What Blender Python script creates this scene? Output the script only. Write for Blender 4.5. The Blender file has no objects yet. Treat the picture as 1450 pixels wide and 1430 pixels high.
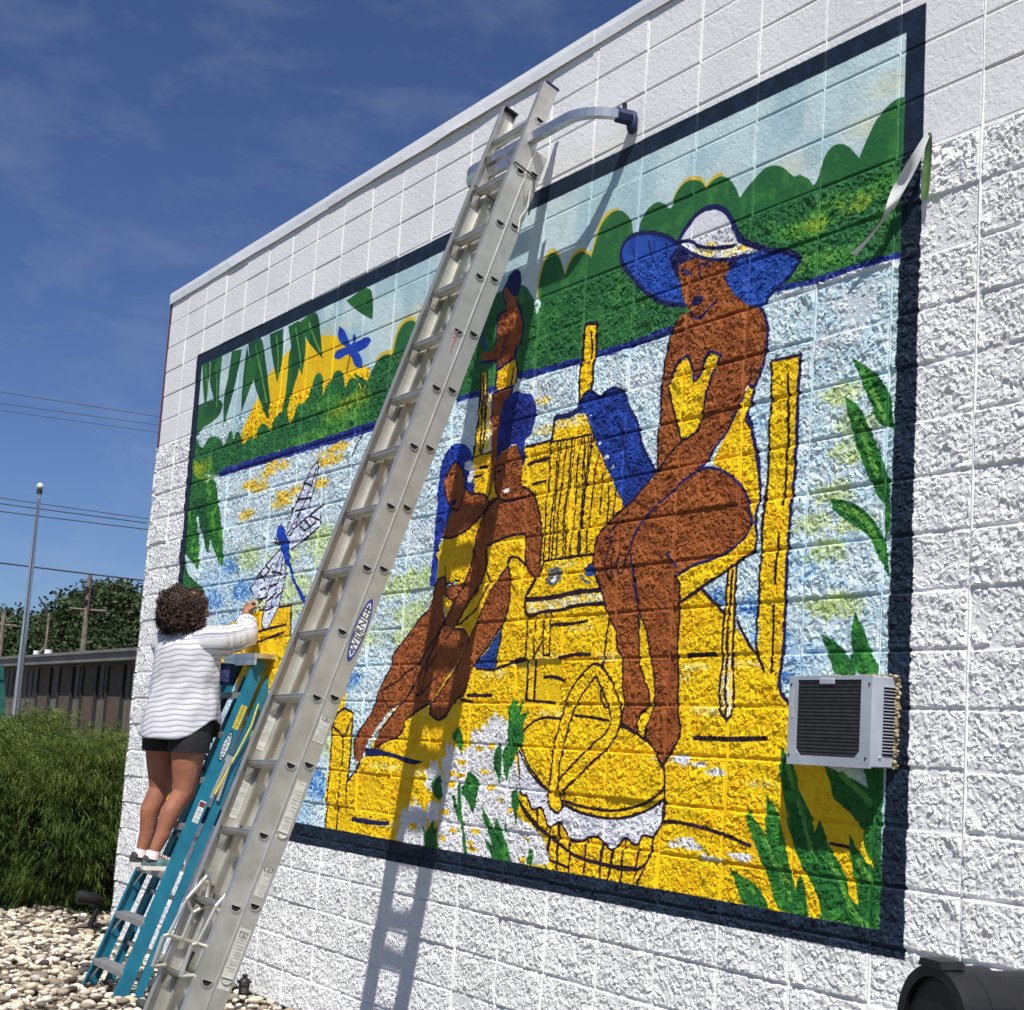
import bpy, bmesh, math, random
import numpy as np
from mathutils import Vector, Matrix, Euler, Quaternion

random.seed(5)
RNG = np.random.default_rng(7)
sc = bpy.context.scene
COL = sc.collection

# ================================================================= camera
cam_d = bpy.data.cameras.new('camera')
cam = bpy.data.objects.new('camera', cam_d)
COL.objects.link(cam)
CAM_C = (3.3255, -3.8248, 1.6440)
CAM_R = ((0.5942542, 0.0701444, 0.8012127), (0.8024481, -0.1188571, -0.5847649), (0.0542119, 0.9904306, -0.1269186))
M4 = Matrix(CAM_R).to_4x4()
M4.translation = Vector(CAM_C)
cam.matrix_world = M4
F_PX, PPX, PPY = 2101.085, 900.0, 793.315
cam_d.sensor_width = 36.0
cam_d.lens = 36.0 * F_PX / 1450.0
cam_d.shift_x = -(PPX - 725.0) / 1450.0
cam_d.shift_y = (PPY - 715.0) / 1450.0
cam_d.clip_start, cam_d.clip_end = 0.05, 2000
sc.camera = cam

# ================================================================= sky and sun
SUN = Vector((-1.30, 1.0, -2.55)).normalized()          # the way the light travels
world = bpy.data.worlds.new('World')
sc.world = world
world.use_nodes = True
wn, wl = world.node_tree.nodes, world.node_tree.links
wn.clear()
w_out = wn.new('ShaderNodeOutputWorld')
w_bg = wn.new('ShaderNodeBackground')
w_sky = wn.new('ShaderNodeTexSky')
w_sky.sky_type = 'NISHITA'
w_sky.sun_disc = False
w_sky.sun_elevation = math.asin(-SUN.z)
w_sky.sun_rotation = math.atan2(-SUN.x, -SUN.y)
w_sky.altitude = 200
w_sky.air_density = 0.8
w_sky.dust_density = 0.5
w_sky.ozone_density = 10.0
w_bg.inputs['Strength'].default_value = 0.074
# thin cirrus
w_tc = wn.new('ShaderNodeTexCoord')
w_map = wn.new('ShaderNodeMapping')
w_map.inputs['Rotation'].default_value = (0.2, 0.3, 0.5)
w_map.inputs['Scale'].default_value = (4.0, 6.0, 14.0)
w_no = wn.new('ShaderNodeTexNoise')
w_no.inputs['Scale'].default_value = 2.0
w_no.inputs['Detail'].default_value = 10
w_no.inputs['Roughness'].default_value = 0.62
w_no.inputs['Distortion'].default_value = 0.3
w_rmp = wn.new('ShaderNodeValToRGB')
w_rmp.color_ramp.elements[0].position = 0.48
w_rmp.color_ramp.elements[0].color = (0, 0, 0, 1)
w_rmp.color_ramp.elements[1].position = 0.85
w_rmp.color_ramp.elements[1].color = (0.16, 0.16, 0.16, 1)
w_mix = wn.new('ShaderNodeMix')
w_mix.data_type = 'RGBA'
w_mix.inputs['B'].default_value = (6.5, 7.0, 7.8, 1)
wl.new(w_tc.outputs['Generated'], w_map.inputs['Vector'])
wl.new(w_map.outputs['Vector'], w_no.inputs['Vector'])
wl.new(w_no.outputs['Fac'], w_rmp.inputs['Fac'])
wl.new(w_rmp.outputs['Color'], w_mix.inputs['Factor'])
w_hs = wn.new('ShaderNodeHueSaturation')
w_hs.inputs['Saturation'].default_value = 1.0
w_hs.inputs['Hue'].default_value = 0.508
wl.new(w_sky.outputs['Color'], w_hs.inputs['Color'])
wl.new(w_hs.outputs['Color'], w_mix.inputs['A'])
wl.new(w_mix.outputs['Result'], w_bg.inputs['Color'])
wl.new(w_bg.outputs['Background'], w_out.inputs['Surface'])

sun_d = bpy.data.lights.new('sun', 'SUN')
sun_d.energy = 5.0
sun_d.angle = math.radians(0.53)
sun_d.color = (1.0, 0.965, 0.90)
sun_o = bpy.data.objects.new('sun', sun_d)
COL.objects.link(sun_o)
sun_o.rotation_euler = SUN.to_track_quat('-Z', 'Y').to_euler()
sun_o.location = (6, -8, 14)

sc.view_settings.view_transform = 'Standard'
sc.view_settings.look = 'None'
sc.view_settings.exposure = 0.22
sc.view_settings.gamma = 1.0
sc.view_settings.use_curve_mapping = False

# ================================================================= helpers
def project(p):
    d = np.asarray(p, float) - np.array(CAM_C)
    q = d @ np.array(CAM_R)
    return PPX + F_PX * q[..., 0] / -q[..., 2], PPY - F_PX * q[..., 1] / -q[..., 2], -q[..., 2]

def rootloc(o):
    v = Vector((0, 0, 0))
    while o is not None:
        v += Vector(o.location)
        o = o.parent
    return v

class MB:
    """collects geometry in world coordinates; build() links it as one mesh object"""
    def __init__(s):
        s.v, s.f, s.sm = [], [], []
    def add(s, vs, fs, smooth=False):
        b = len(s.v)
        s.v += [tuple(map(float, q)) for q in vs]
        s.f += [tuple(i + b for i in q) for q in fs]
        s.sm += [smooth] * len(fs)
        return s
    def box(s, c, d, M=None, bev=0.0):
        c = Vector(c)
        hx, hy, hz = d[0] / 2, d[1] / 2, d[2] / 2
        if bev <= 0:
            vs = [Vector((x, y, z)) for x in (-hx, hx) for y in (-hy, hy) for z in (-hz, hz)]
            fs = [(0, 1, 3, 2), (4, 6, 7, 5), (0, 4, 5, 1), (2, 3, 7, 6), (0, 2, 6, 4), (1, 5, 7, 3)]
        else:
            b = min(bev, hx * .9, hy * .9, hz * .9)
            vs, idx = [], {}
            for sx in (-1, 1):
                for sy in (-1, 1):
                    for sz in (-1, 1):
                        for k in range(3):
                            o = [hx, hy, hz]
                            for j in range(3):
                                if j != k:
                                    o[j] -= b
                            idx[(sx, sy, sz, k)] = len(vs)
                            vs.append(Vector((sx * o[0], sy * o[1], sz * o[2])))
            fs = []
            S = (-1, 1)
            for a in S:
                fs.append([idx[(a, y, z, 0)] for y, z in ((-1, -1), (1, -1), (1, 1), (-1, 1))][::a])
                fs.append([idx[(x, a, z, 1)] for x, z in ((-1, -1), (-1, 1), (1, 1), (1, -1))][::a])
                fs.append([idx[(x, y, a, 2)] for x, y in ((-1, -1), (1, -1), (1, 1), (-1, 1))][::a])
                for b2 in S:
                    fs.append([idx[(a, b2, -1, 0)], idx[(a, b2, 1, 0)], idx[(a, b2, 1, 1)], idx[(a, b2, -1, 1)]])
                    fs.append([idx[(a, -1, b2, 0)], idx[(a, 1, b2, 0)], idx[(a, 1, b2, 2)], idx[(a, -1, b2, 2)]])
                    fs.append([idx[(-1, a, b2, 1)], idx[(1, a, b2, 1)], idx[(1, a, b2, 2)], idx[(-1, a, b2, 2)]])
                    for c2 in S:
                        fs.append([idx[(a, b2, c2, k)] for k in range(3)])
        if M is not None:
            vs = [M @ q for q in vs]
        return s.add([c + q for q in vs], fs)
    def prism(s, outline, M, d0, d1, smooth=False):
        """outline in local xy, extruded along local z from d0 to d1, placed by 4x4 M"""
        n = len(outline)
        vs = [M @ Vector((x, y, d0)) for x, y in outline] + [M @ Vector((x, y, d1)) for x, y in outline]
        fs = [tuple(range(n))[::-1], tuple(range(n, 2 * n))] + [(i, (i + 1) % n, n + (i + 1) % n, n + i) for i in range(n)]
        return s.add(vs, fs, smooth)
    def tube(s, path, r, n=8, smooth=True, square=False, caps=True):
        P = [Vector(p) for p in path]
        R = r if isinstance(r, (list, tuple)) else [r] * len(P)
        up = Vector((0, 0, 1))
        t0 = (P[1] - P[0]).normalized()
        if abs(t0.dot(up)) > .95:
            up = Vector((0, 1, 0))
        side = t0.cross(up).normalized()
        vs, fs = [], []
        for i, p in enumerate(P):
            t = (P[min(i + 1, len(P) - 1)] - P[max(i - 1, 0)]).normalized()
            side = (side - t * side.dot(t)).normalized()
            u = t.cross(side)
            for k in range(n):
                a = 2 * math.pi * (k + (.5 if square else 0)) / n
                vs.append(p + side * (math.cos(a) * R[i]) + u * (math.sin(a) * R[i]))
        for i in range(len(P) - 1):
            for k in range(n):
                k2 = (k + 1) % n
                fs.append((i * n + k, i * n + k2, (i + 1) * n + k2, (i + 1) * n + k))
        b = len(P) - 1
        s.add(vs, fs, smooth)
        if caps:
            s.add(vs[:n], [tuple(range(n))[::-1]])
            s.add(vs[b * n:], [tuple(range(n))])
        return s
    def ball(s, c, r, nu=14, nv=9, M=None, smooth=True):
        r = r if isinstance(r, (tuple, list)) else (r, r, r)
        c = Vector(c)
        vs, fs = [], []
        for j in range(nv + 1):
            ph = math.pi * j / nv
            for i in range(nu):
                th = 2 * math.pi * i / nu
                q = Vector((r[0] * math.sin(ph) * math.cos(th), r[1] * math.sin(ph) * math.sin(th), r[2] * math.cos(ph)))
                vs.append(c + (M @ q if M is not None else q))
        for j in range(nv):
            for i in range(nu):
                i2 = (i + 1) % nu
                fs.append((j * nu + i, (j + 1) * nu + i, (j + 1) * nu + i2, j * nu + i2))
        return s.add(vs, fs, smooth)
    def capsule(s, p0, r0, p1, r1, n=14):
        p0, p1 = Vector(p0), Vector(p1)
        t = p1 - p0
        L = t.length
        t.normalize()
        up = Vector((0, 0, 1)) if abs(t.z) < .9 else Vector((0, 1, 0))
        a = t.cross(up).normalized()
        b = t.cross(a)
        rings = []
        for k in range(5):
            ph = math.pi / 2 * (1 - k / 4)
            rings.append((-math.sin(ph) * r0, math.cos(ph) * r0))
        for k in range(5):
            ph = math.pi / 2 * k / 4
            rings.append((L + math.sin(ph) * r1, math.cos(ph) * r1))
        vs, fs = [], []
        for d, r in rings:
            r = max(r, 1e-4)
            for k in range(n):
                th = 2 * math.pi * k / n
                vs.append(p0 + t * d + a * (math.cos(th) * r) + b * (math.sin(th) * r))
        m = len(rings)
        for i in range(m - 1):
            for k in range(n):
                k2 = (k + 1) % n
                fs.append((i * n + k, i * n + k2, (i + 1) * n + k2, (i + 1) * n + k))
        fs.append(tuple(range(n))[::-1])
        fs.append(tuple(range((m - 1) * n, m * n)))
        return s.add(vs, fs, True)
    def build(s, name, mat, parent=None):
        off = rootloc(parent) if parent is not None else Vector((0, 0, 0))
        me = bpy.data.meshes.new(name)
        me.from_pydata([(x - off.x, y - off.y, z - off.z) for x, y, z in s.v], [], s.f)
        me.polygons.foreach_set('use_smooth', s.sm)
        me.update()
        if mat is not None:
            me.materials.append(mat)
        o = bpy.data.objects.new(name, me)
        COL.objects.link(o)
        if parent is not None:
            o.parent = parent
        return o

def empty(name, loc=(0, 0, 0)):
    o = bpy.data.objects.new(name, None)
    o.empty_display_size = .1
    COL.objects.link(o)
    o.location = loc
    return o

def tag(o, label=None, cat=None, group=None, kind=None):
    if label: o['label'] = label
    if cat: o['category'] = cat
    if group: o['group'] = group
    if kind: o['kind'] = kind
    return o

def np_mesh(name, V, F, mat, parent=None, smooth=True, attr=None):
    off = rootloc(parent) if parent is not None else Vector((0, 0, 0))
    V = np.asarray(V, np.float32) - np.array(off, np.float32)
    F = np.asarray(F, np.int32)
    k = F.shape[1]
    me = bpy.data.meshes.new(name)
    me.vertices.add(len(V))
    me.vertices.foreach_set('co', V.ravel())
    me.loops.add(F.size)
    me.loops.foreach_set('vertex_index', F.ravel())
    me.polygons.add(len(F))
    me.polygons.foreach_set('loop_start', np.arange(0, F.size, k, dtype=np.int32))
    me.polygons.foreach_set('loop_total', np.full(len(F), k, np.int32))
    me.polygons.foreach_set('use_smooth', np.full(len(F), smooth, bool))
    if attr is not None:
        a = me.attributes.new('tone', 'FLOAT', 'POINT')
        a.data.foreach_set('value', np.asarray(attr, np.float32))
    me.update(calc_edges=True)
    me.validate()
    if mat is not None:
        me.materials.append(mat)
    o = bpy.data.objects.new(name, me)
    COL.objects.link(o)
    if parent is not None:
        o.parent = parent
    return o

# ---------------------------------------------------------------- materials
def lin(c):
    return tuple(((v / 255) / 12.92 if v / 255 <= .04045 else ((v / 255 + .055) / 1.055) ** 2.4) for v in c)

def mat(name, rgb, rough=.6, metal=0.0, var=.0, vscale=8.0, rgb2=None, bump=0.0, bscale=60.0, bdist=.01, spec=.5, detail=6, coords='Object'):
    """principled material with optional noise between two colours and a bump"""
    m = bpy.data.materials.new(name)
    m.use_nodes = True
    n, l = m.node_tree.nodes, m.node_tree.links
    b = n['Principled BSDF']
    b.inputs['Roughness'].default_value = rough
    b.inputs['Metallic'].default_value = metal
    b.inputs['Specular IOR Level'].default_value = spec
    b.inputs['Base Color'].default_value = (*rgb, 1)
    tc = n.new('ShaderNodeTexCoord')
    if rgb2 is not None or var > 0:
        c2 = rgb2 if rgb2 is not None else tuple(v * (1 - var) for v in rgb)
        no = n.new('ShaderNodeTexNoise')
        no.inputs['Scale'].default_value = vscale
        no.inputs['Detail'].default_value = detail
        no.inputs['Roughness'].default_value = .62
        rp = n.new('ShaderNodeMapRange')
        rp.inputs['From Min'].default_value = .36
        rp.inputs['From Max'].default_value = .64
        mx = n.new('ShaderNodeMix')
        mx.data_type = 'RGBA'
        mx.inputs['A'].default_value = (*rgb, 1)
        mx.inputs['B'].default_value = (*c2, 1)
        l.new(tc.outputs[coords], no.inputs['Vector'])
        l.new(no.outputs['Fac'], rp.inputs['Value'])
        l.new(rp.outputs['Result'], mx.inputs['Factor'])
        l.new(mx.outputs['Result'], b.inputs['Base Color'])
        rr = n.new('ShaderNodeMapRange')
        rr.inputs['To Min'].default_value = max(rough - .08, .02)
        rr.inputs['To Max'].default_value = min(rough + .10, 1)
        l.new(no.outputs['Fac'], rr.inputs['Value'])
        l.new(rr.outputs['Result'], b.inputs['Roughness'])
    if bump > 0:
        nb = n.new('ShaderNodeTexNoise')
        nb.inputs['Scale'].default_value = bscale
        nb.inputs['Detail'].default_value = 5
        bp = n.new('ShaderNodeBump')
        bp.inputs['Strength'].default_value = bump
        bp.inputs['Distance'].default_value = bdist
        l.new(tc.outputs[coords], nb.inputs['Vector'])
        l.new(nb.outputs['Fac'], bp.inputs['Height'])
        l.new(bp.outputs['Normal'], b.inputs['Normal'])
    return m

def tone_mat(name, ca, cb, rough=.6, trans=0.0, spec=.4, bump=0.0):
    """colour from the per-point attribute 'tone' (each stone, leaf or curl its own shade)"""
    m = bpy.data.materials.new(name)
    m.use_nodes = True
    n, l = m.node_tree.nodes, m.node_tree.links
    b = n['Principled BSDF']
    at = n.new('ShaderNodeAttribute')
    at.attribute_name = 'tone'
    cr = n.new('ShaderNodeValToRGB')
    stops = [ca, cb] if not isinstance(ca, list) else ca
    while len(cr.color_ramp.elements) < len(stops):
        cr.color_ramp.elements.new(.5)
    for i, c in enumerate(stops):
        cr.color_ramp.elements[i].position = i / (len(stops) - 1)
        cr.color_ramp.elements[i].color = (*c, 1)
    l.new(at.outputs['Fac'], cr.inputs['Fac'])
    l.new(cr.outputs['Color'], b.inputs['Base Color'])
    b.inputs['Roughness'].default_value = rough
    b.inputs['Specular IOR Level'].default_value = spec
    if bump:
        tc = n.new('ShaderNodeTexCoord')
        nb = n.new('ShaderNodeTexNoise')
        nb.inputs['Scale'].default_value = 70
        bp = n.new('ShaderNodeBump')
        bp.inputs['Strength'].default_value = bump
        bp.inputs['Distance'].default_value = .004
        l.new(tc.outputs['Object'], nb.inputs['Vector'])
        l.new(nb.outputs['Fac'], bp.inputs['Height'])
        l.new(bp.outputs['Normal'], b.inputs['Normal'])
    if trans:
        out = n['Material Output']
        tr = n.new('ShaderNodeBsdfTranslucent')
        mx = n.new('ShaderNodeMixShader')
        mx.inputs['Fac'].default_value = trans
        l.new(cr.outputs['Color'], tr.inputs['Color'])
        l.new(b.outputs['BSDF'], mx.inputs[1])
        l.new(tr.outputs['BSDF'], mx.inputs[2])
        l.new(mx.outputs['Shader'], out.inputs['Surface'])
    return m

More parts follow.
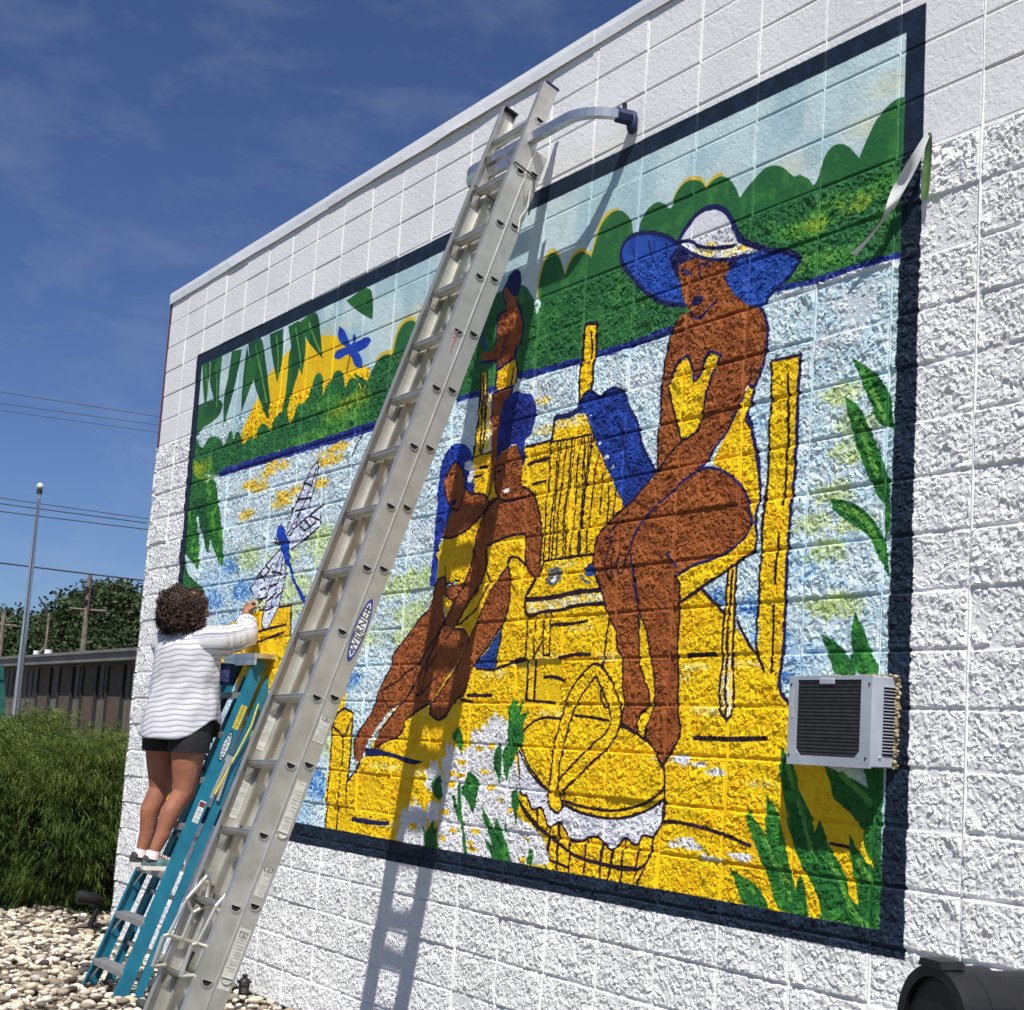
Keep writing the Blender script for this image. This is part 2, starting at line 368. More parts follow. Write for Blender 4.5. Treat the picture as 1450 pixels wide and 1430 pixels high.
# wall coordinates in millimetres: kind | paint | smoothing, stroke width or dab size | x z pairs
MURAL = '''
B|GLOW|0.18,0.073,0.5|-445 4173
B|GLOW|0.182,0.073,0.5|-563 4047
B|GLOW|0.192,0.078,0.5|-1017 3999
B|GLOW|0.473,0.086,0.45|-3946 4050
B|GLOW|0.484,0.088,0.45|-4194 4058
B|GLOW|0.54,0.098,0.45|-5430 4190
P|YEL|1|-6735 3623 -6715 3716 -6598 3860 -6479 3960 -6347 4075 -6136 4163 -5899 4211 -5592 4207 -5314 4162 -5104 4078 -4936 3952 -4759 3843 -4861 3886 -4724 3837 -4748 3695 -4887 3658 -4942 3383
L|RIM|16.1|-1759 4092 -1729 4125 -1678 4148 -1626 4146 -1583 4129 -1556 4103 -1538 4079 -1517 4095 -1480 4108 -1435 4108
L|RIM|18.4|-2859 3878 -2859 3971 -2838 4033 -2803 4076 -2751 4091 -2693 4054
L|RIM|17.7|-2622 3939 -2598 3989 -2550 4028 -2483 4031 -2420 3993 -2402 3979 -2375 4041 -2349 4108 -2288 4158 -2200 4156
L|RIM|25.6|-4454 3884 -4433 3941 -4398 4006 -4338 4046 -4261 4052 -4197 4032
L|RIM|25.9|-4645 3880 -4578 3899 -4517 3897 -4454 3884
P|GRN|1|-376 4103 -412 4107 -462 4093 -512 4062 -551 4012 -585 3959 -600 3932 -627 3960 -661 3995 -711 4022 -755 4023 -787 4001 -813 3956 -838 3906 -858 3895 -873 3920 -909 3947 -944 3965 -970 3966 -992 3983 -1036 4021 -1092 4048 -1150 4054 -1195 4038 -1240 4013 -1276 3991 -1303 3966 -1325 4004 -1357 4049 -1389 4078 -1435 4101 -1480 4101 -1517 4088 -1538 4074 -1555 4099 -1583 4122 -1625 4139 -1690 4144 -1736 4122 -1765 4089 -1779 4059 -1795 4056 -1830 4083 -1887 4109 -1942 4103 -1985 4079 -2016 4038 -2025 3991 -2056 3999 -2081 4066 -2127 4117 -2183 4150 -2250 4157 -2302 4138 -2342 4105 -2348 4098 -2374 4036 -2402 3976 -2428 3995 -2482 4023 -2550 4019 -2597 3981 -2622 3936 -2661 4006 -2692 4049 -2750 4083 -2802 4071 -2834 4027 -2855 3970 -2859 3878 -2840 3849 -2855 3791 -2867 3790 -2874 3813 -2890 3860 -2944 3923 -2994 3966 -3048 3984 -3158 3983 -3254 3992 -3301 3986 -3370 3953 -4127 3949 -4196 4026 -4257 4044 -4329 4039 -4390 4001 -4424 3936 -4446 3883 -4516 3891 -4577 3893 -4644 3872 -4664 3856 -4732 3787 -4804 3696 -4877 3790 -4954 3856 -4746 3768 -4793 3693 -4834 3755 -4926 3817 -4998 3816 -5043 3771 -5075 3833 -5134 3893 -5192 3913 -5255 3904 -5285 3865 -5345 3831 -5377 3769 -5396 3871 -5436 3926 -5485 3950 -5549 3926 -5576 3860 -5631 3790 -5768 3772 -5825 3701 -5879 3669 -5917 3735 -5985 3771 -6060 3772 -6151 3729 -6201 3664 -6247 3702 -6318 3733 -6408 3726 -6470 3650 -6528 3669 -6608 3664 -6682 3632 -6744 3721 -6833 3744 -6869 3695 -6906 3754 -6939 3772 -6989 3744 -7060 3677 -7131 3731 -7261 3777 -7413 3781 -7506 3726 -7690 3831 -7778 3739 -7709 3753 -7706 3557 -7075 3471 -6385 3477 -5503 3464 -4601 3471 -3618 3473 -3234 3470 -2993 3497 -2421 3474 -1740 3486 -1729 3487 -1073 3516 -784 3495 -570 3500 -363 3496
B|GRL|0.515,0.093,0.8|-5068 3475
B|GRL|0.535,0.097,0.8|-5512 3508
B|GRL|0.3,0.074,0.8|-2838 3041
B|GRL|0.241,0.06,0.8|-742 3784
B|GRL|0.243,0.06,0.8|-842 3727
B|GRL|0.232,0.058,0.8|-481 3786
B|GRL|0.242,0.06,0.8|-856 3576
B|GRL|0.526,0.095,0.8|-5256 3711
B|GRL|0.514,0.093,0.8|-5019 3580
B|GRL|0.237,0.059,0.8|-701 3563
B|YG|0.366,0.082,0.7|-5092 3638
B|YG|0.361,0.081,0.7|-4933 3678
B|YG|0.44,0.099,0.7|-7520 3569
B|YG|0.436,0.098,0.7|-7427 3445
B|YG|0.172,0.053,0.7|-842 3727
B|YG|0.166,0.051,0.7|-603 3746
P|WAT|0|-363 3496 -570 3498 -784 3494 -1073 3515 -1729 3485 -1740 3485 -2421 3473 -2993 3496 -3233 3468 -3618 3472 -4601 3469 -5503 3462 -6385 3475 -7074 3469 -7200 3441 -7327 3412 -7432 3221 -7660 3017 -7746 1993 -7827 888 -5137 1083 -365 1057 -410 3503
B|WBL|0.439,0.13,0.85|-6663 2776
B|WBL|0.43,0.127,0.85|-6427 2589
B|WBL|0.449,0.133,0.85|-7012 2544
B|WBL|0.389,0.115,0.85|-5421 1978
B|WBL|0.413,0.122,0.85|-6333 1369
B|WBL|0.366,0.108,0.85|-4928 1305
B|WBL|0.365,0.108,0.85|-4714 1973
B|WBL|0.372,0.11,0.85|-5093 1380
B|WBL|0.356,0.105,0.85|-4555 1606
B|WBL|0.368,0.109,0.85|-4868 1765
B|WBL|0.177,0.072,0.85|-991 2113
B|WBL|0.181,0.073,0.85|-1124 2229
B|WBL|0.174,0.071,0.85|-940 1948
B|WBL|0.187,0.076,0.85|-1347 2268
B|WBL2|0.589,0.227,0.5|-7037 2648
B|WBL2|0.528,0.203,0.5|-6069 1289
B|WBL2|0.495,0.19,0.5|-5360 1152
B|WBL2|0.565,0.217,0.5|-6569 2375
B|WBL2|0.225,0.118,0.5|-826 2027
B|WBL2|0.228,0.12,0.5|-807 2376
B|WBL2|0.243,0.128,0.5|-1088 2965
B|WGR|0.419,0.129,0.8|-4396 2785
B|WGR|0.395,0.121,0.8|-3844 2506
B|WGR|0.454,0.14,0.8|-5403 2421
B|WGR|0.477,0.147,0.8|-5979 2494
B|WGR|0.419,0.129,0.8|-4571 2218
B|WGR|0.444,0.137,0.8|-5052 2753
B|WGR|0.398,0.123,0.8|-4042 2203
B|WGR|0.428,0.132,0.8|-4594 2886
B|WGR|0.385,0.119,0.8|-3662 2343
B|WGR|0.199,0.084,0.8|-551 2886
B|WGR|0.203,0.085,0.8|-650 3010
B|WGR|0.202,0.085,0.8|-777 2536
B|WGR|0.461,0.142,0.8|-5540 2563
B|WGR|0.474,0.146,0.8|-5804 2764
B|WGR|0.44,0.135,0.8|-5011 2533
B|WGR|0.426,0.131,0.8|-4694 2389
B|WGR|0.407,0.125,0.8|-4172 2485
B|WGR|0.397,0.122,0.8|-3978 2318
B|WGR|0.498,0.153,0.8|-6414 2808
B|WGR|0.454,0.14,0.8|-5277 2859
B|WGR|0.418,0.129,0.8|-4444 2542
B|WGR|0.2,0.084,0.8|-668 2633
B|WGR|0.199,0.084,0.8|-601 2786
B|WGR|0.198,0.084,0.8|-694 2422
B|WGR|0.194,0.082,0.8|-608 2205
B|WGR|0.195,0.082,0.8|-551 2516
B|WGR|0.197,0.083,0.8|-721 2210
B|WGR|0.417,0.128,0.8|-4734 1560
B|WYL|0.263,0.063,0.72|-6067 3454
B|WYL|0.259,0.062,0.72|-5935 3390
B|WYL|0.265,0.064,0.72|-6231 3377
B|WYL|0.27,0.065,0.72|-6469 3331
B|WYL|0.245,0.059,0.72|-5223 3392
B|WYL|0.242,0.058,0.72|-5073 3408
B|WYL|0.257,0.062,0.72|-5869 3182
B|WYL|0.253,0.061,0.72|-5667 3193
B|WYL|0.257,0.062,0.72|-5882 3136
B|WYL|0.246,0.059,0.72|-5316 3336
B|WYL|0.246,0.059,0.72|-5322 3201
B|WYL|0.269,0.065,0.72|-6485 3119
B|WYL|0.217,0.052,0.72|-3835 3529
B|WYL|0.267,0.064,0.72|-6335 3291
B|WYL|0.263,0.063,0.72|-6117 3412
B|WYL|0.243,0.058,0.72|-5162 3339
B|WHT|0.369,0.122,0.5|-3200 3276
B|WHT|0.356,0.117,0.5|-2805 3361
B|WHT|0.323,0.106,0.5|-1973 3290
B|WHT|0.275,0.09,0.5|-700 3238
B|WHT|0.272,0.09,0.5|-592 3354
B|WHT|0.556,0.134,0.5|-4258 3019
B|WHT|0.536,0.129,0.5|-3962 2749
L|BNK|19.7|-363 3494 -570 3498 -784 3495 -1073 3514
L|BNK|23.0|-1729 3485 -2210 3463
L|BNK|23.2|-1740 3483 -2021 3473 -2303 3478
L|BNK|24.9|-2416 3469 -2668 3481 -2885 3485
L|BNK|29.3|-2993 3497 -2835 3482
L|BNK|26.9|-3233 3468 -3618 3473
L|BNK|30.4|-4553 3472 -4888 3481
L|BNK|42.9|-4601 3469 -5504 3469 -6385 3477 -7076 3477
L|WHT|11.3|-387 3468 -611 3479 -805 3468 -1058 3476
P|GRD|1|-7736 4048 -7539 4075 -7353 4068 -7212 4040 -7159 4003 -7203 3943 -7373 3901 -7552 3882 -7677 3841 -7751 3945
P|GRD|1|-7683 4401 -7527 4402 -7508 4300 -7521 4129 -7513 3996 -7583 4128 -7643 4265
P|GRD|1|-7511 4399 -7268 4394 -7268 4235 -7260 4053 -7274 3954 -7375 4094 -7478 4226
P|GRD|1|-7077 4392 -6881 4372 -6893 4302 -6944 4135 -7032 3961 -7108 3816 -7151 4069 -7112 4174
P|GRD|1|-6784 4379 -6642 4148 -6604 4098 -6782 3884 -6801 4001 -6804 4231
P|GRD|1|-6765 4390 -6533 4387 -6424 4216 -6309 3984 -6248 3848 -6236 3747 -6385 3859 -6547 4024 -6683 4209
P|GRD|1|-6374 4381 -6143 4376 -6117 4160 -6164 3996 -6256 4133 -6327 4262
P|GRD|1|-5965 4234 -5815 4033 -5867 3931 -5917 3816 -5940 3728 -6005 3748 -6003 3882 -5997 4035 -6000 4169
P|GRD|1|-6055 4374 -5832 4356 -5735 4190 -5752 3980 -5854 4081 -5973 4215
P|GRD|1|-5847 4370 -5601 4372 -5511 4226 -5445 4036 -5575 4119 -5736 4230
L|GRL|16.5|-7611 4364 -7520 4187 -7526 4050
L|GRL|16.3|-7392 4348 -7314 4152 -7292 4013
L|GRL|15.2|-6617 4338 -6456 4094 -6318 3881
L|GRL|15.0|-6249 4342 -6188 4173 -6171 4044
L|GRL|14.5|-5923 4329 -5826 4147 -5769 4015
L|GRL|14.3|-5708 4326 -5575 4179 -5477 4081
P|GRD|1|-5157 4360 -4814 4356 -4753 4230 -4749 4151 -4891 4213 -5050 4294
P|GRN|1|-7716 3593 -7448 3526 -7333 3435 -7203 3453 -7084 3330 -6982 3124 -6870 2815 -6888 2773 -7053 2903 -7167 3010 -7166 2912 -7200 2903 -7323 3034 -7458 3202 -7499 3183 -7434 3110 -7360 2882 -7359 2783 -7528 2872 -7617 2912 -7671 2939 -7757 3139
P|GRM|1|-7333 3435 -7203 3453 -7084 3330 -6976 3123 -6870 2815 -6888 2773 -7053 2903 -7167 3010 -7276 3206
P|GRD|1|-7718 3478 -7330 3423 -7287 3252 -7158 2998 -7200 2903 -7323 3034 -7458 3202 -7609 3307
P|GRM|1|-7718 3295 -7543 3232 -7450 3111 -7357 2882 -7363 2783 -7528 2872 -7674 2950 -7744 3092
P|GRN|1|-7834 2643 -7812 2801 -7668 2927 -7577 2786 -7324 2682 -7153 2596 -7157 2553 -7429 2610
P|YG|1|-7649 3642 -7393 3554 -7399 3453 -7641 3549
P|BLU|1|-5224 4208 -5140 4160 -5075 4091 -5041 4052 -5006 4059 -5013 4098 -4994 4109 -4965 4084 -4974 4053 -4872 4054 -4885 4061 -4781 4046 -4745 4020 -4792 3992 -4933 3981 -4908 3970 -4860 3928 -4843 3888 -4853 3865 -4947 3897 -5011 3965 -5068 3993 -5194 3985 -5268 4008 -5258 4040 -5185 4050 -5099 4046 -5193 4095 -5236 4152
L|BST|11.3|-5035 3987 -5069 3856
P|YEL|0|-7153 2269 -6569 2375 -6133 2435 -5592 2443 -5579 2113 -5639 1867 -5861 1525 -6165 1446 -6414 1984 -6911 2137
P|YEL|0|-7748 997 -7764 1387 -6961 1515 -7083 1065
L|LIN|11.3|-5592 2443 -5579 2113 -5639 1867 -5861 1525
L|LIN|11.6|-6133 2435 -5592 2443
L|LIN|11.9|-6663 2221 -6172 2285 -5656 2323
L|LIN|11.9|-6702 2163 -6157 2218 -5679 2274
L|LIN|12.0|-6384 2128 -6401 1984
P|WNG|1|-5783 2943 -5723 3055 -5623 3143 -5549 3232 -5473 3310 -5380 3351 -5356 3305 -5395 3195 -5433 3104 -5458 3058 -5248 3061 -5282 3013 -5251 2963 -5286 2919 -5389 2881 -5518 2849 -5672 2808 -5738 2901
P|WNG|1|-5866 2823 -6023 2755 -6182 2676 -6318 2593 -6169 2505 -6046 2518 -6052 2430 -6065 2351 -5999 2300 -5888 2354 -5793 2477 -5746 2619 -5734 2745
L|LIN|10.1|-5783 2943 -5723 3055 -5623 3143 -5549 3232 -5473 3310 -5380 3351 -5356 3305 -5395 3195 -5433 3104 -5458 3058
L|LIN|10.0|-5738 2901 -5631 2950 -5500 2986 -5372 3021 -5248 3061 -5282 3013 -5251 2963 -5286 2919 -5389 2881 -5518 2849 -5672 2808
L|LIN|10.2|-5767 2922 -5641 2999 -5564 3079 -5469 3175 -5383 3308
L|LIN|10.1|-5549 3232 -5429 3199
L|LIN|10.1|-5621 3133 -5437 3123
L|LIN|10.2|-5677 3061 -5515 3059
L|LIN|10.0|-5500 2986 -5399 2929 -5389 2881
L|LIN|10.0|-5562 2953 -5487 2918 -5316 2959
L|LIN|9.9|-5414 3006 -5273 2965
L|LIN|10.2|-5564 3079 -5633 2959
L|LIN|10.5|-5866 2823 -6023 2755 -6182 2676 -6318 2593 -6256 2549
L|LIN|10.5|-6134 2573 -6059 2579 -6023 2527 -6139 2483
L|LIN|10.5|-6169 2505 -6021 2517
L|LIN|10.3|-5835 2791 -5910 2688 -5986 2584 -6033 2459 -6065 2351 -5999 2300 -5888 2354 -5793 2477 -5746 2619 -5742 2745
L|LIN|10.3|-5806 2769 -5846 2616 -5919 2502 -5943 2386
L|LIN|10.5|-6067 2728 -5985 2693 -6054 2668 -6177 2655
L|LIN|10.3|-5986 2584 -5867 2597
L|LIN|10.3|-6015 2487 -5854 2538
L|LIN|10.3|-6027 2429 -5907 2443
L|LIN|10.3|-5958 2681 -5808 2662
L|LIN|10.5|-6156 2674 -6070 2629
L|LIN|10.4|-5946 2740 -6008 2685
L|LIN|10.2|-5870 2500 -5759 2543
P|BLU|1|-5951 2938 -5935 2977 -5877 2989 -5823 2962 -5775 2904 -5730 2861 -5706 2801 -5760 2776 -5839 2811 -5889 2874
P|BLU|1|-5840 2816 -5712 2796 -5650 2700 -5560 2599 -5454 2526 -5364 2437 -5368 2409 -5414 2440 -5496 2510 -5593 2591 -5696 2694 -5780 2758
L|LIN|9.4|-5889 2874 -5719 2865
L|LIN|9.5|-5976 2881 -5885 2859 -5970 2910
L|LIN|10.9|-4719 3472 -4807 3402 -4875 3329
P|BLU|1|-4552 2840 -4526 2799 -4590 2725 -4660 2677 -4676 2714 -4621 2789
P|YEL|0|-4842 1055 -4861 1308 -4856 1806 -4722 1911 -4594 1359 -4443 1486 -4064 1813 -3499 2261 -3443 2931 -3405 3127 -3206 3129 -2867 3112 -2643 3113 -1943 2962 -1769 2752 -1594 2430 -1419 2319 -1278 2215 -1056 2029 -929 1902 -866 1846 -671 1649 -452 1595 -379 1574 -355 1046 -1298 1031 -2910 1009
B|CRM|0.235,0.038,0.7|-3040 3106
B|CRM|0.228,0.037,0.7|-2719 3170
B|CRM|0.231,0.037,0.7|-2801 3324
B|CRM|0.325,0.039,0.7|-3580 1781
B|CRM|0.341,0.04,0.7|-4136 1482
B|CRM|0.326,0.039,0.7|-3687 1464
B|CRM|0.322,0.038,0.7|-3425 2001
B|CRM|0.226,0.037,0.7|-3034 1980
B|CRM|0.22,0.036,0.7|-2777 2028
B|CRM|0.202,0.033,0.7|-2018 2049
B|CRM|0.189,0.031,0.7|-1554 1952
B|CRM|0.187,0.03,0.7|-1440 1995
B|CRM|0.188,0.031,0.7|-1622 1614
B|CRM|0.21,0.034,0.7|-2309 2184
B|CRM|0.182,0.03,0.7|-1313 1809
B|CRM|0.332,0.039,0.7|-3960 1168
B|CRM|0.328,0.039,0.7|-3812 1253
B|CRM|0.184,0.03,0.7|-1358 1822
B|CRM|0.211,0.034,0.7|-2502 1794
B|CRM|0.214,0.035,0.7|-2531 2058
B|CRM|0.179,0.029,0.7|-1130 2005
B|CRM|0.216,0.035,0.7|-2459 2489
B|CRM|0.173,0.028,0.7|-1016 1542
P|YEL|0|-4839 1078 -4836 1277 -4842 1485 -4839 1687 -4823 1729 -4714 1793 -4584 1770 -4583 1630 -4582 1495 -4589 1359 -4565 1098
L|LIN|11.5|-4840 1085 -4836 1277 -4842 1485 -4839 1687 -4823 1729 -4714 1793 -4584 1770 -4583 1630 -4577 1495 -4593 1386 -4592 1291 -4588 1211
L|LIN|11.5|-4831 1687 -4745 1654 -4692 1628 -4613 1712 -4587 1739
L|LIN|11.4|-4692 1628 -4672 1532 -4686 1422 -4683 1320 -4696 1217 -4704 1088
L|LIN|11.2|-4592 1379 -4516 1430 -4443 1486
L|LIN|10.9|-4501 1173 -4349 1164 -4203 1168 -4034 1178
L|NAV|19.4|-4501 1170 -4203 1170 -4035 1179
P|NAV|1|-4398 1575 -4272 1575 -4039 1554 -3845 1535 -3697 1525 -3800 1505 -3979 1524 -4121 1538 -4389 1527
L|LIN|10.0|-4427 1527 -4498 1457
L|LIN|12.4|-3296 1875 -3047 1876
L|LIN|10.8|-3353 1852 -3246 1843
L|LIN|11.5|-2535 2208 -2385 2208 -2251 2217
L|LIN|13.0|-2458 2053 -2331 2064 -2207 2063
L|LIN|11.6|-2589 1963 -2518 1965 -2396 1945
L|LIN|11.6|-1495 2047 -1321 2048
L|LIN|14.0|-1429 1707 -1287 1708 -1168 1709 -993 1717
L|LIN|11.2|-1607 1358 -1503 1362 -1348 1352 -1199 1334 -1056 1304
L|LIN|14.2|-2845 3019 -2759 3026 -2663 3025
L|LIN|10.6|-2789 2911 -2683 2916
L|LIN|15.0|-3328 3059 -3256 3057
L|LIN|11.3|-3383 3016 -3286 3017
L|LIN|10.0|-2677 1851 -2484 1843
L|LIN|11.7|-1501 2041 -1376 2048
L|LIN|11.4|-1431 1706 -1350 1709
L|LIN|8.7|-612 1350 -518 1344
L|LIN|10.3|-2908 2037 -2822 2050 -2747 2052
L|LIN|10.4|-3035 2005 -2926 2025 -2752 2051
L|LIN|11.6|-2525 2208 -2366 2210
L|LIN|11.3|-3404 3126 -3320 3134 -3206 3129
L|LIN|10.7|-2872 3112 -2769 3110 -2642 3113
B|WHT|0.112,0.026,1|-1458 1291
B|WHT|0.113,0.026,1|-1505 1269
B|WHT|0.111,0.026,1|-1399 1272
B|WHT|0.109,0.025,1|-1283 1236
B|WHT|0.114,0.026,1|-1499 1619
B|WHT|0.113,0.026,1|-1401 1599
B|WHT|0.111,0.025,1|-1286 1574
B|WHT|0.106,0.025,1|-1105 1257
P|DBL|0|-3256 2022 -3133 2095 -3055 2160 -2991 2214 -3002 2137 -3027 2049 -3042 2001 -3165 2006
L|LIN|8.8|-2991 2214 -3002 2137 -3027 2049 -3042 2001 -3224 2011
P|YEL|0|-3387 3579 -3325 3574 -3317 3464 -3313 3292 -3375 3301 -3376 3449
P|YEL|0|-3375 3457 -3306 3446 -3316 3285 -3320 3134 -3404 3126 -3386 3264
P|CRM|0|-3300 3445 -3245 3436 -3230 3273 -3218 3134 -3308 3133 -3303 3284
L|LIN|11.5|-3387 3579 -3376 3449 -3375 3301
L|LIN|11.4|-3325 3574 -3314 3464 -3311 3311
L|LIN|11.5|-3366 3562 -3345 3443 -3346 3316
L|LIN|11.4|-3374 3454 -3386 3264 -3401 3119
L|LIN|11.4|-3331 3447 -3340 3289 -3333 3142
L|LIN|11.3|-3300 3441 -3303 3284 -3314 3134
P|YEL|0|-2408 3637 -2318 3627 -2313 3449 -2319 3301 -2409 3259 -2427 3262 -2419 3457
L|LIN|13.9|-2408 3637 -2419 3457 -2426 3256
L|LIN|13.7|-2318 3627 -2313 3449 -2319 3301
L|LIN|10.3|-2359 3596 -2349 3542 -2354 3445
L|LIN|13.9|-2409 3646 -2319 3634
P|YEL|0|-1044 3214 -880 3210 -887 3041 -888 2775 -904 2520 -904 2388 -911 2084 -922 1902 -871 1850 -972 1933 -1033 1987 -1064 2041 -1064 2282 -1060 2676 -1053 2795 -1050 3116
L|LIN|10.1|-1044 3214 -880 3210
L|LIN|10.0|-1044 3214 -1044 3034 -1050 2795 -1054 2534
L|LIN|9.8|-1060 2676 -1064 2321 -1065 2041 -1021 1979
L|LIN|9.9|-947 3146 -937 2938 -939 2781 -945 2625
L|LIN|9.7|-962 2509 -973 2316
L|LIN|9.6|-979 2231 -981 2085 -976 1971
L|BLN|14.0|-880 3210 -887 3041 -888 2775 -901 2528
L|BLN|13.6|-905 2504 -914 2183 -916 2031 -925 1902 -868 1850
L|BLN|13.0|-1179 3014 -1142 2919 -1104 2801 -1102 2681 -1112 2562
P|YEL|0|-1180 3141 -1152 3124 -1152 3062 -1156 3115 -1162 3067 -1191 3016 -1153 2937 -1125 2848 -1106 2774 -1090 2664 -1104 2599 -1101 2557 -1093 2503 -1107 2451 -1195 2416 -1267 2384 -1358 2347 -1424 2324 -1548 2277 -1572 2268 -1592 2392 -1602 2381 -1414 2443 -1186 2547 -1207 2725 -1396 2846 -1224 3096 -1227 3080
L|BLN|11.5|-1148 3126 -1162 3067 -1191 3016 -1153 2937 -1125 2848 -1106 2774 -1090 2664 -1104 2599 -1101 2557 -1093 2503 -1107 2451
L|BLN|11.8|-1180 3141 -1151 3120 -1157 3063
L|LIN|11.6|-1107 2451 -1195 2419 -1267 2387 -1358 2351 -1424 2327 -1548 2277
L|LIN|11.9|-1418 2322 -1553 2273 -1572 2265
L|LIN|11.6|-1423 2319 -1367 2274 -1277 2215
L|LIN|11.2|-1196 2179 -1133 2103 -1057 2029
L|LIN|8.3|-1057 2029 -1018 1973
P|CRM|0|-1260 2386 -1212 2398 -1218 2224 -1212 2016 -1204 1811 -1232 1784 -1268 1810 -1280 2024 -1277 2215
P|YEL|0|-1260 2386 -1212 2398 -1218 2224 -1212 2016 -1217 1987 -1228 2046 -1245 2023 -1273 2023 -1277 2215
L|LIN|10.0|-1260 2383 -1273 2215 -1277 2023 -1272 1822 -1232 1784 -1206 1805 -1212 2016 -1215 2224 -1212 2398
L|LIN|10.0|-1234 2381 -1245 2214 -1247 1987 -1239 1810
P|TWL|1|-2433 3257 -2410 3270 -2325 3305 -2300 3298 -2262 3264 -2224 3263 -2169 3285 -2113 3281 -2054 3247 -2002 3172 -1941 3098 -1897 2994 -1837 2917 -1787 2855 -1873 2779 -1957 2732 -2007 2723 -2110 2853 -2224 2991 -2288 3098 -2346 3188 -2363 3200 -2444 3218 -2474 3217
L|NAV|11.4|-2243 3261 -2169 3285 -2113 3281 -2054 3247 -2002 3172 -1941 3098 -1897 2994 -1837 2917 -1787 2855
L|NAV|11.9|-2433 3257 -2410 3270 -2325 3305 -2283 3278 -2243 3261
L|NAV|11.7|-2363 3200 -2294 3093 -2247 3014 -2150 2896
L|NAV|11.4|-2058 3087 -2029 2974 -1974 2875
L|NAV|11.5|-2098 3121 -2047 3069
B|WHT|0.025,0.013,1|-2318 3187
B|WHT|0.025,0.013,1|-2226 3039
B|WHT|0.025,0.013,1|-2166 2965
B|WHT|0.024,0.013,1|-2115 2914
P|YEL|0|-2626 3211 -2362 3203 -2297 3091 -2013 2727 -2225 2529 -2653 2522 -2650 2634 -2652 2925 -2650 3076 -2630 3106
P|CRM|0|-2626 3211 -2362 3203 -2332 3147 -2626 3161
L|LIN|8.4|-2632 3212 -2630 3106 -2650 3076 -2650 2924 -2653 2750 -2650 2634 -2653 2522
L|LIN|8.3|-2641 3103 -2516 3098 -2307 3096
L|LIN|8.3|-2582 3094 -2592 2947 -2597 2802 -2612 2660 -2607 2525
L|LIN|8.3|-2562 3097 -2578 2916 -2580 2743 -2581 2526
L|LIN|8.2|-2511 3097 -2529 2939 -2544 2797 -2546 2529
L|LIN|8.2|-2470 3094 -2480 2905 -2492 2735 -2489 2522
L|LIN|8.2|-2440 3094 -2465 2903 -2477 2733 -2469 2523
L|LIN|8.1|-2385 3092 -2404 2896 -2406 2726 -2409 2525
L|LIN|8.1|-2331 3090 -2352 2918 -2346 2721 -2355 2526
L|LIN|8.0|-2311 3090 -2325 2887 -2332 2719 -2341 2528
L|LIN|8.1|-2293 3088 -2314 3012 -2304 2909
L|LIN|8.0|-2286 3077 -2310 2890 -2340 2718 -2334 2537
L|LIN|8.0|-2235 2986 -2263 2850 -2276 2678 -2279 2533
L|LIN|7.9|-2185 2903 -2194 2808 -2195 2705
L|LIN|7.8|-2134 2856 -2130 2760 -2137 2651
L|LIN|7.8|-2077 2802 -2081 2727 -2094 2681
L|LIN|8.1|-2367 3088 -2334 2893 -2343 2684
L|LIN|8.1|-2648 2521 -2524 2522 -2394 2521 -2230 2525
L|LIN|8.0|-2643 2520 -2489 2524 -2340 2524 -2220 2521
L|NAV|20.8|-2623 3219 -2546 3217 -2464 3218 -2406 3235
L|LIN|12.3|-2627 3208 -2637 3154 -2642 3104
P|CRM|0|-2774 2329 -2519 2334 -2142 2347 -2114 2303 -2221 2294 -2493 2279 -2757 2276
L|LIN|9.7|-2643 2520 -2669 2479 -2710 2424 -2749 2386 -2782 2347
L|LIN|16.7|-2781 2340 -2520 2342 -2362 2354 -2143 2355
L|LIN|13.4|-2782 2347 -2785 2312 -2762 2270 -2615 2276 -2492 2276 -2355 2290 -2220 2292 -2104 2291
L|LIN|8.9|-2749 2267 -2744 2104 -2724 1859
L|LIN|8.8|-2674 2270 -2670 2102 -2663 1859
L|LIN|8.7|-2602 2273 -2591 2064 -2538 2068 -2544 2270
L|LIN|8.1|-2599 2134 -2659 2073
L|LIN|8.9|-2082 2227 -2093 2089 -2094 2001
L|LIN|8.8|-2746 2096 -2737 1854 -2670 1851 -2677 2095
L|LIN|7.5|-2100 1904 -2102 1864 -2082 1831 -2047 1825
P|GRY|1|-2613 2441 -2597 2480 -2535 2484 -2494 2473 -2483 2422 -2551 2395 -2604 2412
B|WHT|0.042,0.026,1|-2551 2426
P|DBL|1|-2249 2479 -2209 2482 -2208 2427 -2243 2421 -2283 2434 -2294 2454
L|GRY|13.1|-2311 2428 -2280 2404 -2240 2391
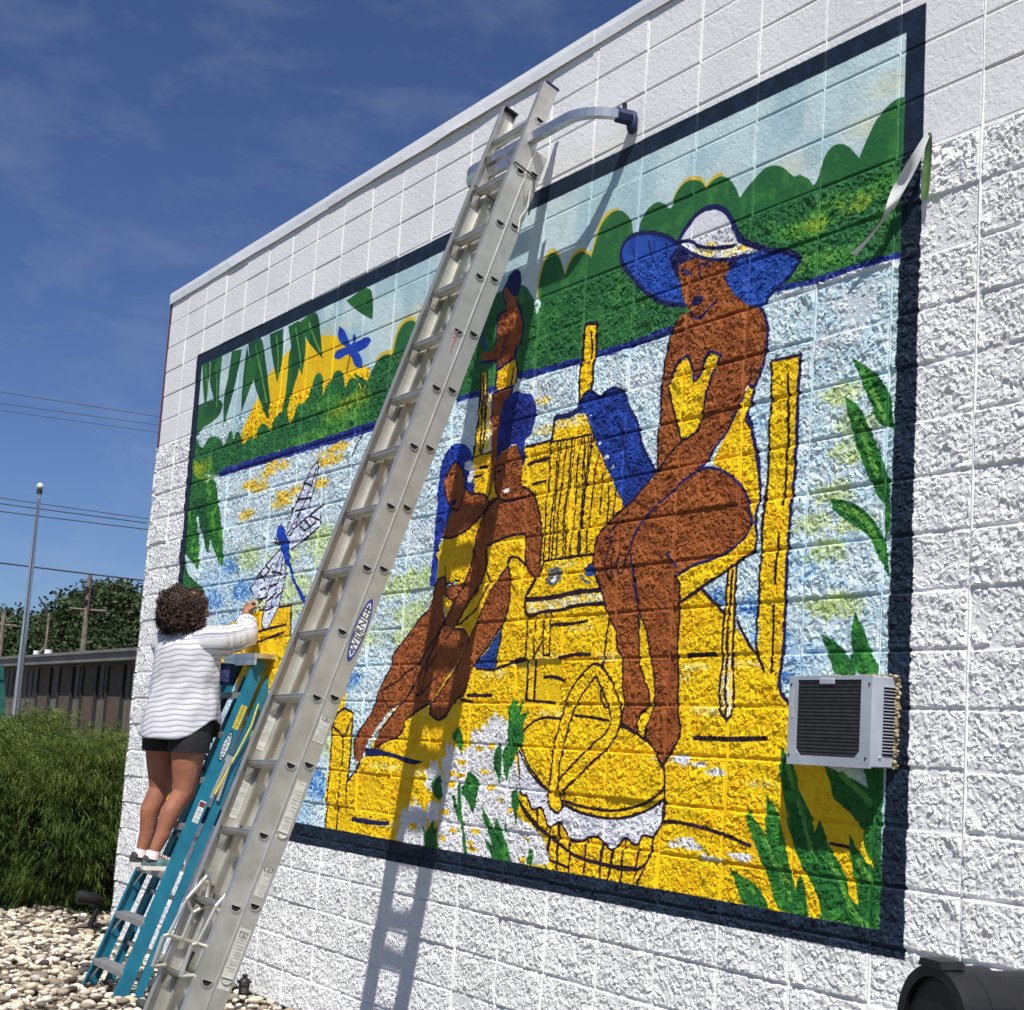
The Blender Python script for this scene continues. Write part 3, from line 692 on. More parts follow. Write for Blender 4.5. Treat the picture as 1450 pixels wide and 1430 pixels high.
P|BRN|1|-1630 3806 -1362 3715 -1349 3673 -1370 3626 -1343 3588 -1292 3538 -1224 3504 -1138 3461 -1108 3430 -1086 3388 -1078 3313 -1088 3253 -1110 3184 -1143 3134 -1181 3147 -1207 3120 -1226 3074 -1231 3066 -1275 3023 -1318 2967 -1372 2918 -1426 2862 -1463 2829 -1413 2825 -1335 2807 -1257 2767 -1207 2725 -1167 2672 -1144 2621 -1133 2572 -1149 2532 -1201 2494 -1272 2463 -1365 2440 -1509 2416 -1597 2382 -1602 2380 -1582 2347 -1572 2271 -1570 2115 -1562 1954 -1551 1831 -1531 1770 -1523 1728 -1544 1684 -1599 1622 -1630 1590 -1660 1619 -1705 1661 -1766 1703 -1741 1773 -1709 1848 -1719 1942 -1764 2057 -1801 2160 -1857 2246 -1858 2188 -1852 2123 -1833 2033 -1793 1949 -1751 1892 -1742 1848 -1810 1784 -1815 1715 -1881 1732 -1949 1763 -1930 1847 -1943 1931 -1965 2048 -2002 2088 -2021 2161 -2085 2236 -2127 2318 -2194 2403 -2149 2361 -2210 2446 -2221 2528 -2196 2595 -2142 2645 -2066 2692 -1968 2729 -1884 2781 -1772 2854 -1773 2926 -1771 3025 -1771 3091 -1777 3225 -1773 3248 -1764 3326 -1744 3409 -1728 3466 -1689 3512 -1660 3533 -1597 3530 -1632 3573 -1668 3641 -1683 3698 -1699 3763
P|YEL|1|-1603 3343 -1562 3277 -1547 3216 -1513 3236 -1450 3324 -1370 3300 -1397 3260 -1431 3202 -1457 3149 -1474 3113 -1454 3133 -1478 3060 -1514 3001 -1544 2983 -1610 2973 -1646 3046 -1689 3125 -1723 3216 -1707 3150 -1727 3226 -1702 3282 -1653 3326
L|BLN|10.8|-1603 3343 -1562 3277 -1547 3216 -1513 3236 -1450 3324 -1370 3300 -1397 3260 -1431 3202 -1460 3130
L|BLN|11.1|-1603 3343 -1653 3326 -1702 3282 -1727 3226
L|LIN|9.3|-1723 3216 -1689 3125 -1646 3046 -1610 2973 -1544 2983 -1514 3001 -1478 3060 -1454 3133
L|BLN|10.9|-1472 2827 -1609 2773 -1698 2734 -1820 2668 -1901 2603 -1938 2527 -1921 2433 -1878 2294
L|LIN|9.4|-1920 2452 -1889 2352 -1863 2253
L|LIN|9.4|-1609 2970 -1683 2921 -1772 2854
L|BLN|10.6|-1667 2487 -1639 2453 -1609 2426
L|LIN|8.0|-1966 2702 -2007 2666 -2072 2632 -2125 2582
L|LIN|8.1|-2125 2582 -2068 2591 -2093 2553 -2122 2440 -2078 2397 -2062 2409
L|LIN|8.0|-2062 2530 -2077 2471 -2068 2410
L|LIN|8.0|-2021 2520 -2039 2468 -2031 2421 -1996 2425
L|LIN|7.9|-1954 2515 -1977 2470 -1991 2431
L|BLN|11.8|-1143 3134 -1110 3184 -1088 3253 -1078 3313 -1086 3388 -1108 3430 -1138 3461
L|LIN|9.6|-1679 3517 -1728 3466 -1744 3409 -1764 3326 -1773 3248 -1777 3168
L|BLN|10.3|-1207 3111 -1275 3023 -1318 2967 -1372 2918 -1426 2862 -1467 2826 -1413 2825 -1335 2807 -1257 2767 -1207 2725 -1167 2672 -1144 2621 -1133 2572 -1149 2532 -1201 2494 -1272 2463 -1365 2440 -1509 2416 -1597 2382
L|LIN|9.5|-1777 3218 -1771 3091 -1773 2992 -1772 2854
L|LIN|9.7|-1777 2854 -1884 2781 -1968 2729 -2066 2692 -2142 2645 -2196 2595 -2221 2528 -2210 2446 -2149 2361
L|LIN|8.7|-2194 2403 -2127 2318 -2085 2236 -2021 2161 -2002 2088 -1965 2048 -1943 1931 -1930 1847 -1949 1763 -1881 1732 -1815 1715
L|LIN|7.9|-1815 1715 -1810 1784 -1742 1848 -1751 1892 -1793 1949 -1833 2033 -1852 2123 -1857 2246 -1801 2160 -1764 2057 -1719 1942 -1709 1848 -1741 1773 -1766 1703
L|LIN|8.9|-1766 1703 -1705 1661 -1660 1619 -1630 1590 -1599 1622 -1544 1684 -1523 1728 -1531 1770 -1551 1831 -1562 1954 -1570 2115 -1572 2271 -1582 2347 -1604 2380
L|LIN|8.8|-1632 1590 -1613 1542
L|LIN|8.6|-1107 2582 -1140 2543
L|LIN|7.4|-1172 3220 -1181 3153
L|BLN|9.4|-1592 3532 -1554 3497 -1514 3502 -1466 3525 -1428 3549
L|BLN|6.4|-1676 3734 -1634 3727 -1617 3710
L|BLN|7.9|-1547 3733 -1511 3731 -1480 3711
L|BLN|7.6|-1550 3734 -1551 3694 -1537 3671
L|BLN|6.3|-1563 3618 -1543 3623
L|BLN|6.2|-1387 3656 -1370 3626 -1343 3588
P|NAV|1|-1596 3582 -1577 3593 -1551 3597 -1505 3581 -1510 3564 -1543 3551 -1579 3559
B|NAV|0.04,0.012,1|-1643 3716
B|NAV|0.039,0.012,1|-1516 3729
P|HAT|1|-1718 3871 -1809 3928 -1923 3974 -2026 3997 -2095 3994 -2140 3969 -2154 3930 -2131 3874 -2055 3798 -1968 3722 -1874 3660 -1772 3610 -1631 3570 -1668 3641 -1689 3700 -1699 3763 -1618 3797
P|HAT|1|-1356 3707 -1218 3699 -1107 3694 -998 3658 -926 3622 -908 3602 -949 3566 -1016 3527 -1077 3497 -1120 3463 -1137 3458 -1292 3538 -1344 3595 -1371 3633 -1354 3668
P|NAV|1|-1738 3847 -1707 3859 -1576 3780 -1699 3763 -1683 3698 -1729 3736 -1761 3798
P|NAV|1|-1356 3707 -1275 3704 -1311 3677 -1354 3674
P|WHT|1|-1725 3883 -1680 3922 -1621 3961 -1550 3982 -1479 3975 -1407 3944 -1355 3890 -1312 3825 -1261 3774 -1183 3735 -1126 3699 -1219 3706 -1323 3712 -1411 3724 -1513 3758 -1598 3799 -1674 3844
B|CRM|0.126,0.029,0.7|-1557 3802
B|CRM|0.124,0.029,0.7|-1474 3768
B|CRM|0.122,0.028,0.7|-1316 3742
B|CRM|0.121,0.028,0.7|-1258 3735
L|NAV|18.5|-1725 3883 -1680 3922 -1621 3961 -1550 3982 -1479 3975 -1407 3944 -1355 3890 -1311 3819 -1251 3761 -1173 3723 -1107 3691 -998 3658 -926 3622 -908 3602
L|NAV|12.6|-1725 3883 -1618 3856 -1569 3824 -1476 3792 -1376 3770 -1327 3765
L|NAV|18.4|-1323 3841 -1290 3781 -1231 3753
L|NAV|16.6|-1718 3871 -1809 3928 -1923 3974 -2026 3997 -2095 3994 -2140 3969 -2154 3930 -2131 3874 -2055 3798 -1968 3722 -1874 3660 -1772 3610 -1631 3570
L|NAV|11.7|-908 3602 -949 3566 -1016 3527 -1077 3497 -1119 3460
L|NAV|12.5|-1718 3871 -1597 3792 -1513 3755 -1411 3722 -1313 3708 -1218 3699
L|NAV|7.4|-2061 3932 -2039 3888
L|NAV|7.3|-1942 3941 -1914 3862
L|NAV|7.2|-1806 3900 -1796 3833
P|BRN|1|-3181 4027 -3206 3994 -3200 3948 -3166 3909 -3174 3879 -3224 3862 -3235 3807 -3240 3705 -3296 3678 -3395 3690 -3389 3644 -3229 3621 -3216 3593 -3198 3565 -3129 3577 -3040 3598 -3035 3654 -2983 3693 -2979 3755 -3011 3836 -3064 3899 -3062 3962 -3114 4005
P|BRN|0|-3235 3438 -3044 3444 -3061 3397 -3101 3348 -3119 3264 -3133 3339 -3142 3229 -3159 3107 -3167 2984 -3189 2907 -3212 2906 -3203 2989 -3212 3176 -3223 3279
P|YEL|1|-3210 3567 -3130 3584 -3034 3597 -3012 3531 -3031 3451 -3219 3447 -3222 3518
P|DBL|0|-3391 3799 -3322 3688 -3360 3701 -3407 3776
P|NAV|1|-3175 4032 -3156 4066 -3099 4078 -3050 4054 -3034 3987 -3055 3926 -3099 3936 -3145 3974 -3183 4013
L|BLN|11.2|-3064 3899 -3011 3836 -2976 3754 -2980 3693 -3034 3647 -3037 3598 -3011 3531 -3033 3448 -3061 3397
L|BLN|11.5|-3388 3637 -3229 3618
L|BLN|11.4|-3174 3879 -3224 3862 -3237 3705
L|BLN|11.3|-3220 3594 -3222 3518 -3221 3445 -3240 3426 -3226 3298
L|BLN|11.2|-3210 3567 -3130 3581 -3034 3599
L|BLN|11.2|-3218 3445 -3033 3448
L|BLN|9.3|-3050 3544 -3055 3489 -3079 3456
L|BLN|9.5|-3180 4020 -3206 3994 -3200 3948 -3166 3905
L|BLN|9.4|-3137 3736 -3164 3666 -3193 3621
P|HAR|1|-3767 2572 -3765 2695 -3765 2825 -3757 2955 -3758 3053 -3748 3118 -3704 3178 -3632 3221 -3542 3219 -3462 3185 -3419 3141 -3398 3100 -3374 3009 -3364 2932 -3418 2950 -3471 2975 -3501 2832 -3621 2779 -3677 2720 -3711 2651 -3704 2546 -3723 2455 -3774 2466 -3771 2575 -3769 2655
P|BRN|1|-3586 3124 -3523 3084 -3477 3021 -3477 2976 -3390 2932 -3291 2918 -3228 2892 -3207 2865 -3255 2821 -3344 2767 -3450 2732 -3586 2712 -3678 2723 -3647 2782 -3615 2830 -3590 2876 -3663 2938 -3690 3006 -3686 3051 -3639 3091
P|YEL|0|-3708 2658 -3660 2713 -3549 2714 -3428 2725 -3289 2773 -3191 2861 -3180 2823 -3284 2732 -3317 2641 -3321 2568 -3368 2497 -3396 2489 -3410 2494 -3428 2481 -3446 2486 -3461 2474 -3502 2480 -3534 2461 -3563 2472 -3589 2461 -3605 2495 -3699 2495
P|BRN|1|-3165 3046 -3148 3093 -3081 3116 -2992 3134 -2940 3121 -2914 3063 -2897 3013 -2897 2953 -2885 2910 -2818 2885 -2759 2840 -2718 2780 -2695 2719 -2680 2637 -2677 2504 -2684 2573 -2671 2493 -2710 2434 -2804 2487 -2836 2585 -2818 2513 -2821 2654 -2836 2669 -2958 2675 -3070 2663 -3183 2636 -3182 2538 -3208 2613 -3195 2566 -3225 2461 -3306 2397 -3400 2301 -3552 2166 -3653 2090 -3753 1989 -3787 1886 -3826 1866 -3850 1886 -3881 1950 -3798 2069 -3712 2155 -3597 2254 -3514 2337 -3418 2434 -3354 2523 -3324 2622 -3339 2549 -3327 2641 -3301 2720 -3251 2796 -3199 2852 -3191 2876 -3109 2880 -3141 2945 -3165 2997
P|BRN|1|-3705 2498 -3599 2491 -3612 2413 -3607 2326 -3567 2269 -3665 2169 -3733 2076 -3817 1974 -3906 1894 -3983 1837 -4149 1779 -4295 1677 -4390 1583 -4418 1524 -4506 1487 -4540 1604 -4465 1691 -4350 1785 -4278 1902 -4170 2017 -4131 2108 -4019 2179 -3866 2296 -3788 2333 -3722 2443
P|BRN|1|-3592 2443 -3467 2452 -3361 2469 -3256 2471 -3233 2408 -3331 2360 -3412 2278 -3465 2218 -3404 2220 -3340 2199 -3312 2160 -3439 2032 -3566 1933 -3680 1831 -3853 1774 -3925 1745 -3958 1681 -4158 1615 -4223 1572 -4297 1578 -4283 1603 -4255 1653 -4142 1738 -3983 1837 -3906 1894 -3817 1974 -3733 2076 -3665 2169 -3566 2261 -3519 2377 -3604 2412
P|BRN|1|-2974 2524 -2940 2444 -2943 2311 -2968 2253 -3018 2204 -3135 2110 -3256 2022 -3291 1955 -3341 1879 -3399 1856 -3468 1794 -3525 1755 -3587 1749 -3669 1777 -3664 1831 -3563 1910 -3437 2017 -3317 2145 -3280 2205 -3229 2264 -3153 2359 -3064 2451
P|YEL|0|-3619 2405 -3510 2368 -3567 2292 -3601 2341
P|YEL|0|-3233 2408 -3194 2391 -3238 2332 -3256 2249 -3305 2167 -3340 2199 -3404 2220 -3465 2218 -3410 2263 -3331 2360
P|CRM|0|-4323 1627 -4195 1729 -4050 1820 -3990 1829 -4144 1746 -4290 1644 -4353 1585
P|HAR2|1|-3115 3369 -3072 3399 -3006 3416 -2924 3390 -2855 3370 -2817 3322 -2794 3270 -2799 3282 -2805 3241 -2841 3168 -2880 3149 -2875 3058 -2887 3024 -2906 3020 -2941 3109 -2970 3137 -3059 3125 -3126 3103 -3154 3051 -3160 3138 -3147 3223 -3148 3273 -3132 3333
P|WHT|1|-3489 3105 -3440 3115 -3387 3086 -3375 3047 -3395 2986 -3449 2998 -3435 3054 -3478 3072
P|WHT|1|-3073 2913 -3045 2919 -3006 2920 -3015 2906 -3054 2895
P|NAV|1|-3607 2907 -3583 2917 -3545 2919 -3551 2898 -3592 2889
L|LIN|10.0|-3690 3006 -3663 2938 -3611 2888 -3543 2860 -3502 2883 -3489 2926
L|LIN|9.3|-3686 3051 -3639 3091 -3586 3124 -3523 3084 -3477 3021
L|LIN|9.8|-3471 2975 -3390 2932 -3291 2918 -3228 2892 -3203 2865 -3255 2821 -3344 2767 -3450 2732 -3586 2712 -3678 2723
L|LIN|9.2|-3587 3040 -3557 3049
L|LIN|8.1|-3148 3050 -3096 3050 -3070 3022 -3071 2986 -3056 2959
L|LIN|11.8|-3139 3018 -3104 3017
L|LIN|9.5|-3165 3046 -3160 2984 -3135 2919 -3098 2879 -3026 2853 -2925 2854 -2837 2857
L|LIN|10.5|-2887 2910 -2818 2885 -2759 2840 -2718 2780 -2695 2719 -2680 2637 -2683 2504
L|LIN|11.0|-3189 2860 -3143 2871 -3098 2879
L|LIN|9.6|-3201 2908 -3215 2885 -3194 2858 -3252 2802 -3301 2720 -3327 2641 -3339 2549
L|LIN|10.8|-3189 2636 -3070 2662 -2958 2673 -2825 2670
L|LIN|9.5|-3189 2636 -3182 2538
L|LIN|9.1|-2830 2661 -2818 2513
L|LIN|8.5|-2973 2524 -2971 2548 -2934 2563 -2888 2554 -2818 2516
L|LIN|9.2|-2973 2520 -2940 2444 -2943 2311 -2968 2253 -3018 2204 -3135 2110 -3256 2022
L|LIN|8.7|-2973 2520 -3064 2451 -3153 2359 -3229 2264 -3280 2205 -3317 2145 -3437 2017 -3563 1910 -3664 1831
L|LIN|9.6|-3292 1962 -3341 1879 -3399 1856 -3468 1794 -3525 1754 -3587 1749 -3669 1777 -3664 1831
L|LIN|7.4|-3608 1781 -3588 1754
L|LIN|7.4|-3561 1786 -3549 1755
L|LIN|9.9|-3680 1831 -3853 1774 -3925 1745
L|LIN|10.2|-3697 2497 -3722 2443 -3757 2348 -3866 2296 -4019 2179 -4131 2108 -4170 2017 -4278 1902 -4350 1785 -4465 1691 -4536 1604 -4520 1512
L|LIN|9.2|-3567 2269 -3665 2169 -3733 2076 -3817 1974 -3906 1894 -3983 1837 -4142 1738 -4290 1644
L|LIN|8.5|-4241 1902 -4054 1959 -3974 1999 -3860 2038 -3754 2108
L|LIN|8.6|-4241 1902 -4193 1828 -4136 1807 -3983 1837
L|LIN|8.7|-3202 2566 -3170 2488 -3132 2444 -3180 2398 -3206 2369 -3238 2332 -3322 2290 -3438 2241
L|LIN|9.1|-3321 2621 -3354 2523 -3418 2434 -3514 2337 -3597 2254 -3712 2155 -3798 2069 -3881 1950 -3836 1878 -3787 1886 -3753 1989 -3653 2090
L|LIN|8.8|-3208 2613 -3195 2566 -3225 2461 -3306 2397 -3400 2301 -3552 2166
L|LIN|9.1|-3599 2491 -3612 2413 -3511 2372
L|LIN|9.6|-3465 2218 -3404 2220 -3340 2199 -3312 2160
L|LIN|9.3|-4279 1579 -4158 1615 -3958 1681 -3933 1741
L|LIN|8.4|-2974 2524 -2963 2549 -2908 2560 -2835 2526 -2710 2434 -2776 2369 -2783 2290
L|LIN|9.1|-3605 2495 -3623 2554
L|LIN|9.1|-3699 2495 -3605 2495 -3589 2461 -3563 2472 -3534 2461 -3502 2480 -3461 2474 -3446 2486
L|LIN|9.0|-3651 1964 -3770 1886
L|LIN|8.0|-3002 3026 -2981 3042 -2945 3025
P|WHC|1|-2780 1606 -2748 1614 -2664 1519 -2567 1462 -2486 1418 -2468 1372 -2391 1343 -2358 1379 -2236 1357 -2073 1342 -1907 1350 -1771 1381 -1670 1418 -1612 1446 -1605 1364 -1680 1289 -1752 1286 -1770 1254 -1812 1251 -1867 1271 -1908 1243 -1960 1213 -2017 1234 -2064 1256 -2133 1253 -2188 1233 -2270 1226 -2322 1262 -2374 1301 -2458 1275 -2529 1355 -2605 1346 -2649 1395 -2724 1419 -2744 1530
L|LIN|9.3|-2757 1691 -2677 1742 -2577 1771 -2420 1770
L|LIN|9.5|-2299 1786 -2186 1781 -2036 1767
L|LIN|9.6|-1945 1746 -1856 1728 -1779 1698 -1713 1666 -1657 1618 -1623 1577 -1609 1528 -1625 1485 -1693 1444 -1816 1406 -1932 1383 -2076 1377 -2239 1386 -2361 1399
L|LIN|9.3|-2761 1613 -2680 1539 -2595 1481 -2488 1438
L|LIN|9.3|-2750 1635 -2667 1547 -2569 1482 -2495 1445
L|LIN|9.7|-2365 1385 -2237 1360 -2073 1345 -1918 1351 -1781 1380 -1671 1421 -1612 1449
L|LIN|9.6|-2487 1425 -2471 1507 -2461 1643 -2423 1747 -2384 1836 -2331 1910 -2254 1977 -2164 2020 -2092 1996 -2018 1930 -1966 1858 -1946 1755 -2015 1663 -2208 1539 -2376 1424
L|LIN|8.9|-2397 1450 -2395 1544 -2366 1673 -2329 1775 -2276 1850 -2223 1910 -2147 1963 -2082 1890 -2041 1819 -2023 1754 -2162 1652 -2294 1562 -2395 1490
L|LIN|9.6|-2488 1432 -2468 1372 -2391 1343 -2358 1372 -2401 1436
L|LIN|8.7|-2780 1606 -2744 1530 -2728 1419 -2649 1395 -2605 1346 -2529 1355 -2458 1275 -2374 1301 -2322 1262 -2270 1226 -2188 1233 -2133 1253 -2064 1256 -2017 1234 -1960 1213 -1908 1243 -1867 1271 -1812 1251 -1770 1254 -1752 1286 -1680 1289
L|LIN|8.7|-1610 1516 -1605 1364 -1680 1289
L|LIN|10.3|-2719 1370 -2559 1278 -2414 1221 -2264 1174
L|LIN|12.5|-2735 1376 -2566 1270 -2385 1216 -2224 1164 -2050 1148 -1917 1144 -1778 1151
L|LIN|10.3|-1983 1141 -1820 1141 -1728 1165 -1682 1224 -1672 1292
L|LIN|8.7|-1614 1442 -1612 1363 -1668 1298
L|LIN|8.8|-1699 1192 -1726 1141 -1763 1088
L|LIN|9.5|-2450 1131 -2277 1107
L|LIN|9.1|-2560 1342 -2552 1224
L|LIN|9.0|-2451 1272 -2450 1152
L|LIN|8.9|-2373 1291 -2362 1133
L|LIN|8.8|-2270 1226 -2266 1135
L|LIN|8.6|-2154 1239 -2151 1152
L|LIN|8.5|-2022 1227 -2037 1156
L|LIN|8.8|-2278 1225 -2270 1095
L|LIN|8.6|-2151 1248 -2153 1100
L|LIN|8.5|-2031 1238 -2039 1092
L|LIN|8.4|-1935 1221 -1977 1085
L|LIN|8.3|-1863 1258 -1879 1089
L|LIN|8.3|-1864 1265 -1880 1089
L|LIN|8.2|-1762 1254 -1785 1098
L|LIN|8.4|-1946 1214 -1963 1162 -1977 1079
L|LIN|9.0|-2462 1237 -2459 1157
L|LIN|8.9|-2381 1290 -2365 1086
L|LIN|9.1|-2568 1345 -2556 1237
P|FLW|1|-3483 1112 -3486 1229 -3488 1333 -3476 1439 -3459 1505 -3490 1629 -3471 1636 -3438 1598 -3417 1638 -3378 1593 -3342 1620 -3304 1579 -3263 1616 -3226 1624 -3222 1688 -3174 1715 -3145 1684 -3115 1742 -3080 1717 -3070 1781 -3030 1756 -3006 1810 -2976 1763 -2936 1782 -2907 1745 -2869 1771 -2848 1653 -2764 1534 -2735 1438 -2737 1317 -2596 1267 -2512 1215 -2452 1156 -2456 1100 -2778 1085 -3140 1084 -3451 1082
P|FLW|1|-3964 1100 -3889 1187 -3935 1197 -3887 1269 -3841 1251 -3828 1313 -3779 1276 -3775 1345 -3719 1299 -3674 1282 -3625 1193 -3629 1080 -3671 1077
P|FLW|1|-3683 1482 -3642 1491 -3629 1545 -3585 1526 -3567 1547 -3533 1502 -3476 1439 -3476 1347 -3575 1368 -3663 1396 -3680 1415 -3649 1444
P|FLW|1|-3628 1305 -3569 1328 -3498 1313 -3500 1228 -3594 1215 -3632 1238
P|FLW|1|-3519 1549 -3480 1557 -3434 1519 -3447 1473 -3488 1478
B|FYL|0.073,0.023,1|-3394 1423
B|FYL|0.073,0.023,1|-3426 1278
B|FYL|0.072,0.023,1|-3433 1142
B|FYL|0.072,0.023,1|-3335 1194
B|FYL|0.07,0.022,1|-3106 1205
B|FYL|0.07,0.023,1|-3161 1144
B|FYL|0.071,0.023,1|-3161 1613
B|FYL|0.07,0.023,1|-3025 1623
B|FYL|0.072,0.023,1|-3304 1537
B|FYL|0.05,0.022,1|-2884 1369
B|FYL|0.049,0.021,1|-2677 1101
B|FYL|0.07,0.023,1|-3070 1496
B|FYL|0.072,0.023,1|-3321 1472
B|FYL|0.07,0.022,1|-3011 1424
B|FYL|0.049,0.021,1|-2644 1204
B|FYL|0.07,0.022,1|-3144 1115
B|FYL|0.073,0.023,1|-3388 1475
B|FYL|0.075,0.024,1|-3772 1182
B|FYL|0.05,0.022,1|-2808 1325
P|GRF|1|-2875 1820 -2851 1870 -2819 1846 -2798 1815 -2779 1852 -2757 1834 -2771 1784 -2686 1801 -2732 1754 -2737 1693 -2725 1663 -2774 1619 -2801 1557 -2826 1522 -2860 1604 -2877 1740
P|GRF|1|-2991 1549 -2955 1651 -2921 1614 -2913 1528 -2918 1447 -2959 1488
P|GRF|1|-2898 1621 -2865 1644 -2836 1555 -2860 1459 -2898 1528
P|GRF|1|-3409 1677 -3362 1718 -3322 1686 -3302 1589 -3355 1620 -3384 1639
P|GRF|1|-3605 1429 -3514 1463 -3467 1361 -3509 1338 -3575 1368
P|GRF|1|-3668 1199 -3620 1160 -3556 1237 -3533 1180 -3496 1205 -3489 1124 -3448 1076 -3601 1079
P|GRF|1|-3275 1423 -3221 1496 -3124 1449 -3119 1368 -3152 1287 -3214 1349 -3285 1377
P|GRF|1|-3073 1329 -3020 1299 -2949 1223 -2933 1286 -2865 1217 -2819 1154 -2778 1082 -2931 1081 -2984 1122 -3035 1180 -2952 1149 -3040 1266
P|GRF|1|-2801 1410 -2763 1437 -2731 1360 -2741 1257 -2773 1327
P|GRF|1|-2617 1168 -2591 1155 -2591 1085 -2637 1095
P|GRF|1|-2857 1248 -2824 1311 -2832 1238 -2846 1210
L|GRF|21.1|-3314 1421 -3289 1313 -3237 1189 -3187 1076
L|GRF|21.3|-3357 1354 -3292 1261
P|GRF|1|-602 3153 -530 3103 -457 3053 -400 2977 -369 2841 -439 2873 -493 2962 -549 3061
P|GRF|1|-621 3002 -554 2957 -499 2874 -434 2769 -396 2670 -384 2554 -426 2587 -501 2705 -557 2808 -599 2926
P|GRF|1|-685 2622 -588 2599 -504 2557 -431 2485 -395 2432 -369 2295 -416 2369 -479 2460 -584 2521 -659 2573
P|GRF|1|-703 2111 -622 2076 -558 2024 -511 1981 -520 1956 -616 1962 -661 2026
P|GRF|1|-536 2188 -483 2115 -440 2036 -406 1979 -412 1955 -516 1972 -547 2096
L|GRF|23.2|-395 2656 -382 2475
P|GRF|1|-976 1505 -911 1444 -866 1362 -837 1285 -798 1179 -840 1201 -909 1284 -962 1354
P|GRF|1|-1081 1456 -1041 1419 -962 1349 -909 1284 -856 1205 -798 1174 -792 1079 -881 1092 -943 1186 -988 1256 -1044 1337 -1073 1395
P|GRF|1|-1171 1213 -1109 1191 -1023 1161 -963 1115 -928 1079 -1081 1083 -1123 1140
P|GRF|1|-771 1226 -747 1200 -734 1140 -715 1078 -792 1079 -795 1159
P|WAT|0|-711 1649 -462 1659 -380 1632 -375 1523 -515 1586 -665 1625
P|GRF|1|-461 1633 -374 1637 -348 1072 -371 1069 -395 1275 -449 1394 -383 1473 -436 1554
P|GRF|1|-906 1692 -868 1654 -817 1598 -789 1530 -731 1461 -703 1395 -684 1314 -659 1250 -669 1157 -701 1195 -749 1241 -800 1309 -836 1391 -874 1494 -899 1573
P|GRF|1|-680 1429 -644 1394 -620 1345 -565 1284 -526 1223 -509 1170 -458 1146 -382 1070 -504 1070 -649 1074 -660 1133 -686 1196 -682 1258 -699 1370
P|GRF|1|-524 1394 -482 1346 -446 1320 -395 1275 -372 1229 -365 1069 -392 1075 -458 1146 -483 1217 -504 1290 -517 1339
P|GRF|1|-665 1626 -604 1612 -515 1586 -443 1559 -386 1532 -375 1483 -409 1422 -443 1408 -524 1469 -599 1510 -632 1575
L|GRL|18.2|-866 1622 -812 1524 -759 1417 -715 1317
L|GRL|17.5|-574 1598 -492 1551 -419 1505
L|GRL|18.4|-1039 1397 -951 1307 -873 1214 -820 1130
L|GRL|17.3|-625 1304 -562 1229 -507 1140 -420 1082
L|GRL|17.1|-466 1303 -414 1244
L|GRL|18.7|-550 3092 -474 2989 -420 2892
L|GRL|18.6|-584 2947 -517 2832 -440 2683
L|GRL|18.4|-628 2584 -523 2537 -429 2435
L|GRL|18.7|-1117 1179 -1030 1129
'''
# ---------------------------------------------------------------- mural paint (rasterised once into a packed paint map)
PXM = 380.0
MX0, MZ0, MW, MH = -7.95, 0.88, 7.85, 3.75
PW, PH = int(MW * PXM), int(MH * PXM)
rngp = np.random.default_rng(11)

def vnoise(h, w, cell, rng=rngp):
    gh, gw = int(h / cell) + 4, int(w / cell) + 4
    g = rng.random((gh, gw))
    def ax(n):
        t = np.arange(n) / cell
        i = t.astype(int)
        f = t - i
        f = f * f * (3 - 2 * f)
        return i, f
    iy, fy = ax(h)
    ix, fx = ax(w)
    r0 = g[iy][:, ix] * (1 - fx) + g[iy][:, ix + 1] * fx
    r1 = g[iy + 1][:, ix] * (1 - fx) + g[iy + 1][:, ix + 1] * fx
    return r0 * (1 - fy[:, None]) + r1 * fy[:, None]

def sstep(a, b, x):
    t = np.clip((x - a) / (b - a), 0, 1)
    return t * t * (3 - 2 * t)

def catmull(P, closed, n=5):
    P = np.asarray(P, float)
    m = len(P)
    if m < 3:
        return P
    out = []
    rngk = range(m if closed else m - 1)
    def tang(i):
        if not closed and (i == 0 or i == m - 1):
            return np.zeros(2)
        a, b, c = P[(i - 1) % m], P[i % m], P[(i + 1) % m]
        u, v = b - a, c - b
        lu, lv = np.linalg.norm(u) + 1e-9, np.linalg.norm(v) + 1e-9
        if (u @ v) / (lu * lv) < 0.25:      # a corner stays a corner
            return None
        t = (u / lu + v / lv)
        t = t / (np.linalg.norm(t) + 1e-9)
        return t
    T = [tang(i) for i in range(m)]
    for i in rngk:
        a, b = P[i], P[(i + 1) % m]
        L = np.linalg.norm(b - a)
        ta, tb = T[i], T[(i + 1) % m]
        ta = (b - a) / (L + 1e-9) if ta is None or not ta.any() else ta
        tb = (b - a) / (L + 1e-9) if tb is None or not tb.any() else tb
        for s in np.linspace(0, 1, n, endpoint=False):
            h00 = 2 * s**3 - 3 * s**2 + 1
            h10 = s**3 - 2 * s**2 + s
            h01 = -2 * s**3 + 3 * s**2
            h11 = s**3 - s**2
            out.append(h00 * a + h10 * L * ta + h01 * b + h11 * L * tb)
    if not closed:
        out.append(P[-1])
    return np.array(out)

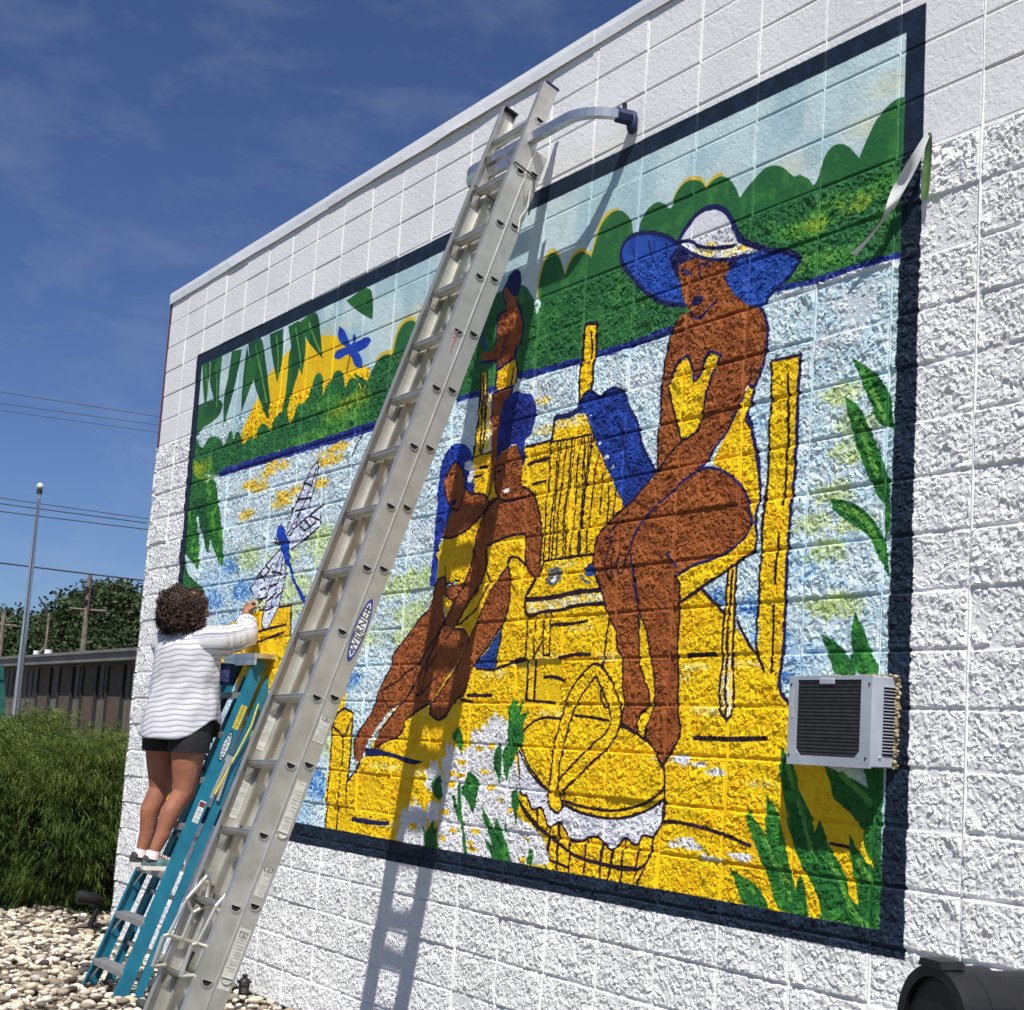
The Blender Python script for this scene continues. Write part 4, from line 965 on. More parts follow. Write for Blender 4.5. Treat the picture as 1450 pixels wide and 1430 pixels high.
def cover_poly(P):
    """anti-aliased coverage of a polygon: (y0, x0, array)"""
    x, y = P[:, 0], P[:, 1]
    x0, x1 = max(int(x.min()) - 1, 0), min(int(x.max()) + 2, PW)
    y0, y1 = max(int(y.min()) - 1, 0), min(int(y.max()) + 2, PH)
    if x1 <= x0 or y1 <= y0:
        return None
    A = np.zeros((y1 - y0, x1 - x0))
    xn, yn = np.roll(x, -1), np.roll(y, -1)
    xs = np.arange(x0, x1)
    SUB = 3
    for r in range(y0, y1):
        for s in range(SUB):
            yy = r + (s + .5) / SUB
            m = (y <= yy) != (yn <= yy)
            if not m.any():
                continue
            c = np.sort(x[m] + (yy - y[m]) / (yn[m] - y[m]) * (xn[m] - x[m]))
            for k in range(0, len(c) - 1, 2):
                A[r - y0] += np.clip(np.minimum(c[k + 1], xs + 1) - np.maximum(c[k], xs), 0, 1) / SUB
    return y0, x0, np.clip(A, 0, 1)

def cover_line(P, hw, jit):
    pad = int(hw * 1.6 + 3)
    x0, x1 = max(int(P[:, 0].min()) - pad, 0), min(int(P[:, 0].max()) + pad, PW)
    y0, y1 = max(int(P[:, 1].min()) - pad, 0), min(int(P[:, 1].max()) + pad, PH)
    if x1 <= x0 or y1 <= y0:
        return None
    A = np.zeros((y1 - y0, x1 - x0))
    for a, b in zip(P[:-1], P[1:]):
        sx0, sx1 = max(int(min(a[0], b[0])) - pad, x0), min(int(max(a[0], b[0])) + pad, x1)
        sy0, sy1 = max(int(min(a[1], b[1])) - pad, y0), min(int(max(a[1], b[1])) + pad, y1)
        if sx1 <= sx0 or sy1 <= sy0:
            continue
        X, Y = np.meshgrid(np.arange(sx0, sx1) + .5, np.arange(sy0, sy1) + .5)
        d = b - a
        t = np.clip(((X - a[0]) * d[0] + (Y - a[1]) * d[1]) / (d @ d + 1e-9), 0, 1)
        dist = np.hypot(X - a[0] - t * d[0], Y - a[1] - t * d[1])
        w = hw * (.75 + .55 * jit[sy0:sy1, sx0:sx1])
        c = np.clip(w - dist + .5, 0, 1)
        sub = A[sy0 - y0:sy1 - y0, sx0 - x0:sx1 - x0]
        np.maximum(sub, c, out=sub)
    return y0, x0, A

# paint colours: main, second, share of the second, noise scale (0 fine, 1 middle, 2 coarse)
PAL = dict(
    SKY=((176, 205, 212), (196, 216, 220), .5, 2), GLOW=((226, 212, 150), (226, 212, 150), 0, 1),
    YEL=((246, 203, 10), (236, 184, 8), .36, 1), RIM=((214, 186, 66), (214, 186, 66), 0, 1),
    GRN=((42, 104, 56), (56, 118, 58), .30, 1), GRD=((30, 82, 46), (44, 104, 46), .40, 2),
    GRM=((40, 108, 44), (86, 150, 50), .35, 1), GRL=((96, 158, 62), (60, 128, 52), .40, 1),
    YG=((150, 168, 40), (92, 140, 44), .40, 1), BLU=((30, 72, 186), (24, 56, 160), .4, 1),
    NAV=((22, 26, 84), (22, 26, 84), 0, 1), WAT=((190, 214, 226), (216, 230, 236), .50, 0),
    WBL=((52, 112, 196), (150, 196, 226), .45, 0), WBL2=((124, 172, 218), (180, 210, 230), .45, 0),
    WGR=((186, 204, 120), (204, 220, 176), .45, 0), WYL=((240, 184, 16), (226, 216, 170), .25, 0),
    BRN=((158, 88, 40), (134, 70, 30), .42, 1), WHT=((226, 226, 232), (206, 206, 214), .3, 1),
    LIN=((38, 20, 40), (38, 20, 40), 0, 1), BNK=((30, 44, 130), (70, 90, 170), .3, 0),
    DBL=((36, 74, 150), (30, 60, 132), .4, 1), CRM=((238, 226, 176), (244, 204, 60), .42, 0),
    BRD=((20, 34, 52), (26, 42, 62), .4, 1), BST=((90, 60, 40), (90, 60, 40), 0, 1),
    WNG=((220, 226, 240), (180, 196, 230), .35, 0), BLN=((34, 26, 92), (34, 26, 92), 0, 1),
    TWL=((32, 70, 168), (24, 50, 130), .45, 1), GRY=((96, 98, 90), (140, 140, 130), .4, 0),
    HAT=((38, 82, 176), (30, 66, 154), .35, 1), HAR=((32, 64, 170), (26, 50, 140), .4, 1),
    HAR2=((26, 38, 118), (30, 54, 150), .35, 1), WHC=((226, 228, 236), (206, 210, 222), .3, 1),
    FLW=((228, 228, 232), (212, 212, 216), .3, 1), FYL=((238, 188, 30), (238, 188, 30), 0, 1),
    GRF=((36, 104, 44), (58, 132, 48), .36, 1))

def paint_map():
    N = [vnoise(PH, PW, 5) * .55 + vnoise(PH, PW, 11) * .45,
         vnoise(PH, PW, 14) * .5 + vnoise(PH, PW, 34) * .5,
         vnoise(PH, PW, 60) * .6 + vnoise(PH, PW, 150) * .4]
    jit = vnoise(PH, PW, 9) * .6 + vnoise(PH, PW, 24) * .4
    img = np.zeros((PH, PW, 3))
    alpha = np.zeros((PH, PW))
    def tint(name, sl):
        a, b, share, k = PAL[name]
        n = N[k][sl]
        t = sstep(1 - share - .12, 1 - share + .12, (n - .5) * 1.25 + .5)[..., None] if share else 0
        return np.array(a, float) * (1 - t) + np.array(b, float) * t
    def put(name, cov, op=1.0):
        if cov is None:
            return
        y0, x0, A = cov
        sl = (slice(y0, y0 + A.shape[0]), slice(x0, x0 + A.shape[1]))
        A3 = (A * op)[..., None]
        img[sl] = img[sl] * (1 - A3) + tint(name, sl) * A3
    px = lambda v: np.array([((x / 1000 - MX0) * PXM, (z / 1000 - MZ0) * PXM) for x, z in zip(v[0::2], v[1::2])])
    outer = px([-7815, 4500, -4000, 4470, -280, 4438, -266, 2700, -238, 990, -5300, 978, -7770, 985, -7765, 2700])
    inner = px([-7690, 4395, -4000, 4375, -376, 4355, -370, 2700, -354, 1078, -5160, 1098, -7660, 1098, -7650, 2700])
    co, ci = cover_poly(outer), cover_poly(inner)
    y0, x0, A = co
    alpha[y0:y0 + A.shape[0], x0:x0 + A.shape[1]] = A
    img[:] = np.array(PAL['BRD'][0])
    put('BRD', co)
    put('SKY', ci)
    keep = img.copy()
    for row in MURAL.strip().split('\n'):
        k, col, a, v = row.split('|')
        v = [int(q) for q in v.split()]
        P = px(v)
        if k == 'P':
            put(col, cover_poly(catmull(P, True) if a == '1' else P))
        elif k == 'L':
            put(col, cover_line(catmull(P, False), max(float(a) / 1000 * PXM * .66, 1.4), jit))
        else:
            rx, rz, st = [float(q) for q in a.split(',')]
            rx, rz = rx * PXM, rz * PXM
            cx, cy = P[0]
            xa, xb = max(int(cx - 1.5 * rx), 0), min(int(cx + 1.5 * rx) + 1, PW)
            ya, yb = max(int(cy - 1.5 * rz), 0), min(int(cy + 1.5 * rz) + 1, PH)
            if xb <= xa or yb <= ya:
                continue
            X, Y = np.meshgrid(np.arange(xa, xb), np.arange(ya, yb))
            d = np.hypot((X - cx) / rx, (Y - cy) / rz)
            sl = (slice(ya, yb), slice(xa, xb))
            if col == 'GLOW':
                A = np.clip(1.3 - d, 0, 1) ** 2 * .6
            else:
                n = N[0][sl] * .55 + N[1][sl] * .45
                A = sstep(.40, .60, (1.25 - d) * .72 + (n - .5) * 1.1)
            # dabs stay on the paint below them: water and trees keep their own dabs
            put(col, (ya, xa, A), st)
    # the border is painted last, over the ends of the strokes
    cm = np.zeros((PH, PW))
    y0, x0, A = ci
    cm[y0:y0 + A.shape[0], x0:x0 + A.shape[1]] = A
    img = img * cm[..., None] + keep * (1 - cm[..., None])
    brush = 1 + (N[1] - .5) * .10 + (N[2] - .5) * .08
    img = np.clip(img * brush[..., None], 0, 255)
    return np.dstack([img / 255.0, alpha]).astype(np.float32)

# ================================================================= wall paint material
paint = bpy.data.images.new('mural_paint', PW, PH, alpha=True, float_buffer=False)
paint.alpha_mode = 'CHANNEL_PACKED'
_pm = paint_map()
paint.pixels.foreach_set(_pm.ravel())
paint.update()
paint.pack()
del _pm
SPLIT_Z = 5.09 - 6 * .2032

def wall_paint():
    m = bpy.data.materials.new('painted_masonry')
    m.use_nodes = True
    n, l = m.node_tree.nodes, m.node_tree.links
    b = n['Principled BSDF']
    geo = n.new('ShaderNodeNewGeometry')
    sep = n.new('ShaderNodeSeparateXYZ')
    l.new(geo.outputs['Position'], sep.inputs[0])
    def math_(op, a, b_=None, c=None):
        q = n.new('ShaderNodeMath')
        q.operation = op
        for i, v in enumerate((a, b_, c)):
            if v is None:
                continue
            if hasattr(v, 'links'):
                l.new(v, q.inputs[i])
            else:
                q.inputs[i].default_value = v
        return q.outputs[0]
    split = math_('LESS_THAN', sep.outputs['Z'], SPLIT_Z)
    # the brush slides about on the broken stone
    wob = n.new('ShaderNodeTexNoise')
    wob.inputs['Scale'].default_value = 45
    wob.inputs['Detail'].default_value = 3
    l.new(geo.outputs['Position'], wob.inputs['Vector'])
    ws = n.new('ShaderNodeSeparateColor')
    l.new(wob.outputs['Color'], ws.inputs[0])
    amp = math_('MULTIPLY_ADD', split, .005, .003)
    dx = math_('MULTIPLY', math_('SUBTRACT', ws.outputs[0], .5), amp)
    dz = math_('MULTIPLY', math_('SUBTRACT', ws.outputs[1], .5), amp)
    u = math_('DIVIDE', math_('SUBTRACT', math_('ADD', sep.outputs['X'], dx), MX0), MW)
    v = math_('DIVIDE', math_('SUBTRACT', math_('ADD', sep.outputs['Z'], dz), MZ0), MH)
    cmb = n.new('ShaderNodeCombineXYZ')
    l.new(u, cmb.inputs[0])
    l.new(v, cmb.inputs[1])
    tex = n.new('ShaderNodeTexImage')
    tex.image = paint
    tex.extension = 'CLIP'
    tex.interpolation = 'Linear'
    l.new(cmb.outputs[0], tex.inputs['Vector'])
    # white house paint with faint dirt
    nz = n.new('ShaderNodeTexNoise')
    nz.inputs['Scale'].default_value = 2.2
    nz.inputs['Detail'].default_value = 6
    l.new(geo.outputs['Position'], nz.inputs['Vector'])
    cr = n.new('ShaderNodeValToRGB')
    cr.color_ramp.elements[0].position = .30
    cr.color_ramp.elements[0].color = (.76, .76, .765, 1)
    cr.color_ramp.elements[1].position = .62
    cr.color_ramp.elements[1].color = (.84, .84, .85, 1)
    l.new(nz.outputs['Fac'], cr.inputs['Fac'])
    mx = n.new('ShaderNodeMix')
    mx.data_type = 'RGBA'
    l.new(tex.outputs['Alpha'], mx.inputs['Factor'])
    l.new(cr.outputs['Color'], mx.inputs['A'])
    l.new(tex.outputs['Color'], mx.inputs['B'])
    l.new(mx.outputs['Result'], b.inputs['Base Color'])
    b.inputs['Roughness'].default_value = .62
    b.inputs['Specular IOR Level'].default_value = .3
    # fine grain
    g1 = n.new('ShaderNodeTexNoise')
    g1.inputs['Scale'].default_value = 75
    g1.inputs['Detail'].default_value = 6
    g1.inputs['Roughness'].default_value = .6
    l.new(geo.outputs['Position'], g1.inputs['Vector'])
    g2 = n.new('ShaderNodeTexNoise')
    g2.inputs['Scale'].default_value = 28
    g2.inputs['Detail'].default_value = 5
    g2.inputs['Distortion'].default_value = 1.2
    l.new(geo.outputs['Position'], g2.inputs['Vector'])
    hsm = math_('ADD', math_('MULTIPLY', g1.outputs['Fac'], .0022), math_('MULTIPLY', g2.outputs['Fac'], .0040))
    hsp = math_('MULTIPLY', g1.outputs['Fac'], .0048)
    h = math_('ADD', math_('MULTIPLY', hsm, math_('SUBTRACT', 1.0, split)), math_('MULTIPLY', hsp, split))
    bp = n.new('ShaderNodeBump')
    bp.inputs['Strength'].default_value = .8
    bp.inputs['Distance'].default_value = 1.0
    l.new(h, bp.inputs['Height'])
    l.new(bp.outputs['Normal'], b.inputs['Normal'])
    return m

PAINT = wall_paint()

# ================================================================= the painted building
BW, BH = .4064, .2032
ZTOP = 5.09
HW, HH = BW / 2 - .0048, BH / 2 - .0048
XL, XR = -21 * BW, 10 * BW

bld = empty('painted_building', (-8.53, 0, 0))
tag(bld, 'white painted concrete block building with a lakeside mural framed in navy', 'building')

def relief(nx, nz, seed):
    r = np.random.default_rng(seed)
    x = np.linspace(-HW, HW, nx)
    z = np.linspace(-HH, HH, nz)
    X, Z = np.meshgrid(x, z, indexing='ij')
    Xr, Zr = X * .80 + Z * .60, (-X * .60 + Z * .80)
    def oct_(lam, an=1.7):
        u, v = Xr / lam + 60, Zr / lam * an + 60
        g = r.standard_normal((200, 200))
        iu, iv = u.astype(int) % 198, v.astype(int) % 198
        fu, fv = u - np.floor(u), v - np.floor(v)
        fu, fv = fu * fu * (3 - 2 * fu), fv * fv * (3 - 2 * fv)
        return (g[iu, iv] * (1 - fu) + g[iu + 1, iv] * fu) * (1 - fv) + (g[iu, iv + 1] * (1 - fu) + g[iu + 1, iv + 1] * fu) * fv
    wx, wz = X + .008 * oct_(.03), Z + .008 * oct_(.03)
    n = 300
    px, pz = r.uniform(-HW, HW, n), r.uniform(-HH, HH, n)
    h0 = r.normal(0, .0010, n)
    gx, gz = r.normal(0, .135, n), r.normal(0, .135, n)
    d = (wx[..., None] - px) ** 2 + (wz[..., None] - pz) ** 2
    k = np.argmin(d, axis=-1)
    fac = h0[k] + gx[k] * (X - px[k]) + gz[k] * (Z - pz[k])
    big = np.clip(oct_(.06, 1) - 1.1, 0, 1)
    h = fac + .0022 * oct_(.12, 1) + .0014 * oct_(.05) + .0010 * oct_(.024) + .0007 * oct_(.013) + .006 * big
    base = .0085 + h
    ex = np.minimum(HW - np.abs(X), HH - np.abs(Z))
    e = np.clip(ex / (.0045 + .003 * np.abs(oct_(.03))), 0, 1)
    e = e * e * (3 - 2 * e)
    y = .005 + e * np.clip(base - .003, .0003, .030)
    return X, Z, -y

def block_arrays(nx, nz, seed, corner=False):
    X, Z, Y = relief(nx, nz, seed)
    V = [np.stack([X, Y, Z], -1).reshape(-1, 3)]
    id_ = np.arange(nx * nz).reshape(nx, nz)
    F = [np.stack([id_[:-1, :-1], id_[1:, :-1], id_[1:, 1:], id_[:-1, 1:]], -1).reshape(-1, 4)]
    ring = np.concatenate([id_[:, 0], id_[-1, 1:], id_[-2::-1, -1], id_[0, -2:0:-1]])
    back = V[0][ring].copy()
    back[:, 1] = .03
    b0 = nx * nz
    V.append(back)
    m = len(ring)
    i = np.arange(m)
    j = (i + 1) % m
    F.append(np.stack([ring[j], ring[i], b0 + i, b0 + j], -1))
    if corner:                                   # broken end face towards the side street
        r2 = np.random.default_rng(seed + 900)
        ny = nz
        yy = np.linspace(-.010, .19, ny)
        _, Zs, R2 = relief(ny, nz, seed + 500)
        Ys, Zs = np.meshgrid(yy, np.linspace(-HH, HH, nz), indexing='ij')
        Xs = -HW - .040 + R2 * 1.3
        b1 = b0 + m
        V.append(np.stack([Xs, Ys, Zs], -1).reshape(-1, 3))
        q = np.arange(ny * nz).reshape(ny, nz) + b1
        F.append(np.stack([q[1:, :-1], q[:-1, :-1], q[:-1, 1:], q[1:, 1:]], -1).reshape(-1, 4))
    return np.concatenate(V), np.concatenate(F)

def smooth_arrays(seed):
    r = np.random.default_rng(seed)
    b = .004
    y0 = -.0065
    V, F = [], []
    rects = [(HW, HH, .03), (HW, HH, y0 + b * .6), (HW - b, HH - b, y0)]
    for a, c, y in rects:
        V += [(-a, y, -c), (a, y, -c), (a, y, c), (-a, y, c)]
    for k in (0, 4):
        for i in range(4):
            j = (i + 1) % 4
            F.append((k + i, k + j, k + 4 + j, k + 4 + i))
    F.append((8, 9, 10, 11))
    return np.array(V), np.array(F)

NV = 18
hi = [block_arrays(100, 50, 100 + s) for s in range(NV)]
lo = [block_arrays(46, 23, 300 + s) for s in range(8)]
cor = [block_arrays(40, 22, 500 + s, True) for s in range(5)]
smo = smooth_arrays(1)

cells = []
for k in range(25):
    for i in range(-10, 21):
        cx, cz = -(i + .5) * BW, ZTOP - (k + .5) * BH
        u, v, d = project([cx, 0, cz])
        vis = d > 0 and -60 < u < 1510 and -60 < v < 1490
        ar = (F_PX / d) ** 2 if d > 0 else 0
        cells.append((ar if vis else -1, k, i, cx, cz, vis))
order = sorted(range(len(cells)), key=lambda q: -cells[q][0])
single = set(q for q in order[:300] if cells[q][5])

mesh_cache = {}
def block_mesh(key, arr, smooth):
    if key not in mesh_cache:
        o = np_mesh('block', arr[0], arr[1], PAINT, None, smooth)
        mesh_cache[key] = o.data
        bpy.data.objects.remove(o)
    return mesh_cache[key]

rest_V, rest_F, base_i = [], [], 0
for q, (ar, k, i, cx, cz, vis) in enumerate(cells):
    rr = np.random.default_rng(q)
    is_s = k < 6
    jy = rr.normal(0, .0012) if is_s else rr.normal(0, .003)
    flip = rr.random() < .5
    tilt = rr.normal(0, .0030) if is_s else rr.normal(0, .012)
    if q in single:
        if is_s:
            me = block_mesh(('s', 0), smo, False)
        else:
            s = int(rr.integers(NV))
            me = block_mesh(('h', s), hi[s], False)
        o = bpy.data.objects.new('block', me)
        COL.objects.link(o)
        o.parent = bld
        o.location = Vector((cx, jy, cz)) - bld.location
        o.rotation_euler = (0, math.pi if flip and not is_s else 0, tilt if is_s else 0)
    else:
        if is_s:
            V, F = smo
        elif i == 20:
            V, F = cor[int(rr.integers(5))]
            flip = False
        else:
            V, F = lo[int(rr.integers(8))]
        V = V.copy()
        if flip and not is_s:
            V[:, 0] *= -1
            V[:, 2] *= -1
        V = V + np.array([cx, jy, cz])
        rest_V.append(V)
        rest_F.append(F + base_i)
        base_i += len(V)
ro = np_mesh('block_field', np.concatenate(rest_V), np.concatenate(rest_F), PAINT, bld, False)
tag(ro, kind='stuff')
del rest_V, rest_F

# mortar bed behind and between the blocks, itself painted over
mm = MB()
mm.box(((XL + XR) / 2, .0975, (ZTOP + .0) / 2 + .02), (XR - XL - .004, .20, ZTOP + .02))
mortar = mm.build('mortar_bed', PAINT, bld)

# struck upright joints: a rounded bead of mortar under the same paint
for i in range(-9, 21):
    xj = -i * BW
    jb = MB()
    rj = random.Random(i)
    vs, fs = [], []
    nz = 64
    for q in range(nz):
        z = -.02 + (ZTOP - .01) * q / (nz - 1)
        yo = -.0100 if z < SPLIT_Z else -.0074
        yo += rj.uniform(-.0012, .0012)
        dx = rj.uniform(-.0012, .0012)
        w_ = .0062 + rj.uniform(-.0008, .0008)
        vs += [(xj + dx - w_, .0, z), (xj + dx - w_ * .6, yo * .8, z), (xj + dx, yo, z), (xj + dx + w_ * .6, yo * .8, z), (xj + dx + w_, .0, z)]
    for q in range(nz - 1):
        for k in range(4):
            fs.append((q * 5 + k, q * 5 + k + 1, q * 5 + k + 6, q * 5 + k + 5))
    jb.add(vs, fs, True)
    jb.build('mortar_joint', PAINT, bld)

M_maroon = mat('maroon_trim', lin((112, 62, 60)), .6, var=.25, vscale=5)
M_roof = mat('roof_membrane', (.35, .35, .36), .8, var=.2)
M_coping = mat('white_metal_coping', (.80, .81, .83), .38, rgb2=(.70, .71, .74), vscale=3.0, bump=.10, bscale=14, bdist=.02)
b2 = MB().box((XL - .023, 6.196, (ZTOP + SPLIT_Z) / 2), (.052, 12.40, ZTOP - SPLIT_Z))
b2.box((XL + .010, 6.40, SPLIT_Z / 2 - .01), (.03, 11.90, SPLIT_Z - .002))
b2.build('side_wall', M_maroon, bld)
MB().box(((XL + XR) / 2, 12.5, ZTOP / 2), (XR - XL, .2, ZTOP)).build('rear_wall', M_maroon, bld)
MB().box(((XL + XR) / 2, 6.4, ZTOP + .01), (XR - XL - .06, 12.3, .06)).build('roof', M_roof, bld)
# coping: bent sheet lengths, each a little wavy along its lower edge
seg = 3.05
x = XL - .035
ci = 0
while x < XR:
    x1 = min(x + seg, XR)
    c = MB()
    n = 22
    rr = np.random.default_rng(40 + ci)
    wav = np.cumsum(rr.normal(0, .0016, n + 1))
    wav -= np.linspace(wav[0], wav[-1], n + 1)
    out = np.abs(np.cumsum(rr.normal(0, .0022, n + 1)))
    out = np.minimum(out, .016) * np.sin(np.linspace(0, math.pi, n + 1))
    vs, fs = [], []
    xs = np.linspace(x + .0015, x1 - .0015, n + 1)
    th = .0 + .004 * (ci % 2)
    for j, xx in enumerate(xs):
        yb = -.018 - out[j] - th
        vs += [(xx, .22, 5.142), (xx, -.016 - th, 5.154), (xx, -.020 - th, 5.120), (xx, yb, 5.062 + wav[j] + (ci % 3) * .003), (xx, yb + .004, 5.064 + wav[j] + (ci % 3) * .003), (xx, -.012 - th, 5.12), (xx, .22, 5.136)]
    for j in range(n):
        for k in range(7):
            k2 = (k + 1) % 7
            fs.append((j * 7 + k, (j + 1) * 7 + k, (j + 1) * 7 + k2, j * 7 + k2))
    fs.append(tuple(range(7)))
    fs.append(tuple(range(n * 7, n * 7 + 7))[::-1])
    c.add(vs, fs)
    c.build('coping', M_coping, bld)
    x = x1
    ci += 1

# ================================================================= ground
M_soil = mat('dry_ground', (.16, .14, .10), .95, rgb2=(.09, .10, .05), vscale=.15, bump=.3, bscale=8, bdist=.03)
g = MB()
N = 24
xs = np.linspace(-500, 500, N + 1)
vs = [(x, y, -.065) for x in xs for y in xs]
fs = [(i * (N + 1) + j, (i + 1) * (N + 1) + j, (i + 1) * (N + 1) + j + 1, i * (N + 1) + j + 1) for i in range(N) for j in range(N)]
gr = g.add(vs, fs).build('ground', M_soil)
tag(gr, 'bare ground reaching away from the building to the horizon', 'ground', kind='structure')

STONES = [lin(c) for c in [(70, 68, 68), (112, 104, 98), (156, 142, 124), (190, 174, 150), (212, 198, 172), (226, 216, 196), (176, 166, 156), (236, 230, 216)]]
M_stone = tone_mat('river_stone', STONES, None, .8, spec=.2, bump=.5)
M_bed = mat('gravel_bed_fines', (.22, .19, .155), .95, rgb2=(.10, .09, .08), vscale=30, bump=.8, bscale=25, bdist=.02)
bed = MB().box((-7.9, -2.35, -.045), (6.6, 4.7, .03)).build('gravel_bed', M_bed)
tag(bed, 'bed of rounded river stones at the foot of the painted wall', 'gravel', kind='structure')

def ico(sub=1):
    bm = bmesh.new()
    bmesh.ops.create_icosphere(bm, subdivisions=sub, radius=1)
    V = np.array([v.co[:] for v in bm.verts])
    F = np.array([[v.index for v in f.verts] for f in bm.faces])
    bm.free()
    return V, F
def pebble(seed, sub=2):
    r = np.random.default_rng(seed)
    V, F = ico(sub)
    V = V.copy()
    for _ in range(4):
        d = r.normal(size=3)
        d /= np.linalg.norm(d)
        t = V @ d
        V -= np.outer(np.maximum(t - r.uniform(.55, .85), 0), d) * .8
    V += r.normal(0, .02, V.shape)
    V *= np.array([1, r.uniform(.62, .9), r.uniform(.42, .62)])
    return V, F
PEB = [pebble(s) for s in range(10)]
spots = []
for layer in range(2):
    n_s = 5200 if layer == 0 else 3000
    r = np.random.default_rng(60 + layer)
    X = r.uniform(-11.1, -4.75, n_s)
    Y = r.uniform(-2.9, -.03, n_s)
    ok = (X > -8.5) | (r.random(n_s) < 1)
    Y = np.where(X < -8.75, r.uniform(-2.9, .9, n_s), Y)
    S = r.gamma(6, .0038, n_s) + .006
    for x, y, s in zip(X, Y, S):
        spots.append((x, y, -.012 + layer * .022 + r.uniform(-.006, .006), s))
sp = np.array(spots)
u, v, d = project(sp[:, :3])
vis = (d > 0) & (u > -10) & (u < 470) & (v > 1255) & (v < 1440)
keep = (u > -260) & (u < 620) & (v < 1720)
size = sp[:, 3] * F_PX / d
cand = np.where(vis & (sp[:, 2] > .0))[0]
top = set(cand[np.argsort(-size[cand])][:300].tolist())
stone_mesh = []
for t in range(24):
    V, F = PEB[t % 10]
    o = np_mesh('stone', V, F, M_stone, None, True, np.full(len(V), RNG.random()))
    stone_mesh.append(o.data)
    bpy.data.objects.remove(o)
sv, sf, st, bi = [], [], [], 0
for q in range(len(sp)):
    if not keep[q]:
        continue
    x, y, z, s = sp[q]
    rz = random.uniform(0, 6.28)
    if q in top:
        o = bpy.data.objects.new('stone', stone_mesh[q % 24])
        COL.objects.link(o)
        o.parent = bed
        o.location = (x, y, z + .012)
        o.rotation_euler = (random.uniform(-.3, .3), random.uniform(-.3, .3), rz)
        o.scale = (s, s, s)
    else:
        V, F = PEB[q % 10]
        E = np.array(Euler((random.uniform(-.35, .35), random.uniform(-.35, .35), rz)).to_matrix())
        V = (V * s) @ E.T + np.array([x, y, z])
        sv.append(V)
        sf.append(F + bi)
        st.append(np.full(len(V), random.random()))
        bi += len(V)
so = np_mesh('stone_layer', np.concatenate(sv), np.concatenate(sf), M_stone, bed, True, np.concatenate(st))
tag(so, kind='stuff')
del sv, sf, st

# ================================================================= aluminium extension ladder
M_alu = mat('weathered_aluminium', (.66, .645, .60), .42, .75, rgb2=(.50, .485, .44), vscale=9, bump=.12, bscale=40, bdist=.003)
M_alu2 = mat('bright_aluminium', (.74, .74, .73), .28, .85, rgb2=(.62, .62, .61), vscale=12)
M_hole = mat('dark_hollow', (.012, .010, .010), .9)
M_label = mat('worn_paper_label', (.62, .61, .57), .6, rgb2=(.48, .47, .43), vscale=30)
M_ink = mat('label_ink', (.05, .05, .055), .7)
M_soft = mat('faded_print', (.30, .295, .28), .7)
M_white = mat('decal_white', (.78, .78, .78), .5, var=.12, vscale=30)
M_decalblue = mat('decal_blue', lin((40, 62, 140)), .5)
M_cord = mat('dark_cord', (.06, .055, .05), .9)
M_navyrub = mat('navy_rubber', lin((26, 40, 84)), .6, var=.3, vscale=30)

P0 = Vector((-2.640, -.293, 4.396))                 # centre of a rung end, outer face of the near rail
LU = Vector((-.0242, .3148, .9488)).normalized()
LX = Vector((1, 0, 0))
LX = (LX - LU * LX.dot(LU)).normalized()
LN = LU.cross(LX).normalized()                       # towards the wall
if LN.y < 0:
    LN = -LN
RS = .3048
def lad(x, n, u):
    return P0 + LX * x + LN * n + LU * u
def LM(x, n, u, ax):
    """matrix whose local axes are the three vectors in ax, origin at ladder point"""
    m = Matrix((ax[0], ax[1], ax[2])).transposed().to_4x4()
    m.translation = lad(x, n, u)
    return m
ROT3 = Matrix((LX, LN, LU)).transposed()
foot_u = -(P0.z + .02) / LU.z

ladder = empty('extension_ladder', tuple(lad(-.2, 0, foot_u)))
tag(ladder, 'tall weathered aluminium extension ladder leaning against the mural wall', 'ladder')
W_L = .405
DEPS = {0: (.086, -.006), 1: (.074, .0)}
DEP = .080
OFF = .076
def channel(sx, n0, u0, u1, name):
    """C-section rail; web on the outer side (x = 0 near rail, x = -W_L far rail), flanges inwards"""
    inn = -1 if sx == 0 else 1
    DEP, sh = DEPS[0 if n0 == 0 else 1]
    n0 = n0 + sh
    t, fl = .0035, .032
    o = [(0, -DEP / 2), (0, DEP / 2), (inn * fl, DEP / 2), (inn * fl, DEP / 2 - t), (inn * t, DEP / 2 - t), (inn * t, -DEP / 2 + t), (inn * fl, -DEP / 2 + t), (inn * fl, -DEP / 2)]
    m = MB()
    M = LM(sx, n0, 0, (LX, LN, LU))
    if inn < 0:
        o = o[::-1]
    m.prism(o, M, u0, u1)
    return m.build(name, M_alu, ladder)
FLY_TOP, BASE_TOP = .515, .15
FLY_BOT = -RS * 14.75
rails = [channel(0, 0, FLY_BOT, FLY_TOP, 'fly_rail'), channel(-W_L, 0, FLY_BOT, FLY_TOP, 'fly_rail'),
         channel(0, OFF, foot_u, BASE_TOP, 'base_rail'), channel(-W_L, OFF, foot_u, BASE_TOP, 'base_rail')]
# guide lip between the two sections
for sx, s in ((.0012, 1), (-W_L - .0012, -1)):
    MB().box(lad(sx, .0378, (FLY_BOT + BASE_TOP) / 2), (.005, .006, BASE_TOP - FLY_BOT), ROT3).build('guide_lip', M_alu2, ladder)
